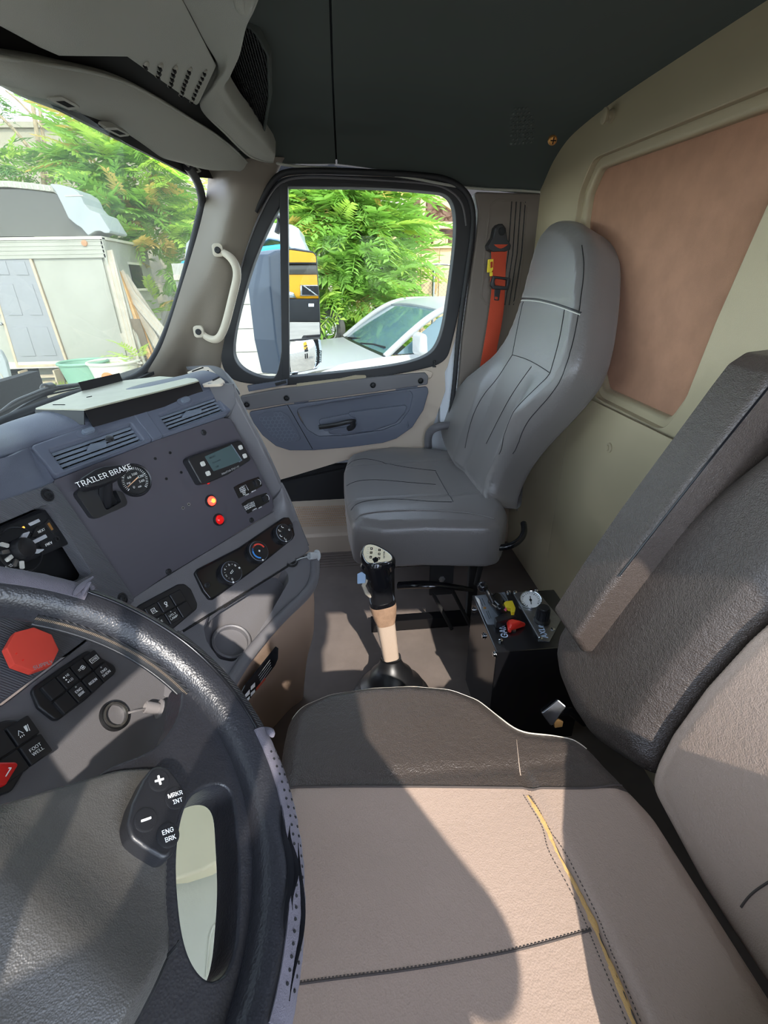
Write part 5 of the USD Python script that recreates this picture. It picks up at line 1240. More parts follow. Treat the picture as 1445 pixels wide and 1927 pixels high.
bound = [(1196, 1466), (1210, 1424), (1236, 1372), (1300, 1282), (1380, 1192), (1445, 1132), (1560, 1010)]
bol_o = BK.uvs([(1026, 1228), (1033, 1188), (1058, 1146), (1110, 1096), (1200, 1016), (1300, 936), (1445, 816), (1600, 690)] + bound[::-1] + [(1180, 1445), (1130, 1414), (1088, 1384), (1054, 1330), (1032, 1272)])
bo = Puff(BK, bol_o, .12, .055, lambda u, v_: 0 * u + .0, n=220, corner=.03)
ds.part('back_bolster', bo.mesh, 'leather_black', 60, label='black leather bolster of the backrest')
pad_o = BK.uvs([(1204, 1480)] + [(p[0] + 6, p[1] + 2) for p in bound] + [(1800, 800), (2300, 1500), (1900, 2100), (1445, 1900), (1300, 1668)])
pd = Puff(BK, pad_o, .10, .035, lambda u, v_: 0 * u - .012, n=220, rings=30, corner=.03)
ds.part('back_pad', pd.mesh, 'leather_tan', 60)
ds.part('back_seam', tube(pd.on([(1380, 1705), (1400, 1680), (1440, 1652), (1500, 1610)], 24, .0002), .0014, 6), 'thread_dark', 40)
NBP = Pl((0, .085, 0), (0, 1, 0))
near = [(-.19, .47), (-.205, .54), (-.232, .62), (-.295, .75), (-.385, .865), (-.43, .89), (-.48, .88), (-.515, .84), (-.545, .80), (-.60, .85), (-.66, .90), (-.70, .85), (-.60, .60), (-.50, .42)]  # unseen near bolster, outline shaped to cast the shade edge on the cushion
ds.part('back_bolster', prism(NBP, rnd(near, .02), -.085, .0, .02, 4), 'leather_black', 60, label='black leather bolster of the backrest')
ds.part('base', rbox((-.06, .08, .14), (.34, .52, .37), .03, .02), 'black_matte', 40)
ds.part('pedestal', rbox((-.02, .12, 0.0), (.30, .48, .16), .03, .01), 'black_matte', 40)
AR = Pl((0, .62, 0), (0, -1, 0))
prof = [(.385, .57), (.43, .68), (.475, .78), (.53, .89), (.582, .995), (.598, 1.025), (.622, 1.042), (.66, 1.045), (.70, 1.02), (.66, .93), (.60, .80), (.52, .63), (.47, .53), (.41, .53)]
i = ds.part('armrest', prism(AR, rnd(prof, .012), -.085, .0, .011, 5), 'leather_black', 50, label='black padded armrest folded up beside the backrest')
ds.part('armrest_seam', tube([AR.p(*p, .0) for p in [(.442, .70), (.486, .79), (.541, .90), (.593, 1.0), (.61, 1.028)]], .0016, 6), 'black_gloss', 40, of=i)
ds.done()
bu = Thing('seat_belt_stalk', 'chrome angled belt stalk between the driver cushion and backrest', 'seat belt anchor')
bq = Pl(un(1043, 1345, y=.60), (-.25, -.75, .6))
bu.part('plate', plate(bq, [(1018, 1341), (1050, 1316), (1066, 1330), (1052, 1348), (1042, 1364), (1036, 1366)], -.02, .003, .003, .002), 'chrome', 35)
bu.part('tab', plate(bq, [(1042, 1358), (1050, 1353), (1060, 1358), (1058, 1368), (1044, 1370)], -.012, .002, .001, .001), 'brass', 35)
bu.part('stem', tube([bq.hit(1050, 1340, -.01), bq.hit(1072, 1338, -.02), bq.hit(1100, 1360, -.04)], .008, 10), 'black_gloss', 40)
bu.done()

# ================================================================== passenger seat
ps = Thing('passenger_seat', 'grey vinyl passenger seat with a tall tapered backrest beside the door', 'seat')
PC = Pl((0, 0, .49), (0, 0, 1), (0, 1, 0))
pc_o = [tuple(PC.uv(*p)) for p in [(662, 985), (652, 950), (646, 905), (646, 880), (654, 858), (690, 845), (740, 838), (800, 842), (850, 850)]] + [(.50, 1.88), (.53, 1.6), (.50, 1.30)] + [tuple(PC.uv(*p)) for p in [(945, 985), (920, 990), (800, 988), (720, 992)]]
def pccrown(u, v_):
    return .012 * np.exp(-((v_ - 1.36) / .10) ** 2) + .012 * np.exp(-((v_ - 1.86) / .09) ** 2) - .004 * np.exp(-((v_ - 1.43) / .006) ** 2) - .004 * np.exp(-((v_ - 1.77) / .006) ** 2) - .03 * np.clip((.05 - u) / .1, 0, 1) ** 2
pc = Puff(PC, pc_o, .15, .032, pccrown, n=260, rings=60, corner=.035)
ps.part('cushion', pc.mesh, 'vinyl_grey', 60)
ps.part('welt', tube(pc.on([(668, 976), (700, 970), (760, 966), (830, 966), (900, 972), (930, 978)], 40, .0015), .0022, 8), 'vinyl_grey', 50)
for L in ([(653, 872), (690, 868), (740, 876), (820, 886)], [(652, 908), (700, 903), (760, 907), (820, 912)], [(660, 957), (690, 948), (740, 944), (800, 949), (850, 951)], [(820, 888), (836, 918), (852, 950)]):
    ps.part('seam', tube(pc.on(L, 30, .0002), .0013, 6), 'black_plastic', 40)
PB = Pl((.44, 1.58, .50), (-.956, 0, .292))
pb_px = [(1052, 408), (1080, 418), (1097, 448), (1100, 490), (1094, 560), (1084, 625), (1068, 685), (1046, 728), (1000, 788), (952, 848), (924, 898), (914, 945), (930, 974), (900, 940), (868, 900), (846, 858), (836, 820), (840, 782), (860, 742), (902, 690), (938, 646), (958, 610), (974, 562), (986, 518), (1004, 458), (1026, 420)]
pb_o = spline(PB.uvs(pb_px), 200, closed=True)
lu = {}
rr_ = np.array(pb_o)
def pbcrown(u, v_):
    vv = np.clip(v_, rr_[:, 1].min() + .01, rr_[:, 1].max() - .01)
    cl, cr = PB.uv(905, 770), PB.uv(985, 770)
    lowf = np.clip((.42 - v_) / .12, 0, 1)
    c_ = (cl[0] + cr[0]) / 2
    w_ = np.clip((np.abs(u - c_) - .10) / .10, 0, 1)
    return lowf * (.032 * w_ * w_ * (3 - 2 * w_)) - .004 * np.exp(-((v_ - PB.uv(1030, 572)[1]) / .005) ** 2)
pb = Puff(PB, pb_o, .13, .04, pbcrown, n=300, rings=60, corner=.01, back_in=.01)
ps.part('backrest', pb.mesh, 'vinyl_grey', 60)
ps.part('head_piping', tube(pb.on([(977, 561), (1010, 563), (1050, 573), (1086, 586)], 30, .001), .0022, 8), 'black_plastic', 50)
ps.part('head_piping', tube(pb.on([(976, 565), (1010, 567), (1050, 577), (1085, 590)], 30, .0012), .0016, 8), 'button_grey', 50)
for L in ([(984, 568), (975, 610), (964, 668)], [(1062, 583), (1052, 640), (1035, 702)], [(964, 668), (985, 674), (1010, 686), (1035, 702)], [(964, 668), (935, 715), (905, 775), (882, 845)], [(1035, 702), (1005, 745), (970, 800), (940, 855)], [(1000, 690), (965, 740), (940, 785), (915, 835)]):
    ps.part('seam', tube(pb.on(L, 36, .0003), .0013, 6), 'black_plastic', 40)
edge = [(1090, 460), (1093, 500), (1086, 570), (1076, 630), (1060, 688), (1036, 735), (990, 795), (950, 850)]
ps.part('edge_seam', tube(pb.on(edge, 60, .0006), .0013, 6), 'black_plastic', 40)
# frame under the cushion
ps.part('seat_pan', rbox((.02, 1.30, .31), (.50, 1.86, .355), .02, .004), 'black_plastic', 40)
ps.part('front_bar', tube([(.02, 1.30, .315), (.46, 1.29, .315)], .010, 10), 'black_gloss', 40)
for y_ in (1.36, 1.80):
    ps.part('rail', rbox((.05, y_ - .02, .0), (.52, y_ + .02, .045), .004, .003), 'black_gloss', 40)
for x_, y_ in ((.12, 1.36), (.42, 1.36), (.12, 1.80), (.42, 1.80)):
    ps.part('leg', rbox((x_ - .018, y_ - .012, .04), (x_ + .018, y_ + .012, .32), .004, .003), 'black_matte', 40)
bx = ps.part('bracket', rbox((.25, 1.285, .19), (.33, 1.30, .315), .004, .003), 'black_matte', 40)
ps.part('bolt', lathe(Pl((.29, 1.285, .255), (0, -1, 0)), [(.011, -.002), (.011, .004), (.006, .006), (0, .006)], 6), 'steel', 30, of=bx)
ps.part('brace', tube([(.26, 1.29, .20), (.33, 1.27, .05)], .007, 8), 'black_matte', 40)
ps.part('brace', tube([(.33, 1.29, .20), (.40, 1.27, .05)], .007, 8), 'black_matte', 40)
ps.part('slide_handle', tube(spline([un(750, 1102, y=1.28), un(800, 1100, y=1.25), un(850, 1104, y=1.25), un(888, 1110, y=1.28)], 24), np.r_[np.full(8, .017), np.linspace(.017, .010, 16)], 12, flat=(.7, 1)), 'black_gloss', 40)
ps.part('recliner_tube', tube(spline([un(985, 985, y=1.30), un(985, 1005, y=1.25), un(965, 1025, y=1.22), un(930, 1030, y=1.24), un(915, 1022, y=1.28)], 30), .010, 12), 'black_gloss', 40)
ps.part('side_strut', tube([un(912, 1030, y=1.28), un(905, 1062, y=1.30), un(896, 1100, y=1.31)], .009, 10), 'black_matte', 40)
ps.done()

# ================================================================== orange seat belt on the rear pillar
sb = Thing('seat_belt', 'orange seat belt hanging from a black anchor on the pillar behind the passenger window', 'seat belt')
BY = 1.955
def bp_(px, py, dy=0): return un(px, py, y=BY - dy)
sbp = Pl((0, BY, 0), (0, -1, 0))
sb.part('anchor', plate(sbp, [(920, 470), (918, 462), (928, 446), (932, 428), (938, 421), (946, 421), (952, 430), (955, 450), (962, 462), (960, 470), (950, 474), (928, 474)], -.02, .022, .004, .006, 4), 'black_plastic', 40)
sb.part('anchor_bolt', lathe(sbp.at(941, 436, h=.022), [(.014, -.002), (.013, .003), (.008, .005), (0, .005)], 20), 'black_matte', 40)
def strap(L, R_, d0, th=.0022):
    rows = [[bp_(*a, d), bp_((a[0] + b[0]) / 2, (a[1] + b[1]) / 2, d + .002), bp_(*b, d)] for a, b, d in zip(L, R_, d0)]
    return sheet(rows, th, 40, 8)
sb.part('webbing', strap([(929, 460), (927, 520), (921, 580), (912, 640), (903, 690)], [(956, 460), (951, 520), (948, 580), (940, 630), (934, 668)], [.022, .012, .010, .010, .012]), 'orange_belt', 40)
sb.part('webbing', strap([(924, 474), (924, 500), (922, 530)], [(936, 474), (936, 500), (936, 530)], [.008, .004, .006]), 'orange_belt', 40)
ring = rnd(sbp.uvs([(922, 527), (924, 519), (956, 523), (957, 529), (953, 546), (925, 544), (920, 538)]), .003)
inner = rnd(sbp.uvs([(927, 530), (928, 524), (950, 527), (949, 539), (928, 537)]), .002)
i = sb.part('buckle_ring', prism(sbp, ring.difference(inner), .012, .026, .004), 'black_plastic', 40)
sb.part('tongue', plate(sbp, [(931, 544), (942, 545), (939, 566), (930, 565)], .013, .018, .003, .001), 'screw', 35, of=i)
sb.part('tongue_slot', plate(sbp, [(931, 558), (937, 559), (936, 564), (931, 563)], .0165, .0185, .001, 0), 'orange_belt', 35, of=i)
i = sb.part('yellow_clip', plate(sbp, [(919, 488), (929, 487), (929, 505), (925, 512), (917, 513)], .004, .012, .002, .002), 'yellow', 35, label='small yellow plastic clip')
sb.part('clip_hole', plate(sbp, [(923, 493), (927, 492), (927, 503), (923, 505)], .010, .0125, .001, 0), 'orange_belt', 35, of=i)
sb.part('clip_tail', plate(sbp, [(922, 512), (927, 512), (927, 519), (922, 520)], .004, .010, .001, .001), 'yellow', 35, of=i)
sb.done()

# ================================================================== gear lever
gl = Thing('gear_lever', 'tall tan gear lever with a glossy black knob and pale shift pattern plate', 'gear lever')
b0 = un(737, 1292, y=1.03); b0[2] = 0.0
g1, g2, g3 = un(735, 1235, y=1.05), un(722, 1150, y=1.05), un(714, 1095, y=1.05)
gl.part('boot', tube(spline([b0, b0 + np.array([0, 0, .03]), b0 * .5 + g1 * .5 + np.array([0, 0, .02]), g1 + np.array([0, 0, -.01])], 14), [.125, .122, .112, .114, .098, .092, .094, .076, .066, .062, .048, .040, .034, .031], 32), 'black_plastic', 40)
gl.part('lower_sleeve', tube([g1 + (g1 - g2) * .25, g1], .030, 16, flat=(1, .62), up=(1, 0, 0)), 'black_matte', 50)
def rsec(path, ws, ds_, n=24, e=3.5):
    """rounded rectangular shaft"""
    p = np.asarray(path, float); V = []; t = np.linspace(0, 2 * np.pi, n, endpoint=False)
    ct, s_t = np.cos(t), np.sin(t); cx = np.sign(ct) * np.abs(ct) ** (2 / e); cy = np.sign(s_t) * np.abs(s_t) ** (2 / e)
    ax = unit(p[-1] - p[0]); ex_ = unit(np.array([1, 0.12, 0]) - ax * ax[0]); ey_ = np.cross(ax, ex_)
    for q_, w_, d_ in zip(p, ws, ds_): V.append(q_ + cx[:, None] * ex_ * w_ + cy[:, None] * ey_ * d_)
    V = np.vstack(V + [p[:1], p[-1:]]); i = np.arange(n); j = (i + 1) % n; m_ = len(p); F_ = []
    for k in range(m_ - 1): F_ += [np.c_[k * n + i, k * n + j, (k + 1) * n + j], np.c_[k * n + i, (k + 1) * n + j, (k + 1) * n + i]]
    F_ += [np.c_[i * 0 + m_ * n, j, i], np.c_[i * 0 + m_ * n + 1, (m_ - 1) * n + i, (m_ - 1) * n + j]]
    return TM(V, np.vstack(F_))
gl.part('shaft', rsec([g1, g2 + (g1 - g2) * .1], [.0235, .027], [.022, .024]), 'shift_tan', 40, label='tan leather shaft')
cl = lambda a, b, t: a + (b - a) * t
gl.part('collar', rsec([g2 + (g1 - g2) * .22, g2 + (g1 - g2) * .10, g2 - (g1 - g2) * .10, g2 - (g1 - g2) * .20], [.027, .032, .037, .036], [.025, .028, .032, .031], e=3), 'shift_brown', 50, label='worn brown leather collar')
gl.part('collar_rim', rsec([g2 - (g1 - g2) * .19, g2 - (g1 - g2) * .25], [.0365, .034], [.0315, .029], e=3), 'black_gloss', 50)
gl.part('grip', rsec([g2 - (g1 - g2) * .20, g3 + (g2 - g3) * .3, g3 - (g2 - g3) * .25], [.031, .031, .034], [.027, .027, .029], e=2.6), 'black_plastic', 50)
kc = un(707, 1058, y=1.045)
kn_n = unit([-.05, -.52, .85]); KN = Pl(kc + kn_n * .012, kn_n, (0, 1, 0))
face = [(690, 1027), (699, 1026), (709, 1029), (722, 1036), (733, 1044), (737, 1051), (734, 1056), (722, 1058), (697, 1060), (690, 1057), (686, 1050), (684, 1041), (686, 1031)]
fo = Polygon(spline(KN.uvs(face), 60, closed=True)).buffer(0)
big = fo.buffer(.010)
kp_ = Puff(KN, list(big.exterior.coords), .050, .014, n=80, rings=8, corner=.01)
gl.part('knob', kp_.mesh, 'black_gloss', 60, label='glossy black knob')
gl.part('knob_neck', hullspheres([(*(g3 - (g2 - g3) * .05), .034), (*(kc - kn_n * .02), .036), (*(kc - kn_n * .03 + np.array([-.01, 0, 0])), .034)]), 'black_gloss', 60)
i = gl.part('pattern_plate', prism(KN, fo.buffer(.001), .0, .0028, .0012), 'plate_cream', 40, label='pale shift pattern plate')
gl.part('plate_ring', prism(KN, fo.buffer(.003).difference(fo), -.001, .0036, .0012), 'chrome', 40)
KF = Pl(KN.o + KN.n * .0028, KN.n, KN.ey)
for (x_, y_), s_ in zip([(699, 1032.5), (698.5, 1040), (697.5, 1048.5), (714, 1035), (713.5, 1042.5), (713, 1050.5)], 'R24135'):
    q = KF.at(x_, y_); q2, _ = KF.toward((x_, y_), (x_ + 10, y_ + .5)); q.ex, q.ey = q2.ex, q2.ey
    gl.part('gear_square', rplate(q, .0062, .0072, -.0005, .0004, .0008, .0001), 'black_gloss', False, of=i)
    gl.part('gear_letter', text(q, s_, .0042, .0005, 0, 0), 'plate_cream', False, of=i)
    gl.part('gear_outline', prism(q, rnd(rect(.0058, .0068, -.0085), .0016).difference(rnd(rect(.0050, .0060, -.0085), .0014)), 0, .0003), 'grey_print', False, of=i)
q2, _ = KF.toward((722.5, 1050), (722.8, 1036)); 
gl.part('lettering', text(q2, 'EATON', .0042, .0001, .009, 0, bold=True), 'black_matte', False, of=i)
pq = Pl(un(680, 1089, y=1.03), (-.2, -.8, .55))
gl.part('paddle', plate(pq, [(672, 1080), (680, 1076), (688, 1081), (687, 1097), (672, 1099)], -.012, 0, .002, .002), 'paddle_blue', 35, label='pale blue splitter paddle')
gl.part('paddle_arm', tube([un(690, 1090, y=1.035), un(684, 1102, y=1.03), un(690, 1116, y=1.035), un(697, 1122, y=1.04)], .0055, 8), 'beige_handle', 40)
gl.done()

# ================================================================== control box between the seats
cb = Thing('control_box', 'glossy black metal control box with lever, gauge and red toggle guard', 'control box')
BZ_ = .33
BT = Pl((0, 0, BZ_), (0, 0, 1), (0, 1, 0))
c0, c1 = BT.hit(886, 1120), BT.hit(937, 1228)
X0, Y1, Y0 = (c0[0] + c1[0]) / 2, c0[1], c1[1]
X1 = X0 + .245
cb.part('case', rbox((X0, Y0, 0), (X1, Y1, BZ_), .003, .0025), 'case_black', 35)
i = cb.part('lever_plate', plate(BT, [(893, 1121), (950, 1114), (965, 1150), (962, 1165), (930, 1174), (917, 1174)], .0005, .003, .003, .001), 'plate_silver', 30)
cb.part('plate_text', cat(*[tube([BT.hit(*a, .0032), BT.hit(*b, .0032)], .0007, 4) for a, b in [((902, 1126), (908, 1140)), ((907, 1126), (913, 1139)), ((915, 1150), (921, 1165)), ((918, 1149), (924, 1164)), ((944, 1117), (954, 1130))]]), 'black_matte', False, of=i)
cb.part('plate_stud', lathe(BT.at(912, 1146, h=.003), [(.0045, -.001), (.004, .002), (0, .003)], 14), 'brass', 40, of=i)
lv = hullspheres([(*BT.hit(934, 1126, .004), .016), (*BT.hit(950, 1156, .004), .018), (*BT.hit(926, 1132, .022), .012), (*BT.hit(940, 1145, .026), .013)])
j = cb.part('lever_body', lv, 'black_gloss', 50)
cb.part('lever_arm', tube([BT.hit(932, 1142, .02), un(915, 1110, z=.385)], .0075, 10), 'black_plastic', 40)
kb = trimesh.creation.icosphere(3, .0155); kb.apply_scale([1, 1, .92]); kb.apply_translation(un(908, 1104, z=.392))
cb.part('ball_knob', kb, 'black_gloss', True, label='glossy black ball knob')
cb.part('yellow_latch', prism(Pl(BT.o + np.array([0, 0, .022]), BT.n, BT.ey), rnd(Pl((0, 0, BZ_ + .03), (0, 0, 1), (0, 1, 0)).uvs([(948, 1135), (952, 1132), (964, 1131), (970, 1145), (968, 1153), (962, 1153), (961, 1146), (952, 1144)]), .001), 0, .010, .0015), 'yellow', 35, label='yellow plastic latch')
cb.part('pink_tab', plate(Pl((0, 0, BZ_ + .028), (0, 0, 1), (0, 1, 0)), [(944, 1147), (949, 1141), (954, 1142), (953, 1147)], -.004, .002, .001, .001), 'pink', 35, label='small pink tab')
cb.part('latch_base', plate(BT, [(930, 1162), (962, 1146), (972, 1160), (934, 1172)], .001, .020, .003, .004), 'black_plastic', 40)
tg = hullspheres([(*BT.hit(957, 1168, .008), .006), (*BT.hit(960, 1182, .008), .007), (*BT.hit(984, 1175, .006), .006), (*BT.hit(976, 1172, .017), .006), (*BT.hit(962, 1176, .016), .005)])
j = cb.part('toggle_guard', tg, 'red_gloss', 45, label='red toggle switch guard')
cb.part('guard_hinge', tube([BT.hit(955, 1165, .008), BT.hit(959, 1188, .008)], .0045, 10), 'red_gloss', 45, of=j)
cb.part('toggle_nut', lathe(BT.at(966, 1187), [(.007, 0), (.007, .004), (.004, .005), (0, .005)], 6), 'steel', 30)
def handtext(s_, px, size):
    q = BT.at(*px); q.ex, q.ey = unit(np.array([.12, 1, 0])), unit(np.array([-1, .12, 0])); return text(q, s_, size, .0008, 0, 0, bold=True)
cb.part('hand_lettering', handtext('GAte', (946, 1187), .017), 'pen_blue', False)
k_ = cb.part('gauge_plate', plate(BT, [(965, 1115), (1011, 1112), (1056, 1166), (1034, 1207), (1016, 1204)], .0005, .0030, .002, .001), 'steel', 30)
cb.part('hand_lettering', cat(TM(np.asarray(handtext('AXLe', (1020, 1190), .015).vertices) + [0, 0, .003], handtext('AXLe', (1020, 1190), .015).faces)), 'pen_blue', False, of=k_)
gq = Pl(BT.hit(998, 1132, .006), (-.15, -.30, .94), (0, 1, 0))
j = cb.part('gauge_rim', lathe(gq, [(.030, -.012), (.031, .008), (.029, .012), (.0275, .011), (.027, .007)], 36), 'chrome', 45)
cb.part('gauge_dial', lathe(gq, [(.0275, .006), (.0275, .007), (0, .007)], 30), 'gauge_face', 30, of=j)
cb.part('gauge_ticks', cat(arc_ticks(gq, .020, .0245, 225, -45, 19, .0005, .0071, (0, 6, 12, 18)), tube([gq.p(-.004, -.014, .0085), gq.p(.003, .012, .0085)], .0009, 5), lathe(gq, [(.0035, .007), (.0035, .009), (0, .009)], 12)), 'black_matte', 40, of=j)
kq = BT.at(1019, 1170, h=.002)
j = cb.part('selector_knob', lathe(kq, [(.0215, 0), (.0215, .006), (.0175, .010), (.0165, .042), (.014, .046), (0, .046)], 28), 'black_plastic', 35)
cb.part('knob_ribs', cat(*[tube([kq.p(.0172 * math.cos(a_), .0172 * math.sin(a_), .012), kq.p(.0164 * math.cos(a_), .0164 * math.sin(a_), .040)], .0013, 5) for a_ in np.linspace(0, 6.283, 20)[:-1]]), 'black_plastic', 40, of=j)
for p in [(957, 1115), (942, 1207), (969, 1116), (1009, 1113), (1017, 1203), (1040, 1186)]:
    cb.part('bolt', lathe(BT.at(*p, h=.002), [(.0058, -.002), (.0055, .003), (.003, .0045), (0, .0045)], 10), 'chrome', 35)
LF = Pl((X0, 0, 0), (-1, 0, 0))
for y_, z_ in ((Y1 - .03, .300), (Y1 - .135, .295), (Y0 + .008, .318)):
    cb.part('bolt', lathe(Pl((X0, y_, z_), (-1, 0, 0)), [(.0095, -.001), (.0095, .0015), (.0065, .002), (.0065, .006), (0, .007)], 12), 'chrome', 35)
cb.part('side_clip', rbox((X1 - .004, .965, BZ_ - .002), (X1 + .010, .995, BZ_ + .006), .002, .001), 'chrome', 35)
cb.done()

# ================================================================== outside: yard, vehicles, trees
GZ = -.85
single('ground', prism(Pl((0, 0, GZ), (0, 0, 1), (0, 1, 0)), Polygon([(-90, -90), (90, -90), (90, 90), (-90, 90)]), -.3, 0), 'yard_ground', 'pale dusty concrete yard', kind='structure', smooth=False)
TP2 = Pl((0, 11.5, 0), (0, -1, 0))
X_R = TP2.uv(193, 450)[0] - .02
bt = Thing('box_trailer', 'old white box trailer with a grey six panel door, standing on blocks', 'trailer')
ztop, zbot = TP2.uv(193, 447)[1], TP2.uv(244, 680)[1]
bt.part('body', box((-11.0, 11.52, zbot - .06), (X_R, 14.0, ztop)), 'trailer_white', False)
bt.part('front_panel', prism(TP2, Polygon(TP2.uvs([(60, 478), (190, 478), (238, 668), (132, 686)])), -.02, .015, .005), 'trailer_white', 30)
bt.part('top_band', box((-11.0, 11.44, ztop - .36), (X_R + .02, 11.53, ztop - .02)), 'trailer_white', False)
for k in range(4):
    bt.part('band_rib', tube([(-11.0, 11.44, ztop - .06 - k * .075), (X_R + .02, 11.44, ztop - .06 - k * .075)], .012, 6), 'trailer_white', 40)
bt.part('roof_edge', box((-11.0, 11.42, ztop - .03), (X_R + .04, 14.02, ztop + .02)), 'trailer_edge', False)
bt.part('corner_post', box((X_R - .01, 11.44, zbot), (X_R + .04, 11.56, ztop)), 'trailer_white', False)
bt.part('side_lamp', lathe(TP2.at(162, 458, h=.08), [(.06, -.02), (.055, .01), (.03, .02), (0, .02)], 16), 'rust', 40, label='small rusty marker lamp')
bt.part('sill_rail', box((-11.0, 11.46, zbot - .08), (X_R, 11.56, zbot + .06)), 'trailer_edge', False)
dr = Polygon(TP2.uvs([(-28, 474), (53, 476), (126, 684), (36, 687)]))
fr = dr.buffer(.045, join_style=2)
i = bt.part('door_frame', prism(TP2, fr.difference(dr.buffer(-.005)), -.01, .05, .006), 'door_frame_wood', 30)
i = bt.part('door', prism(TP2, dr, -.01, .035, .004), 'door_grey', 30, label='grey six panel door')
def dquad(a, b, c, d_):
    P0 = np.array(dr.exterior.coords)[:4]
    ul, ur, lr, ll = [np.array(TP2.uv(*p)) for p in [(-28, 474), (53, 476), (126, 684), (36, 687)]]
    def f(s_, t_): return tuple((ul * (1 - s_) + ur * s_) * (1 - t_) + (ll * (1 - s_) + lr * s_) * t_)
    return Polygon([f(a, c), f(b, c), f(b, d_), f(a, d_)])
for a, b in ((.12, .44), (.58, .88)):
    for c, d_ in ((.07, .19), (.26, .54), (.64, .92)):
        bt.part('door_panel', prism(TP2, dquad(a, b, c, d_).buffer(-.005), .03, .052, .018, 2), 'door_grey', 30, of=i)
bt.part('door_knob', lathe(TP2.at(7, 609, h=.035), [(.03, 0), (.015, .01), (.015, .04), (.035, .06), (.03, .085), (0, .09)], 16), 'steel', 40, of=i)
bt.part('door_lock', lathe(TP2.at(2, 592, h=.035), [(.028, 0), (.026, .02), (0, .022)], 14), 'steel', 40, of=i)
i = bt.part('side_window', box((X_R - .01, 12.6, ztop - .95), (X_R + .02, 13.3, ztop - .45)), 'black_gloss', False)
bt.part('window_trim', cat(*[box(a, b) for a, b in (((X_R, 12.55, ztop - 1.0), (X_R + .04, 13.35, ztop - .95)), ((X_R, 12.55, ztop - .45), (X_R + .04, 13.35, ztop - .40)))]), 'trailer_edge', False, of=i)
for x_ in (-10.4, -8.8, -6.8, -5.2):
    bt.part('block', box((x_ - .2, 11.8, GZ), (x_ + .2, 12.2, zbot - .06)), 'concrete', False)
bt.part('steps', cat(*[box((TP2.uv(52, 700)[0], 11.15 + .12 * k, TP2.uv(60, 716 - 10 * k)[1] - .03), (TP2.uv(115, 700)[0], 11.40 + .12 * k, TP2.uv(60, 716 - 10 * k)[1])) for k in range(2)], box((TP2.uv(50, 700)[0], 11.2, GZ), (TP2.uv(53, 700)[0], 11.5, zbot - .1)), box((TP2.uv(114, 700)[0], 11.2, GZ), (TP2.uv(117, 700)[0], 11.5, zbot - .1))), 'door_frame_wood', False)
bt.part('underframe', box((-10.8, 11.9, GZ + .25), (X_R - .2, 13.8, zbot - .05)), 'black_matte', False)
bt.done()

ts = Thing('truck_shell', 'cut off white truck cab roof with dark glass lying on the box trailer roof', 'truck cab')
gl_o = rnd(TP2.uvs([(-120, 352), (20, 352), (60, 356), (112, 364), (122, 385), (138, 412), (158, 436), (168, 443), (-120, 443)]), .03)
TS = Pl((0, 11.75, 0), (0, -1, 0))
ts.part('glass', prism(TS, gl_o, -.02, .02), 'cab_glass', 30)
ts.part('roof_band', prism(TS, rnd(TS.uvs([(-120, 340), (20, 341), (60, 345), (100, 350), (112, 358), (118, 372), (104, 362), (60, 357), (20, 353), (-120, 352)]), .01), -1.2, .06, .03), 'trailer_white', 35)
for k in range(9):
    p = (4 + k * 11, 343 + k * .9)
    ts.part('roof_rib', tube([TS.hit(*p, .065), TS.hit(p[0] + 3, p[1] + 8, .065)], .012, 5), 'trailer_edge', 40)
far_ = [(100, 348), (120, 350), (140, 355), (154, 364), (160, 372), (166, 386), (176, 397), (194, 404), (200, 414), (214, 436), (212, 440), (203, 440), (196, 436), (186, 436), (178, 441), (172, 444), (160, 430), (150, 424), (136, 412), (126, 390), (112, 362)]
ts.part('side_fairing', prism(TS, rnd(TS.uvs(far_), .02), -.7, .16, .08, 4), 'fairing_white', 40, label='pale grey white side fairing')
ts.part('fairing_step', tube([TS.hit(122, 369, .165), TS.hit(156, 368, .165)], .008, 5), 'trailer_edge', 40)
ts.part('inner_pillar', prism(Pl((0, 11.78, 0), (0, -1, 0)), Polygon(TS.uvs([(78, 362), (114, 372), (160, 443), (76, 443)])), -.02, .005), 'cab_brown', 30)
ts.part('inner_seat', prism(Pl((0, 11.9, 0), (0, -1, 0)), rnd(TS.uvs([(-60, 360), (30, 365), (40, 400), (50, 428), (40, 443), (-60, 443)]), .05), -.3, .0, .05), 'cab_brown', 40)
ts.done()

def tub(name, label, c, r0, r1, h, m, rimc):
    t_ = Thing('tub', label, 'tub')
    P2 = Pl(c, (0, 0, 1), (0, 1, 0))
    t_.part('body', lathe(P2, [(r0 * .2, .01), (r0, 0), (r1, h), (r1 - .02, h), (r0 - .02, .03), (0, .03)], 32), m, 40)
    t_.part('rim', tube([P2.p(r1 * math.cos(a_), r1 * math.sin(a_), h) for a_ in np.linspace(0, 6.283, 40, endpoint=False)], .03, 8, closed=True), m, 40)
    for sgn in (-1, 1):
        t_.part('handle', tube(spline([P2.p(sgn * r1, -.08, h - .03), P2.p(sgn * (r1 + .07), 0, h - .06), P2.p(sgn * r1, .08, h - .03)], 10), .015, 6), m, 40)
    if rimc:
        q = Pl(P2.p(0, -(r0 * .45 + r1 * .55) - .012, h * .55), (0, -1, -.15))
        t_.part('paint_spot', lathe(q, [(.13, -.03), (.12, .0), (0, .002)], 20), rimc, 40, label='round orange paint spot')
    t_.done()
ct = un(166, 716, y=10.9); tub('tub', 'faded green plastic tub under the trailer edge', (ct[0], 10.9, GZ), .34, .47, un(166, 681, y=10.9)[2] - GZ, 'tub_green', None)
ct = un(222, 712, y=10.75); tub('tub', 'white plastic tub with an orange paint spot beside the green one', (ct[0], 10.75, GZ), .36, .50, un(222, 680, y=10.75)[2] - GZ, 'tub_white', 'orange_spot')
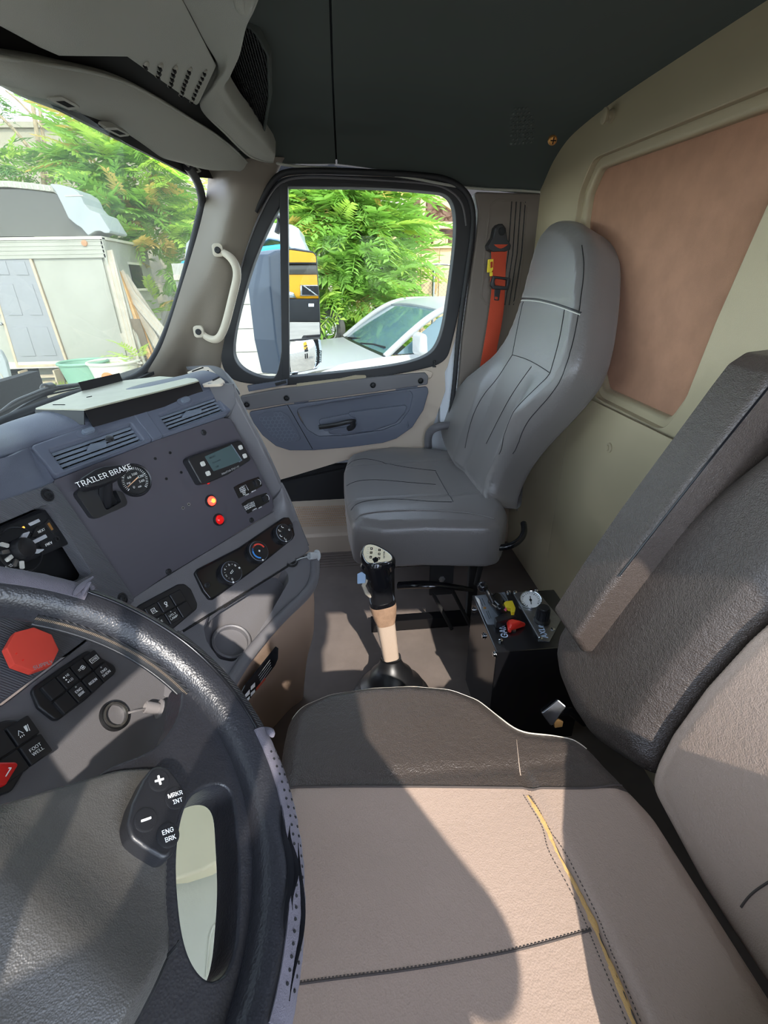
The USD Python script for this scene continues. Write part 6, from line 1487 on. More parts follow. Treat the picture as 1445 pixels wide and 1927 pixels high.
# planks and pipes leaning on the end of the trailer
LB = 11.3
for k, (a, b, w_, m_, nm, lab) in enumerate([((203, 472), (254, 680), .10, 'plank_grey', 'metal_strip', 'ribbed grey metal strip leaning on the trailer corner'),
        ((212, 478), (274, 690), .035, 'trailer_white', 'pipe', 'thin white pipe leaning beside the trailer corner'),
        ((206, 474), (288, 688), .05, 'wood_tan', 'plank', 'thin tan plank leaning nearest the white pipe'),
        ((222, 512), (296, 690), .05, 'wood_tan', 'plank', 'thin tan plank leaning in the middle of the pile'),
        ((226, 512), (306, 668), .09, 'plank_grey', 'plank', 'grey plank leaning outermost towards the windscreen pillar'),
        ((233, 522), (318, 650), .11, 'plank_grey', 'plank', 'wide grey plank at the back of the leaning pile'),
        ((218, 520), (285, 600), .10, 'plank_grey', 'plank', 'short grey plank leaning high in the pile')]):
    A_, B_ = un(*a, y=LB + .25 + .05 * k), un(*b, y=LB - .5 + .06 * k)
    B_ = A_ + (B_ - A_) * ((GZ - A_[2]) / (B_[2] - A_[2]))
    t_ = Thing(nm, lab, 'pipe' if nm == 'pipe' else 'plank' if nm == 'plank' else 'metal strip')
    ax = unit(B_ - A_); sd = unit(np.cross(ax, [0, -1, 0])); nn = np.cross(sd, ax)
    if nm == 'pipe': t_.part('tube', tube([A_, B_], w_, 10), m_, 40)
    else:
        L_ = np.linalg.norm(B_ - A_); q = Pl((A_ + B_) / 2, nn if nn[1] < 0 else -nn); q.ex, q.ey = (sd, np.cross(q.n, sd))
        t_.part('board', rplate(q, w_ * 2, L_, -.02, .02, .004, .004), m_, 30)
        for s_ in (-.5, .3): t_.part('edge_groove', tube([q.p(w_ * s_, -L_ * .49, .021), q.p(w_ * s_, L_ * .49, .021)], .006, 5), 'door_frame_wood', 40)
    t_.done()
bp2 = Thing('sheet_panel', 'brown grey sheet leaning against the trailer corner behind the white tub', 'panel')
bp2.part('sheet', prism(Pl((0, 11.0, 0), (0, -1, .12)), Polygon(Pl((0, 11.0, 0), (0, -1, .12)).uvs([(226, 628), (252, 620), (285, 715), (262, 725)])), -.015, .015, .004), 'plank_grey', 30)
bp2.part('sheet_batten', prism(Pl((0, 11.02, 0), (0, -1, .12)), Polygon(Pl((0, 11.02, 0), (0, -1, .12)).uvs([(244, 600), (262, 600), (292, 690), (276, 700)])), -.03, -.005), 'cab_brown', 30)
bp2.done()
vd = Thing('vehicle_door', 'loose white vehicle door standing on the ground at the left edge of the windscreen', 'vehicle door')
VD = Pl((0, 9.6, 0), (0, -1, 0))
vd.part('skin', prism(VD, rnd(VD.uvs([(-60, 640), (0, 660), (10, 680), (18, 712), (25, 738), (20, 745), (-60, 752)]), .05), -.08, 0, .03), 'fairing_white', 35)
vd.part('trim_line', tube(spline([VD.hit(*p, .004) for p in [(-20, 700), (2, 705), (8, 722), (12, 735), (-20, 738)]], 20), .012, 6), 'plank_grey', 40)
vd.done()
# pale building wall far behind
bw = Thing('wall_building', 'tall pale concrete building wall behind the yard', kind='structure')
zt = un(60, 240, y=19)[2]
bw.part('wall', box((-30, 19.0, GZ), (4.0, 20.0, zt)), 'building_wall', False)
bw.part('coping', box((-30, 18.9, zt - .02), (4.0, 20.0, zt + .12)), 'building_wall', False)
bw.part('wire', tube(spline([un(345, 350, y=18.8), un(362, 400, y=18.8), un(345, 425, y=18.8)], 20), .012, 5), 'black_matte', 40)
bw.done()

# ---- trees of compound leaves
def frond(rng_, L=1.0, pairs=9):
    """one long leaf: a stalk with pairs of pointed leaflets"""
    V, F_ = [], []
    bend = rng_.uniform(.15, .5)
    for k in range(pairs):
        t_ = .12 + .86 * k / (pairs - 1); x_, z_ = L * t_, -bend * L * t_ * t_
        ll = L * .26 * (1 - .55 * abs(t_ - .4)) * rng_.uniform(.85, 1.1); ww = ll * .17
        for s_ in (-1, 1):
            an = math.radians(62 - 25 * t_ + rng_.uniform(-8, 8)); dx, dy = math.cos(an), math.sin(an) * s_
            b = np.array([x_, 0, z_]); tip = b + [dx * ll, dy * ll, -ll * rng_.uniform(.15, .45)]; m_ = b * .6 + tip * .4 + [0, 0, ll * .05]
            o_ = np.array([-dy * s_, dx * s_, 0]) * ww
            n0 = len(V); V += [b, m_ - o_, tip, m_ + o_]; F_ += [[n0, n0 + 1, n0 + 2], [n0, n0 + 2, n0 + 3]]
    for k in range(6):
        t0, t1 = k / 6, (k + 1) / 6; w_ = .006 * L
        n0 = len(V); V += [[L * t0, -w_, -bend * L * t0 * t0], [L * t0, w_, -bend * L * t0 * t0], [L * t1, w_, -bend * L * t1 * t1], [L * t1, -w_, -bend * L * t1 * t1]]; F_ += [[n0, n0 + 1, n0 + 2], [n0, n0 + 2, n0 + 3]]
    n0 = len(V); F_ += [[0, 0, 0]][:0]
    return np.array(V, float), np.array(F_, int)
def place(vf, o, yaw, pitch, roll_):
    v_, f_ = vf
    R1 = trimesh.transformations.euler_matrix(roll_, -pitch, yaw, 'sxyz')[:3, :3]
    return v_ @ R1.T + o, f_
def tree(name, label, trunks, blobs, n_parts, n_stuff, size, seed, mats, trunk_m='bark', cat_='tree', pairs=9):
    """trunks: lists of points with radii; blobs: (centre, radii) to hang the leaves from; fronds point outwards and droop"""
    r_ = np.random.default_rng(seed); t_ = Thing(name, label, cat_)
    for pts, rad in trunks:
        t_.part('trunk' if rad[0] > .05 else 'branch', tube(spline(pts, 14), np.interp(np.linspace(0, 1, 14), np.linspace(0, 1, len(rad)), rad), 8), trunk_m, 50)
    made = []
    vol = np.array([b[1][0] * b[1][1] * b[1][2] for b in blobs]) ** (2 / 3); vol = vol / vol.sum()
    protos = [frond(r_, 1.0, pairs) for _ in range(6)]
    for k in range(n_parts + n_stuff):
        c_, rd = blobs[r_.choice(len(blobs), p=vol)]
        d_ = unit(r_.normal(size=3) + [0, -.45, .15]); rr = r_.uniform(.45, 1.0) if k >= n_parts else r_.uniform(.75, 1.05)
        o_ = np.array(c_) + d_ * np.array(rd) * rr
        yaw = math.atan2(d_[1], d_[0]) + r_.normal() * .5; pitch = r_.uniform(-.3, .6) + d_[2] * .4
        v_, f_ = protos[r_.integers(6)]; s_ = size * r_.uniform(.7, 1.2)
        made.append((o_, *place((v_ * s_, f_), o_, yaw, pitch, r_.normal() * .4)))
    for o_, v_, f_ in made[:n_parts]:
        t_.part('leaf', TM(v_, f_), mats[r_.choice(len(mats), p=[.5, .35, .15][:len(mats)] if len(mats) == 3 else None)], False)
    if n_stuff:
        vv, ff, n0 = [], [], 0
        for o_, v_, f_ in made[n_parts:]: vv.append(v_); ff.append(f_ + n0); n0 += len(v_)
        t_.part('inner_leaves', TM(np.vstack(vv), np.vstack(ff)), mats[0], False, kind='stuff')
    t_.done()
LM = ['leaf_green', 'leaf_lime', 'leaf_red']
def U3(px, py, y): return un(px, py, y=y)
b3 = [(U3(660, 470, 10.2), (1.0, .8, 1.0)), (U3(600, 430, 10.5), (.8, .8, .8)), (U3(672, 410, 10.0), (.6, .6, .6)), (U3(680, 555, 9.8), (.75, .6, .5)), (U3(640, 560, 10.0), (.8, .7, .8)), (U3(590, 380, 10.6), (.9, .8, .5)), (U3(670, 366, 10.4), (.9, .8, .4)), (U3(650, 620, 9.8), (.5, .5, .4))]
tree('tree', 'lush bright green tree of long feathery leaves filling the passenger window', [([U3(690, 720, 10.6) * [1, 1, 0] + [0, 0, GZ], U3(690, 600, 10.6), U3(675, 470, 10.6), U3(670, 360, 10.6)], [.12, .10, .08, .03]), ([U3(685, 560, 10.5), U3(620, 440, 10.5)], [.05, .02]), ([U3(685, 540, 10.5), U3(730, 450, 10.3)], [.05, .02])], b3, 300, 420, 1.05, 3, LM, pairs=12)
b1 = [(U3(225, 320, 14.8), (.8, .7, .7)), (U3(285, 345, 14.6), (.6, .6, .55)), (U3(250, 420, 14.4), (.8, .6, .6)), (U3(300, 500, 14.2), (.4, .45, .55)), (U3(185, 275, 15.0), (.6, .5, .4)), (U3(298, 590, 14.1), (.4, .4, .5)), (U3(310, 420, 14.3), (.35, .4, .5))]
tree('tree', 'green feathery leaved tree behind the box trailer, seen through the windscreen', [([U3(270, 690, 14.6) * [1, 1, 0] + [0, 0, GZ], U3(262, 560, 14.8), U3(245, 420, 14.9), U3(220, 300, 15)], [.14, .12, .09, .03])], b1, 260, 120, 1.2, 8, LM, pairs=12)
b2 = [(U3(15, 318, 16), (.8, .6, .25)), (U3(75, 330, 16), (.5, .5, .15)), (U3(-60, 300, 16), (.8, .6, .5)), (U3(-25, 172, 16), (.4, .4, .2))]
trk = [([U3(90, 460, 16), U3(82, 330, 16), U3(68, 240, 16), U3(55, 150, 16)], [.09, .08, .06, .045]), ([U3(105, 460, 16.1), U3(98, 340, 16.1), U3(80, 250, 16.1), U3(70, 180, 16.1), U3(40, 120, 16)], [.07, .06, .05, .04, .025]), ([U3(100, 350, 16), U3(40, 260, 16), U3(-20, 200, 16)], [.05, .045, .03]), ([U3(80, 240, 16), U3(40, 195, 16), U3(10, 170, 16)], [.03, .025, .015])]
trk[0] = ([U3(92, 700, 16) * [1, 1, 0] + [0, 0, GZ]] + list(trk[0][0]), [.12, .10, .08, .06, .045])
tree('tree', 'thin leaning tree with bare pale trunks at the far left behind the trailer', trk, b2, 110, 0, 1.1, 12, ['leaf_green', 'leaf_dark', 'leaf_lime'])
tree('weed', 'small bright green weed growing by the leaning planks', [([U3(272, 725, 10.6) * [1, 1, 0] + [0, 0, GZ], U3(270, 690, 10.6)], [.02, .01])], [(U3(270, 690, 10.6), (.22, .2, .25))], 14, 0, .5, 4, ['leaf_lime'], cat_='plant', pairs=8)
rg = np.random.default_rng(9); gv, gf, n0 = [], [], 0
for k in range(2600):
    c_ = np.array([rg.uniform(-9.5, -6.2), rg.uniform(9.0, 11.6), GZ]); a_ = rg.uniform(0, 6.28); h_ = rg.uniform(.06, .22); w_ = .012
    t_ = c_ + [math.cos(a_) * h_ * .4, math.sin(a_) * h_ * .4, h_]; s_ = np.array([-math.sin(a_) * w_, math.cos(a_) * w_, 0])
    gv += [c_ - s_, c_ + s_, t_]; gf.append([n0, n0 + 1, n0 + 2]); n0 += 3
single('grass', TM(gv, gf), 'leaf_lime', 'ragged yellow green grass growing along the trailer front', 'grass', kind='stuff', smooth=False)

# ---- white trailer with a boat like top, close beside the passenger door
wt = Thing('white_trailer', 'bright white plank sided trailer loaded with a white shell and blue tarp', 'trailer')
WT = Pl((0, 6.6, 0), (0, -1, 0))
xl, xr = WT.uv(336, 560)[0], WT.uv(574, 600)[0]
zt2 = WT.uv(500, 524)[1]
for k in range(6):
    za, zb = GZ + .35 + (zt2 - GZ - .35) * k / 6, GZ + .35 + (zt2 - GZ - .35) * (k + 1) / 6 - .008
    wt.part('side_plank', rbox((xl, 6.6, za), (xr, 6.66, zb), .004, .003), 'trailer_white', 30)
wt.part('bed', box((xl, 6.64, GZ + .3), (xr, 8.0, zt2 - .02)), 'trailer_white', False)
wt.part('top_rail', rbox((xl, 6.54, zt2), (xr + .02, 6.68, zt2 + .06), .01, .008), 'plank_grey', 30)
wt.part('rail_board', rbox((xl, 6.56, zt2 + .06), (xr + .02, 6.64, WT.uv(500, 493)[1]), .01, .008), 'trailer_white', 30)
wt.part('red_reflector', plate(WT, [(479, 497), (494, 496), (494, 503), (479, 504)], .04, .06, .004, .003), 'red_plastic', 30, label='small red reflector')
wt.part('blue_tarp', prism(Pl((0, 6.8, 0), (0, -1, 0)), rnd(WT.uvs([(330, 490), (400, 478), (480, 462), (530, 456), (530, 495), (330, 505)]), .03), -.5, 0, .04), 'tarp_blue', 40, label='bright blue tarp')
wt.part('white_shell', prism(Pl((0, 6.9, 0), (0, -1, 0)), rnd(WT.uvs([(335, 490), (338, 455), (360, 430), (420, 412), (505, 414), (545, 418), (560, 426), (562, 440), (572, 460), (576, 474), (552, 474), (540, 462), (520, 450), (500, 446), (460, 470), (400, 482)]), .03), -1.0, .05, .06, 4), 'fairing_white', 40, label='white moulded shell')
for x_ in (xl, xr - .5): wt.part('wheel', lathe(Pl((x_, 6.75, GZ + .36), (0, -1, 0)), [(.36, -.2), (.36, .02), (.30, .05), (.2, .03), (.18, -.02), (0, -.02)], 28), 'black_matte', 40)
wt.done()

# ---- white pickup
pk = Thing('pickup_truck', 'white pickup truck parked beside the cab, seen through the passenger window', 'truck')
A0 = un(728, 667, z=.36); B0 = un(652, 632, z=.36)                     # near and far foot of the windscreen
A0, B0 = CAM + (A0 - CAM) * 1.0, CAM + (B0 - CAM) * 1.0
lt = unit((A0 - B0) * [1, 1, 0]); fw = np.array([lt[1], -lt[0], 0]); fw = fw if fw[0] < 0 else -fw
wdt = float(np.linalg.norm((A0 - B0)[:2]))
def PK(f_, l_, z_): return A0 * [1, 1, 0] + fw * f_ + lt * l_ + np.array([0, 0, z_])
zc, zr = .36, un(800, 577, d=1)[2]
d8 = ray(802, 576); rz = CAM + d8 * (((PK(-.75, -.12, 0) - CAM) @ unit(np.cross(lt, [0, 0, 1]))) / (d8 @ unit(np.cross(lt, [0, 0, 1])))); zr = float(np.clip(rz[2], .75, 1.15))
W_ = wdt
hood = sheet([[PK(1.15, .02, zc - .32), PK(1.2, -W_ * .5, zc - .28), PK(1.15, -W_ - .02, zc - .32)], [PK(1.0, .08, zc - .12), PK(1.05, -W_ * .5, zc - .06), PK(1.0, -W_ - .08, zc - .12)], [PK(.5, .10, zc - .06), PK(.5, -W_ * .5, zc + .01), PK(.5, -W_ - .10, zc - .06)], [PK(-.02, .06, zc - .02), PK(.06, -W_ * .5, zc + .01), PK(-.02, -W_ - .06, zc - .02)]], .03, 24, 24, 'pchip')
pk.part('bonnet', hood, 'pickup_white', 50)
pk.part('windscreen', sheet([[PK(0, .0, zc), PK(.08, -W_ * .5, zc + .01), PK(0, -W_, zc)], [PK(-.40, -.05, (zc + zr) / 2 + .02), PK(-.34, -W_ * .5, (zc + zr) / 2 + .03), PK(-.40, -W_ + .05, (zc + zr) / 2 + .02)], [PK(-.78, -.13, zr - .03), PK(-.74, -W_ * .5, zr), PK(-.78, -W_ + .13, zr - .03)]], .01, 20, 20, True), 'pickup_glass', 50)
pk.part('roof', sheet([[PK(-.74, -.10, zr - .03), PK(-.70, -W_ * .5, zr + .015), PK(-.74, -W_ + .10, zr - .03)], [PK(-1.2, -.08, zr + .04), PK(-1.2, -W_ * .5, zr + .09), PK(-1.2, -W_ + .08, zr + .04)], [PK(-2.4, -.08, zr + .02), PK(-2.4, -W_ * .5, zr + .07), PK(-2.4, -W_ + .08, zr + .02)]], .03, 20, 20, True), 'pickup_white', 50)
for l_ in (.0, -W_):
    s_ = 1 if l_ == 0 else -1
    pk.part('windscreen_pillar', tube(spline([PK(.03, l_ + s_ * .03, zc - .02), PK(-.36, l_ - s_ * .03, (zc + zr) / 2 + .02), PK(-.78, l_ - s_ * .09, zr - .01), PK(-1.3, l_ - s_ * .07, zr + .03), PK(-2.4, l_ - s_ * .07, zr)], 30), .042, 10), 'pickup_white', 50)
pk.part('side_glass', sheet([[PK(-.12, .035, zc), PK(-1.1, .05, zc), PK(-2.3, .05, zc)], [PK(-.62, -.03, zr - .14), PK(-1.1, -.04, zr - .04), PK(-2.3, -.04, zr - .05)]], .01, 8, 16, True), 'pickup_glass', 50)
pk.part('body_side', sheet([[PK(1.15, .02, zc - .30), PK(.5, .11, zc - .05), PK(-.1, .07, zc - .01), PK(-1.2, .07, zc), PK(-2.6, .07, zc)], [PK(1.2, .05, zc - .55), PK(.5, .16, zc - .3), PK(-.1, .14, zc - .25), PK(-1.2, .14, zc - .25), PK(-2.6, .14, zc - .25)], [PK(1.1, .05, GZ + .35), PK(.5, .12, GZ + .35), PK(-.1, .10, GZ + .35), PK(-1.2, .10, GZ + .35), PK(-2.6, .10, GZ + .35)]], .03, 16, 40, 'pchip'), 'pickup_white', 50)
pk.part('front_face', sheet([[PK(1.15, .02, zc - .32), PK(1.22, -W_ * .5, zc - .28), PK(1.15, -W_ - .02, zc - .32)], [PK(1.2, .04, GZ + .4), PK(1.28, -W_ * .5, GZ + .4), PK(1.2, -W_ - .04, GZ + .4)]], .03, 8, 12, True), 'pickup_white', 50)
pk.part('cowl', sheet([[PK(.05, .03, zc - .015), PK(.13, -W_ * .5, zc + .012), PK(.05, -W_ - .03, zc - .015)], [PK(-.03, .02, zc + .004), PK(.05, -W_ * .5, zc + .016), PK(-.03, -W_ - .02, zc + .004)]], .01, 4, 12, True), 'black_plastic', 40)
for a, b in ((-W_ * .8, -W_ * .35), (-W_ * .45, -W_ * .08)):
    pk.part('wiper', tube([PK(.07, a, zc + .02), PK(.0, (a + b) / 2, zc + .05), PK(-.03, b, zc + .06)], .012, 6), 'black_matte', 40)
pk.part('dash_cover', sheet([[PK(-.02, -.1, zc - .0), PK(-.02, -W_ + .1, zc - .0)], [PK(-.5, -.1, zc - .02), PK(-.5, -W_ + .1, zc - .02)]], .02, 4, 4, False), 'plastic_blue_grey', 30)
mr = pk.part('door_mirror', hullspheres([(*PK(-.32, .20, zc + .06), .06), (*PK(-.34, .32, zc + .06), .06), (*PK(-.32, .20, zc + .20), .06), (*PK(-.34, .32, zc + .20), .05)]), 'pickup_white', 50)
for f_ in (.55, -2.2):
    pk.part('wheel', lathe(Pl(PK(f_, .06, GZ + .36), lt), [(.36, -.22), (.36, .0), (.30, .03), (.2, .0), (.18, -.04), (0, -.04)], 28), 'black_matte', 40)
pk.done()
wh = Thing('spare_wheel', 'bare tyre on a chrome wheel standing between the door mirror and the pickup', 'wheel')
wc = un(624, 618, y=9.0); wp = Pl(wc, (-.72, -.69, .0))
wh.part('tyre', lathe(wp, [(.22, -.07), (.29, -.06), (.31, 0), (.29, .06), (.22, .07), (.20, .06), (.20, -.06), (.22, -.07)], 36), 'tyre_dusty', 45)
wh.part('rim', lathe(wp, [(.20, -.06), (.20, .06), (.18, .065), (.13, .03), (.06, .035), (.04, .05), (0, .05)], 30), 'chrome', 40)
wh.part('stand', box((wc[0] - .12, wc[1] - .12, GZ), (wc[0] + .12, wc[1] + .12, wc[2] - .30)), 'concrete', False)
wh.done()

# ---- timber frame with brown tarp, plywood fence and chain link beyond the pickup
tf = Thing('tarp_shed', 'timber frame shed hung with a crumpled brown tarp above a plywood fence', 'shed')
TF = Pl((0, 13.0, 0), (0, -1, 0))
def wave(a, b, c, d_, amp, seed, nu=40, nv=40):
    s_, t_ = np.meshgrid(np.linspace(0, 1, nu), np.linspace(0, 1, nv), indexing='ij')
    g_ = (a * (1 - s_)[..., None] + b * s_[..., None]) * (1 - t_)[..., None] + (d_ * (1 - s_)[..., None] + c * s_[..., None]) * t_[..., None]
    nz = meshkit.fbm(np.stack([s_ * 5 + t_ * 2, t_ * 2.5, 0 * s_], -1), 4, seed) - .5
    return sheet(g_ + nz[..., None] * np.array([0, amp, 0]), .01, nu, nv, False)
tf.part('tarp', wave(TF.hit(760, 396), TF.hit(802, 360), TF.hit(860, 424), TF.hit(770, 424), .7, 3), 'tarp_brown', 50)
tf.part('tarp', wave(TF.hit(801, 361), TF.hit(880, 385), TF.hit(880, 424), TF.hit(806, 424), .5, 5), 'tarp_brown', 50)
tf.part('tarp_skirt', wave(TF.hit(760, 426), TF.hit(890, 428), TF.hit(890, 462), TF.hit(765, 462), .6, 7), 'tarp_brown', 50)
for a, b, r_ in (((740, 421), (895, 426), .07), ((796, 366), (794, 424), .06), ((812, 364), (880, 410), .06), ((752, 392), (803, 360), .04)):
    A_, B_ = TF.hit(*a, .5), TF.hit(*b, .5); ax = unit(B_ - A_); q = Pl((A_ + B_) / 2, (0, -1, 0)); q.ey = ax; q.ex = np.cross(q.ey, q.n)
    tf.part('beam', rplate(q, r_ * 2, float(np.linalg.norm(B_ - A_)), -r_, r_, .004, .006), 'beam_wood', 30)
for x_ in (826, 744): 
    A_, B_ = TF.hit(x_, 446, .45), TF.hit(x_, 700, .45); B_[2] = GZ
    tf.part('post', box(np.minimum(A_, B_) - [.09, .08, 0], np.maximum(A_, B_) + [.09, .08, 0]), 'beam_wood', False)
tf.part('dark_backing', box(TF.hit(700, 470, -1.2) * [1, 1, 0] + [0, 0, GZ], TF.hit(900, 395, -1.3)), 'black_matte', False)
tf.done()
fc = Thing('plywood_fence', 'pale plywood fence with a rail and upright stubs below the brown tarp', 'fence')
FP = Pl((0, 12.2, 0), (0, -1, 0))
zf = FP.uv(800, 466)[1]
for k, (a, b) in enumerate([(755, 792), (792, 826), (826, 862), (862, 905)]):
    xa, xb = FP.uv(a, 500)[0], FP.uv(b, 500)[0]
    fc.part('plywood_sheet', box((xa + .01, 12.2, GZ), (xb - .01, 12.24, zf)), 'plywood', False)
fc.part('rail', box((FP.uv(740, 463)[0], 12.12, zf - .02), (FP.uv(910, 463)[0], 12.22, zf + .07)), 'beam_wood', False)
for x_ in (800, 808, 817, 840, 852):
    u_ = FP.uv(x_, 455)[0]; fc.part('stub', box((u_ - .025, 12.15, zf), (u_ + .025, 12.20, FP.uv(x_, 448)[1])), 'beam_wood', False)
fc.part('leaning_board', cat(tube([un(816, 552, y=11.6), un(826, 498, y=11.8)], .05, 6)), 'wood_tan', 30)
fc.done()
cl = Thing('chain_link_fence', 'grey chain link fence in front of the plywood, behind the pickup roof', 'fence')
CLP = Pl((0, 11.0, 0), (0, -1, 0)); u0, u1 = CLP.uv(750, 540)[0], CLP.uv(880, 540)[0]; v0, v1 = GZ, CLP.uv(800, 510)[1]
wires = []
n_ = 46
for k in range(-24, n_):
    for s_ in (1, -1):
        seg = LineString([(u0 + k * .085, v0), (u0 + k * .085 + s_ * (v1 - v0), v1)]).intersection(rect(u1 - u0, v1 - v0, (u0 + u1) / 2, (v0 + v1) / 2))
        if seg.geom_type == 'LineString' and seg.length > .05: wires.append(tube([CLP.p(*seg.coords[0], s_ * .004), CLP.p(*seg.coords[-1], s_ * .004)], .0035, 4, cap=False))
cl.part('mesh', cat(*wires), 'steel', False, kind='stuff')
cl.part('top_rail', tube(spline([CLP.p(u0, v1 + .0), CLP.p((u0 + u1) / 2, v1 + .12), CLP.p(u1, v1 + .05)], 12), .022, 8), 'steel', 40)
cl.part('post', tube([CLP.p((u0 + u1) / 2, GZ), CLP.p((u0 + u1) / 2, v1 + .1)], .03, 10), 'steel', 40)
cl.done()

# ---- door mirror of the cab and the yellow truck it reflects
mi = Thing('door_mirror', 'tall black truck door mirror outside the passenger window with a flat and a convex glass', 'mirror')
mc = un(570, 560, y=2.78)
din = unit(mc - CAM); rout = unit([1.0, .28, -.015]); mn = unit(rout - din)
MP = Pl(mc, mn)
m_up = [(538, 470), (548, 470), (590, 476), (595, 482), (600, 560), (603, 634), (540, 640), (536, 560)]
m_lo = [(540, 643), (603, 637), (606, 660), (605, 684), (598, 692), (575, 698), (548, 702), (541, 700)]
mi.part('housing', prism(MP, rnd(MP.uvs([(510, 478), (524, 471), (560, 466), (592, 472), (598, 484), (604, 600), (608, 686), (600, 695), (560, 703), (535, 706), (522, 640), (512, 540)]), .015), -.16, -.012, .03, 4), 'mirror_grey', 45)
mi.part('flat_glass', prism(MP, rnd(MP.uvs(m_up), .012), -.012, -.002, .001), 'mirror', False, label='flat mirror glass')
lo = rnd(MP.uvs(m_lo), .01)
cvx = Puff(MP, list(lo.exterior.coords), .01, .002, lambda u, v_: .012 * (1 - ((u - lo.centroid.x) / .09) ** 2 - ((v_ - lo.centroid.y) / .09) ** 2), n=80, rings=16, corner=.004)
mi.part('convex_glass', cvx.mesh, 'mirror', True, label='small convex mirror glass')
mi.part('glass_frame', prism(MP, rnd(MP.uvs(m_up), .012).buffer(.006).difference(rnd(MP.uvs(m_up), .012)), -.012, .0, .002), 'black_plastic', 35)
mi.part('bracket', tube(spline([MP.p(-.06, .30, -.08), MP.p(-.05, .36, -.06), np.array([-.34, 2.45, 1.42]), np.array([-.36, 2.09, 1.40])], 16), .014, 8), 'black_plastic', 40)
mi.part('bracket', tube(spline([MP.p(-.06, -.33, -.08), MP.p(-.05, -.38, -.06), np.array([-.36, 2.45, .68]), np.array([-.38, 2.09, .66])], 16), .014, 8), 'black_plastic', 40)
mi.done()
def refl(px, py, X):
    o_ = MP.hit(px, py); d_ = unit(o_ - CAM); r_ = d_ - 2 * (d_ @ mn) * mn; return o_ + r_ * ((X - o_[0]) / r_[0])
yt = Thing('yellow_truck', 'yellow heavy truck with a black grille and bumper deepened for the shaded ground, seen in the door mirror', 'truck')
YX = 7.5
YP = Pl((YX, 0, 0), (-1, 0, 0))
def ypoly(pts): 
    return Polygon([((refl(*p, YX) - YP.o) @ YP.ex, (refl(*p, YX) - YP.o) @ YP.ey) for p in pts]).buffer(0)
def ybox(a, b, c, d_): return ypoly([(a, c), (b, c), (b, d_), (a, d_)])
yt.part('cab', prism(YP, ybox(500, 640, 430, 562), -2.2, 0, .06, 4), 'truck_yellow', 40)
yt.part('windscreen', prism(YP, ybox(505, 635, 498, 517), -.02, .03, .02), 'cab_glass', 35)
yt.part('visor_edge', prism(YP, ybox(500, 640, 494, 498), -.02, .10, .02), 'black_plastic', 35)
i = yt.part('grille', prism(YP, ybox(564, 640, 536, 557), -.02, .06, .02), 'chrome', 35)
yt.part('grille_mesh', prism(YP, ybox(567, 637, 538, 555), .03, .075, .01), 'black_matte', 35, of=i)
gb = ypoly([(566, 537), (570, 537), (596, 556), (592, 556)])
yt.part('grille_bar', prism(YP, gb, .05, .095, .005), 'chrome', 35, of=i)
yt.part('grille_badge', prism(YP, ypoly([(581 + 2.2 * math.cos(a_), 546.5 + 2.2 * math.sin(a_)) for a_ in np.linspace(0, 6.283, 14)[:-1]]), .06, .11, .01), 'chrome', 35, of=i)
yt.part('headlight', prism(YP, ypoly([(543, 548), (551, 550), (557, 561), (543, 561)]), -.02, .06, .02), 'chrome', 35)
yt.part('bumper', prism(YP, ybox(500, 640, 562, 606), -.6, .10, .04), 'black_plastic', 35)  # bumper drawn deeper, its black foot stands in for shaded ground below
yt.part('number_plate', prism(YP, ybox(578, 588, 571, 577), .09, .12, .005), 'gauge_face', 30)
low_ = refl(570, 590, YX)[2]
for s_ in (530, 610):
    c_ = refl(s_, 590, YX); yt.part('wheel', lathe(Pl((YX + 1.0, c_[1], GZ + .5), (0, -1, 0)), [(.5, -.2), (.5, .2), (.3, .2), (.28, .1), (0, .1)], 28), 'black_matte', 40)
yt.done()
# ---- windscreen wipers
wi = Thing('wiper', 'black windscreen wiper arm lying along the bottom of the glass', 'wiper')
for a_, rr in (([(-60, 800), (0, 776), (25, 757), (60, 741), (89, 730), (123, 725), (169, 719), (208, 712)], .0048), ([(-40, 810), (16, 781), (64, 752), (110, 738), (160, 728)], .004)):
    wi.part('arm', tube(spline([WP.hit(*p, -.03) for p in a_], 40), rr, 8, flat=(.6, 1)), 'black_plastic', 45)
wi.part('blade', tube(spline([WP.hit(*p, -.022) for p in [(-40, 798), (20, 768), (90, 737), (150, 725), (212, 711)]], 30), .004, 6), 'black_matte', 45)
wi.part('joint', hullspheres([(*WP.hit(86, 731, -.035), .012), (*WP.hit(96, 729, -.035), .012)]), 'black_plastic', 45)
wi.done()

# ================================================================== the photographer at the driver's window (outside the picture; throws the shade on seat and wheel)
import manifold3d as m3
def body_of(bones, refine=.02, its=8):
    ms = []
    for a, b in bones:
        pts = np.vstack([trimesh.creation.icosphere(2, 1.0).vertices * q[3] + q[:3] for q in (a, b)])
        h = trimesh.convex.convex_hull(pts)
        ms.append(m3.Manifold(m3.Mesh(np.asarray(h.vertices, np.float32), np.asarray(h.faces, np.uint32))))
    u = m3.Manifold.batch_boolean(ms, m3.OpType.Add).refine_to_length(refine).to_mesh()
    t_ = trimesh.Trimesh(u.vert_properties[:, :3], u.tri_verts); t_.merge_vertices()
    trimesh.smoothing.filter_taubin(t_, iterations=its); return t_
pe = Thing('person', 'person in a dark shirt leaning to the driver window and holding up a phone', 'person')
hd_, nk, ch, pv = (.165, -.50, 1.71), (.145, -.53, 1.50), (.07, -.56, 1.20), (.06, -.64, .82)
shR, shL = (.165, -.52, 1.335), (-.06, -.52, 1.33)
elR, elL = (.225, -.40, 1.09), (-.10, -.40, 1.09)
haR, haL = (.05, -.075, 1.10), (-.05, -.075, 1.10)
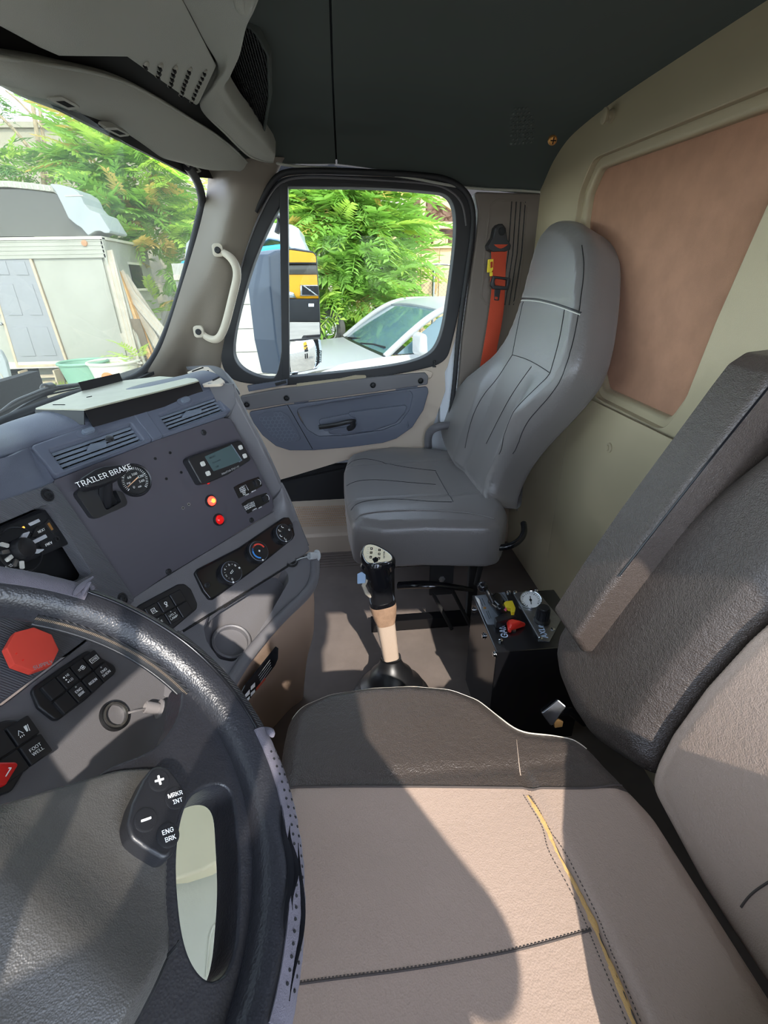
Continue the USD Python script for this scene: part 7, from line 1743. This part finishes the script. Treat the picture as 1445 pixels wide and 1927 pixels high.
bones = [((*hd_, .085), (hd_[0], hd_[1] + .02, hd_[2] - .07, .070)), ((*nk, .055), (hd_[0], hd_[1], hd_[2] - .05, .055)), ((*nk, .058), (*ch, .11)), ((*shR, .06), (*shL, .06)), ((*ch, .13), (*pv, .135)), ((shR[0] - .03, shR[1], shR[2] - .1, .09), (pv[0] + .06, pv[1], pv[2], .11)), ((shL[0] + .03, shL[1], shL[2] - .1, .09), (pv[0] - .06, pv[1], pv[2], .11)),
         ((*shR, .058), (*elR, .044)), ((*elR, .042), (*haR, .028)), ((*shL, .058), (*elL, .044)), ((*elL, .042), (*haL, .028)),
         ((pv[0] + .08, pv[1], pv[2], .10), (.14, -.64, .36, .07)), ((.14, -.64, .36, .065), (.14, -.66, -.10, .045)), ((pv[0] - .08, pv[1], pv[2], .10), (-.06, -.64, .36, .07)), ((-.06, -.64, .36, .065), (-.06, -.66, -.10, .045)),
         ((.14, -.67, -.12, .04), (.14, -.52, -.15, .03)), ((-.06, -.67, -.12, .04), (-.06, -.52, -.15, .03))]
cs = Thing('cab_step', 'metal step below the driver door', 'step')
cs.part('tread', rbox((-.30, -.80, -.22), (.38, -.36, -.18), .01, .006), 'steel', 30)
for x_ in (-.25, .33): cs.part('bracket', rbox((x_ - .02, -.50, -.20), (x_ + .02, -.15, -.05), .004, .003), 'black_plastic', 30)
cs.done()
for s_, ha in ((1, haR), (-1, haL)):
    for k in range(4):
        bones.append(((ha[0], ha[1] + .01, ha[2] + .012 - .014 * k, .010), (ha[0] - s_ * .022, ha[1] + .048, ha[2] + .02 - .014 * k, .009)))
    bones.append(((ha[0], ha[1], ha[2] + .02, .011), (ha[0] - s_ * .012, ha[1] + .035, ha[2] + .045, .009)))
bd = body_of(bones)
pe.part('body', bd, 'shirt_dark', 60)
hr = trimesh.creation.icosphere(3, 1.0); hr.apply_scale([.096, .108, .10]); hr.apply_translation((hd_[0], hd_[1] - .018, hd_[2] + .035))
hr = trimesh.intersections.slice_mesh_plane(hr, [0, -.8, .6], (hd_[0], hd_[1] + .03, hd_[2] + .02), cap=False)
pe.part('hair', hr, 'black_matte', 60)
pe.part('face', body_of([((hd_[0], hd_[1] + .035, hd_[2] + .02, .062), (hd_[0], hd_[1] + .045, hd_[2] - .075, .040)), ((hd_[0], hd_[1] + .085, hd_[2] + .01, .010), (hd_[0], hd_[1] + .10, hd_[2] - .025, .013))], .01), 'skin', 60)
for s_ in (-1, 1): pe.part('eye', hullspheres([(hd_[0] + s_ * .03, hd_[1] + .088, hd_[2] + .012, .011)]), 'gauge_face', 60)
pe.done()
fph = Thing('phone', 'black phone held up in both hands at the driver window', 'phone')
fph.part('case', rbox((-.037, -.034, 1.075), (.037, -.026, 1.225), .003, .002), 'black_gloss', 40)
fph.done()
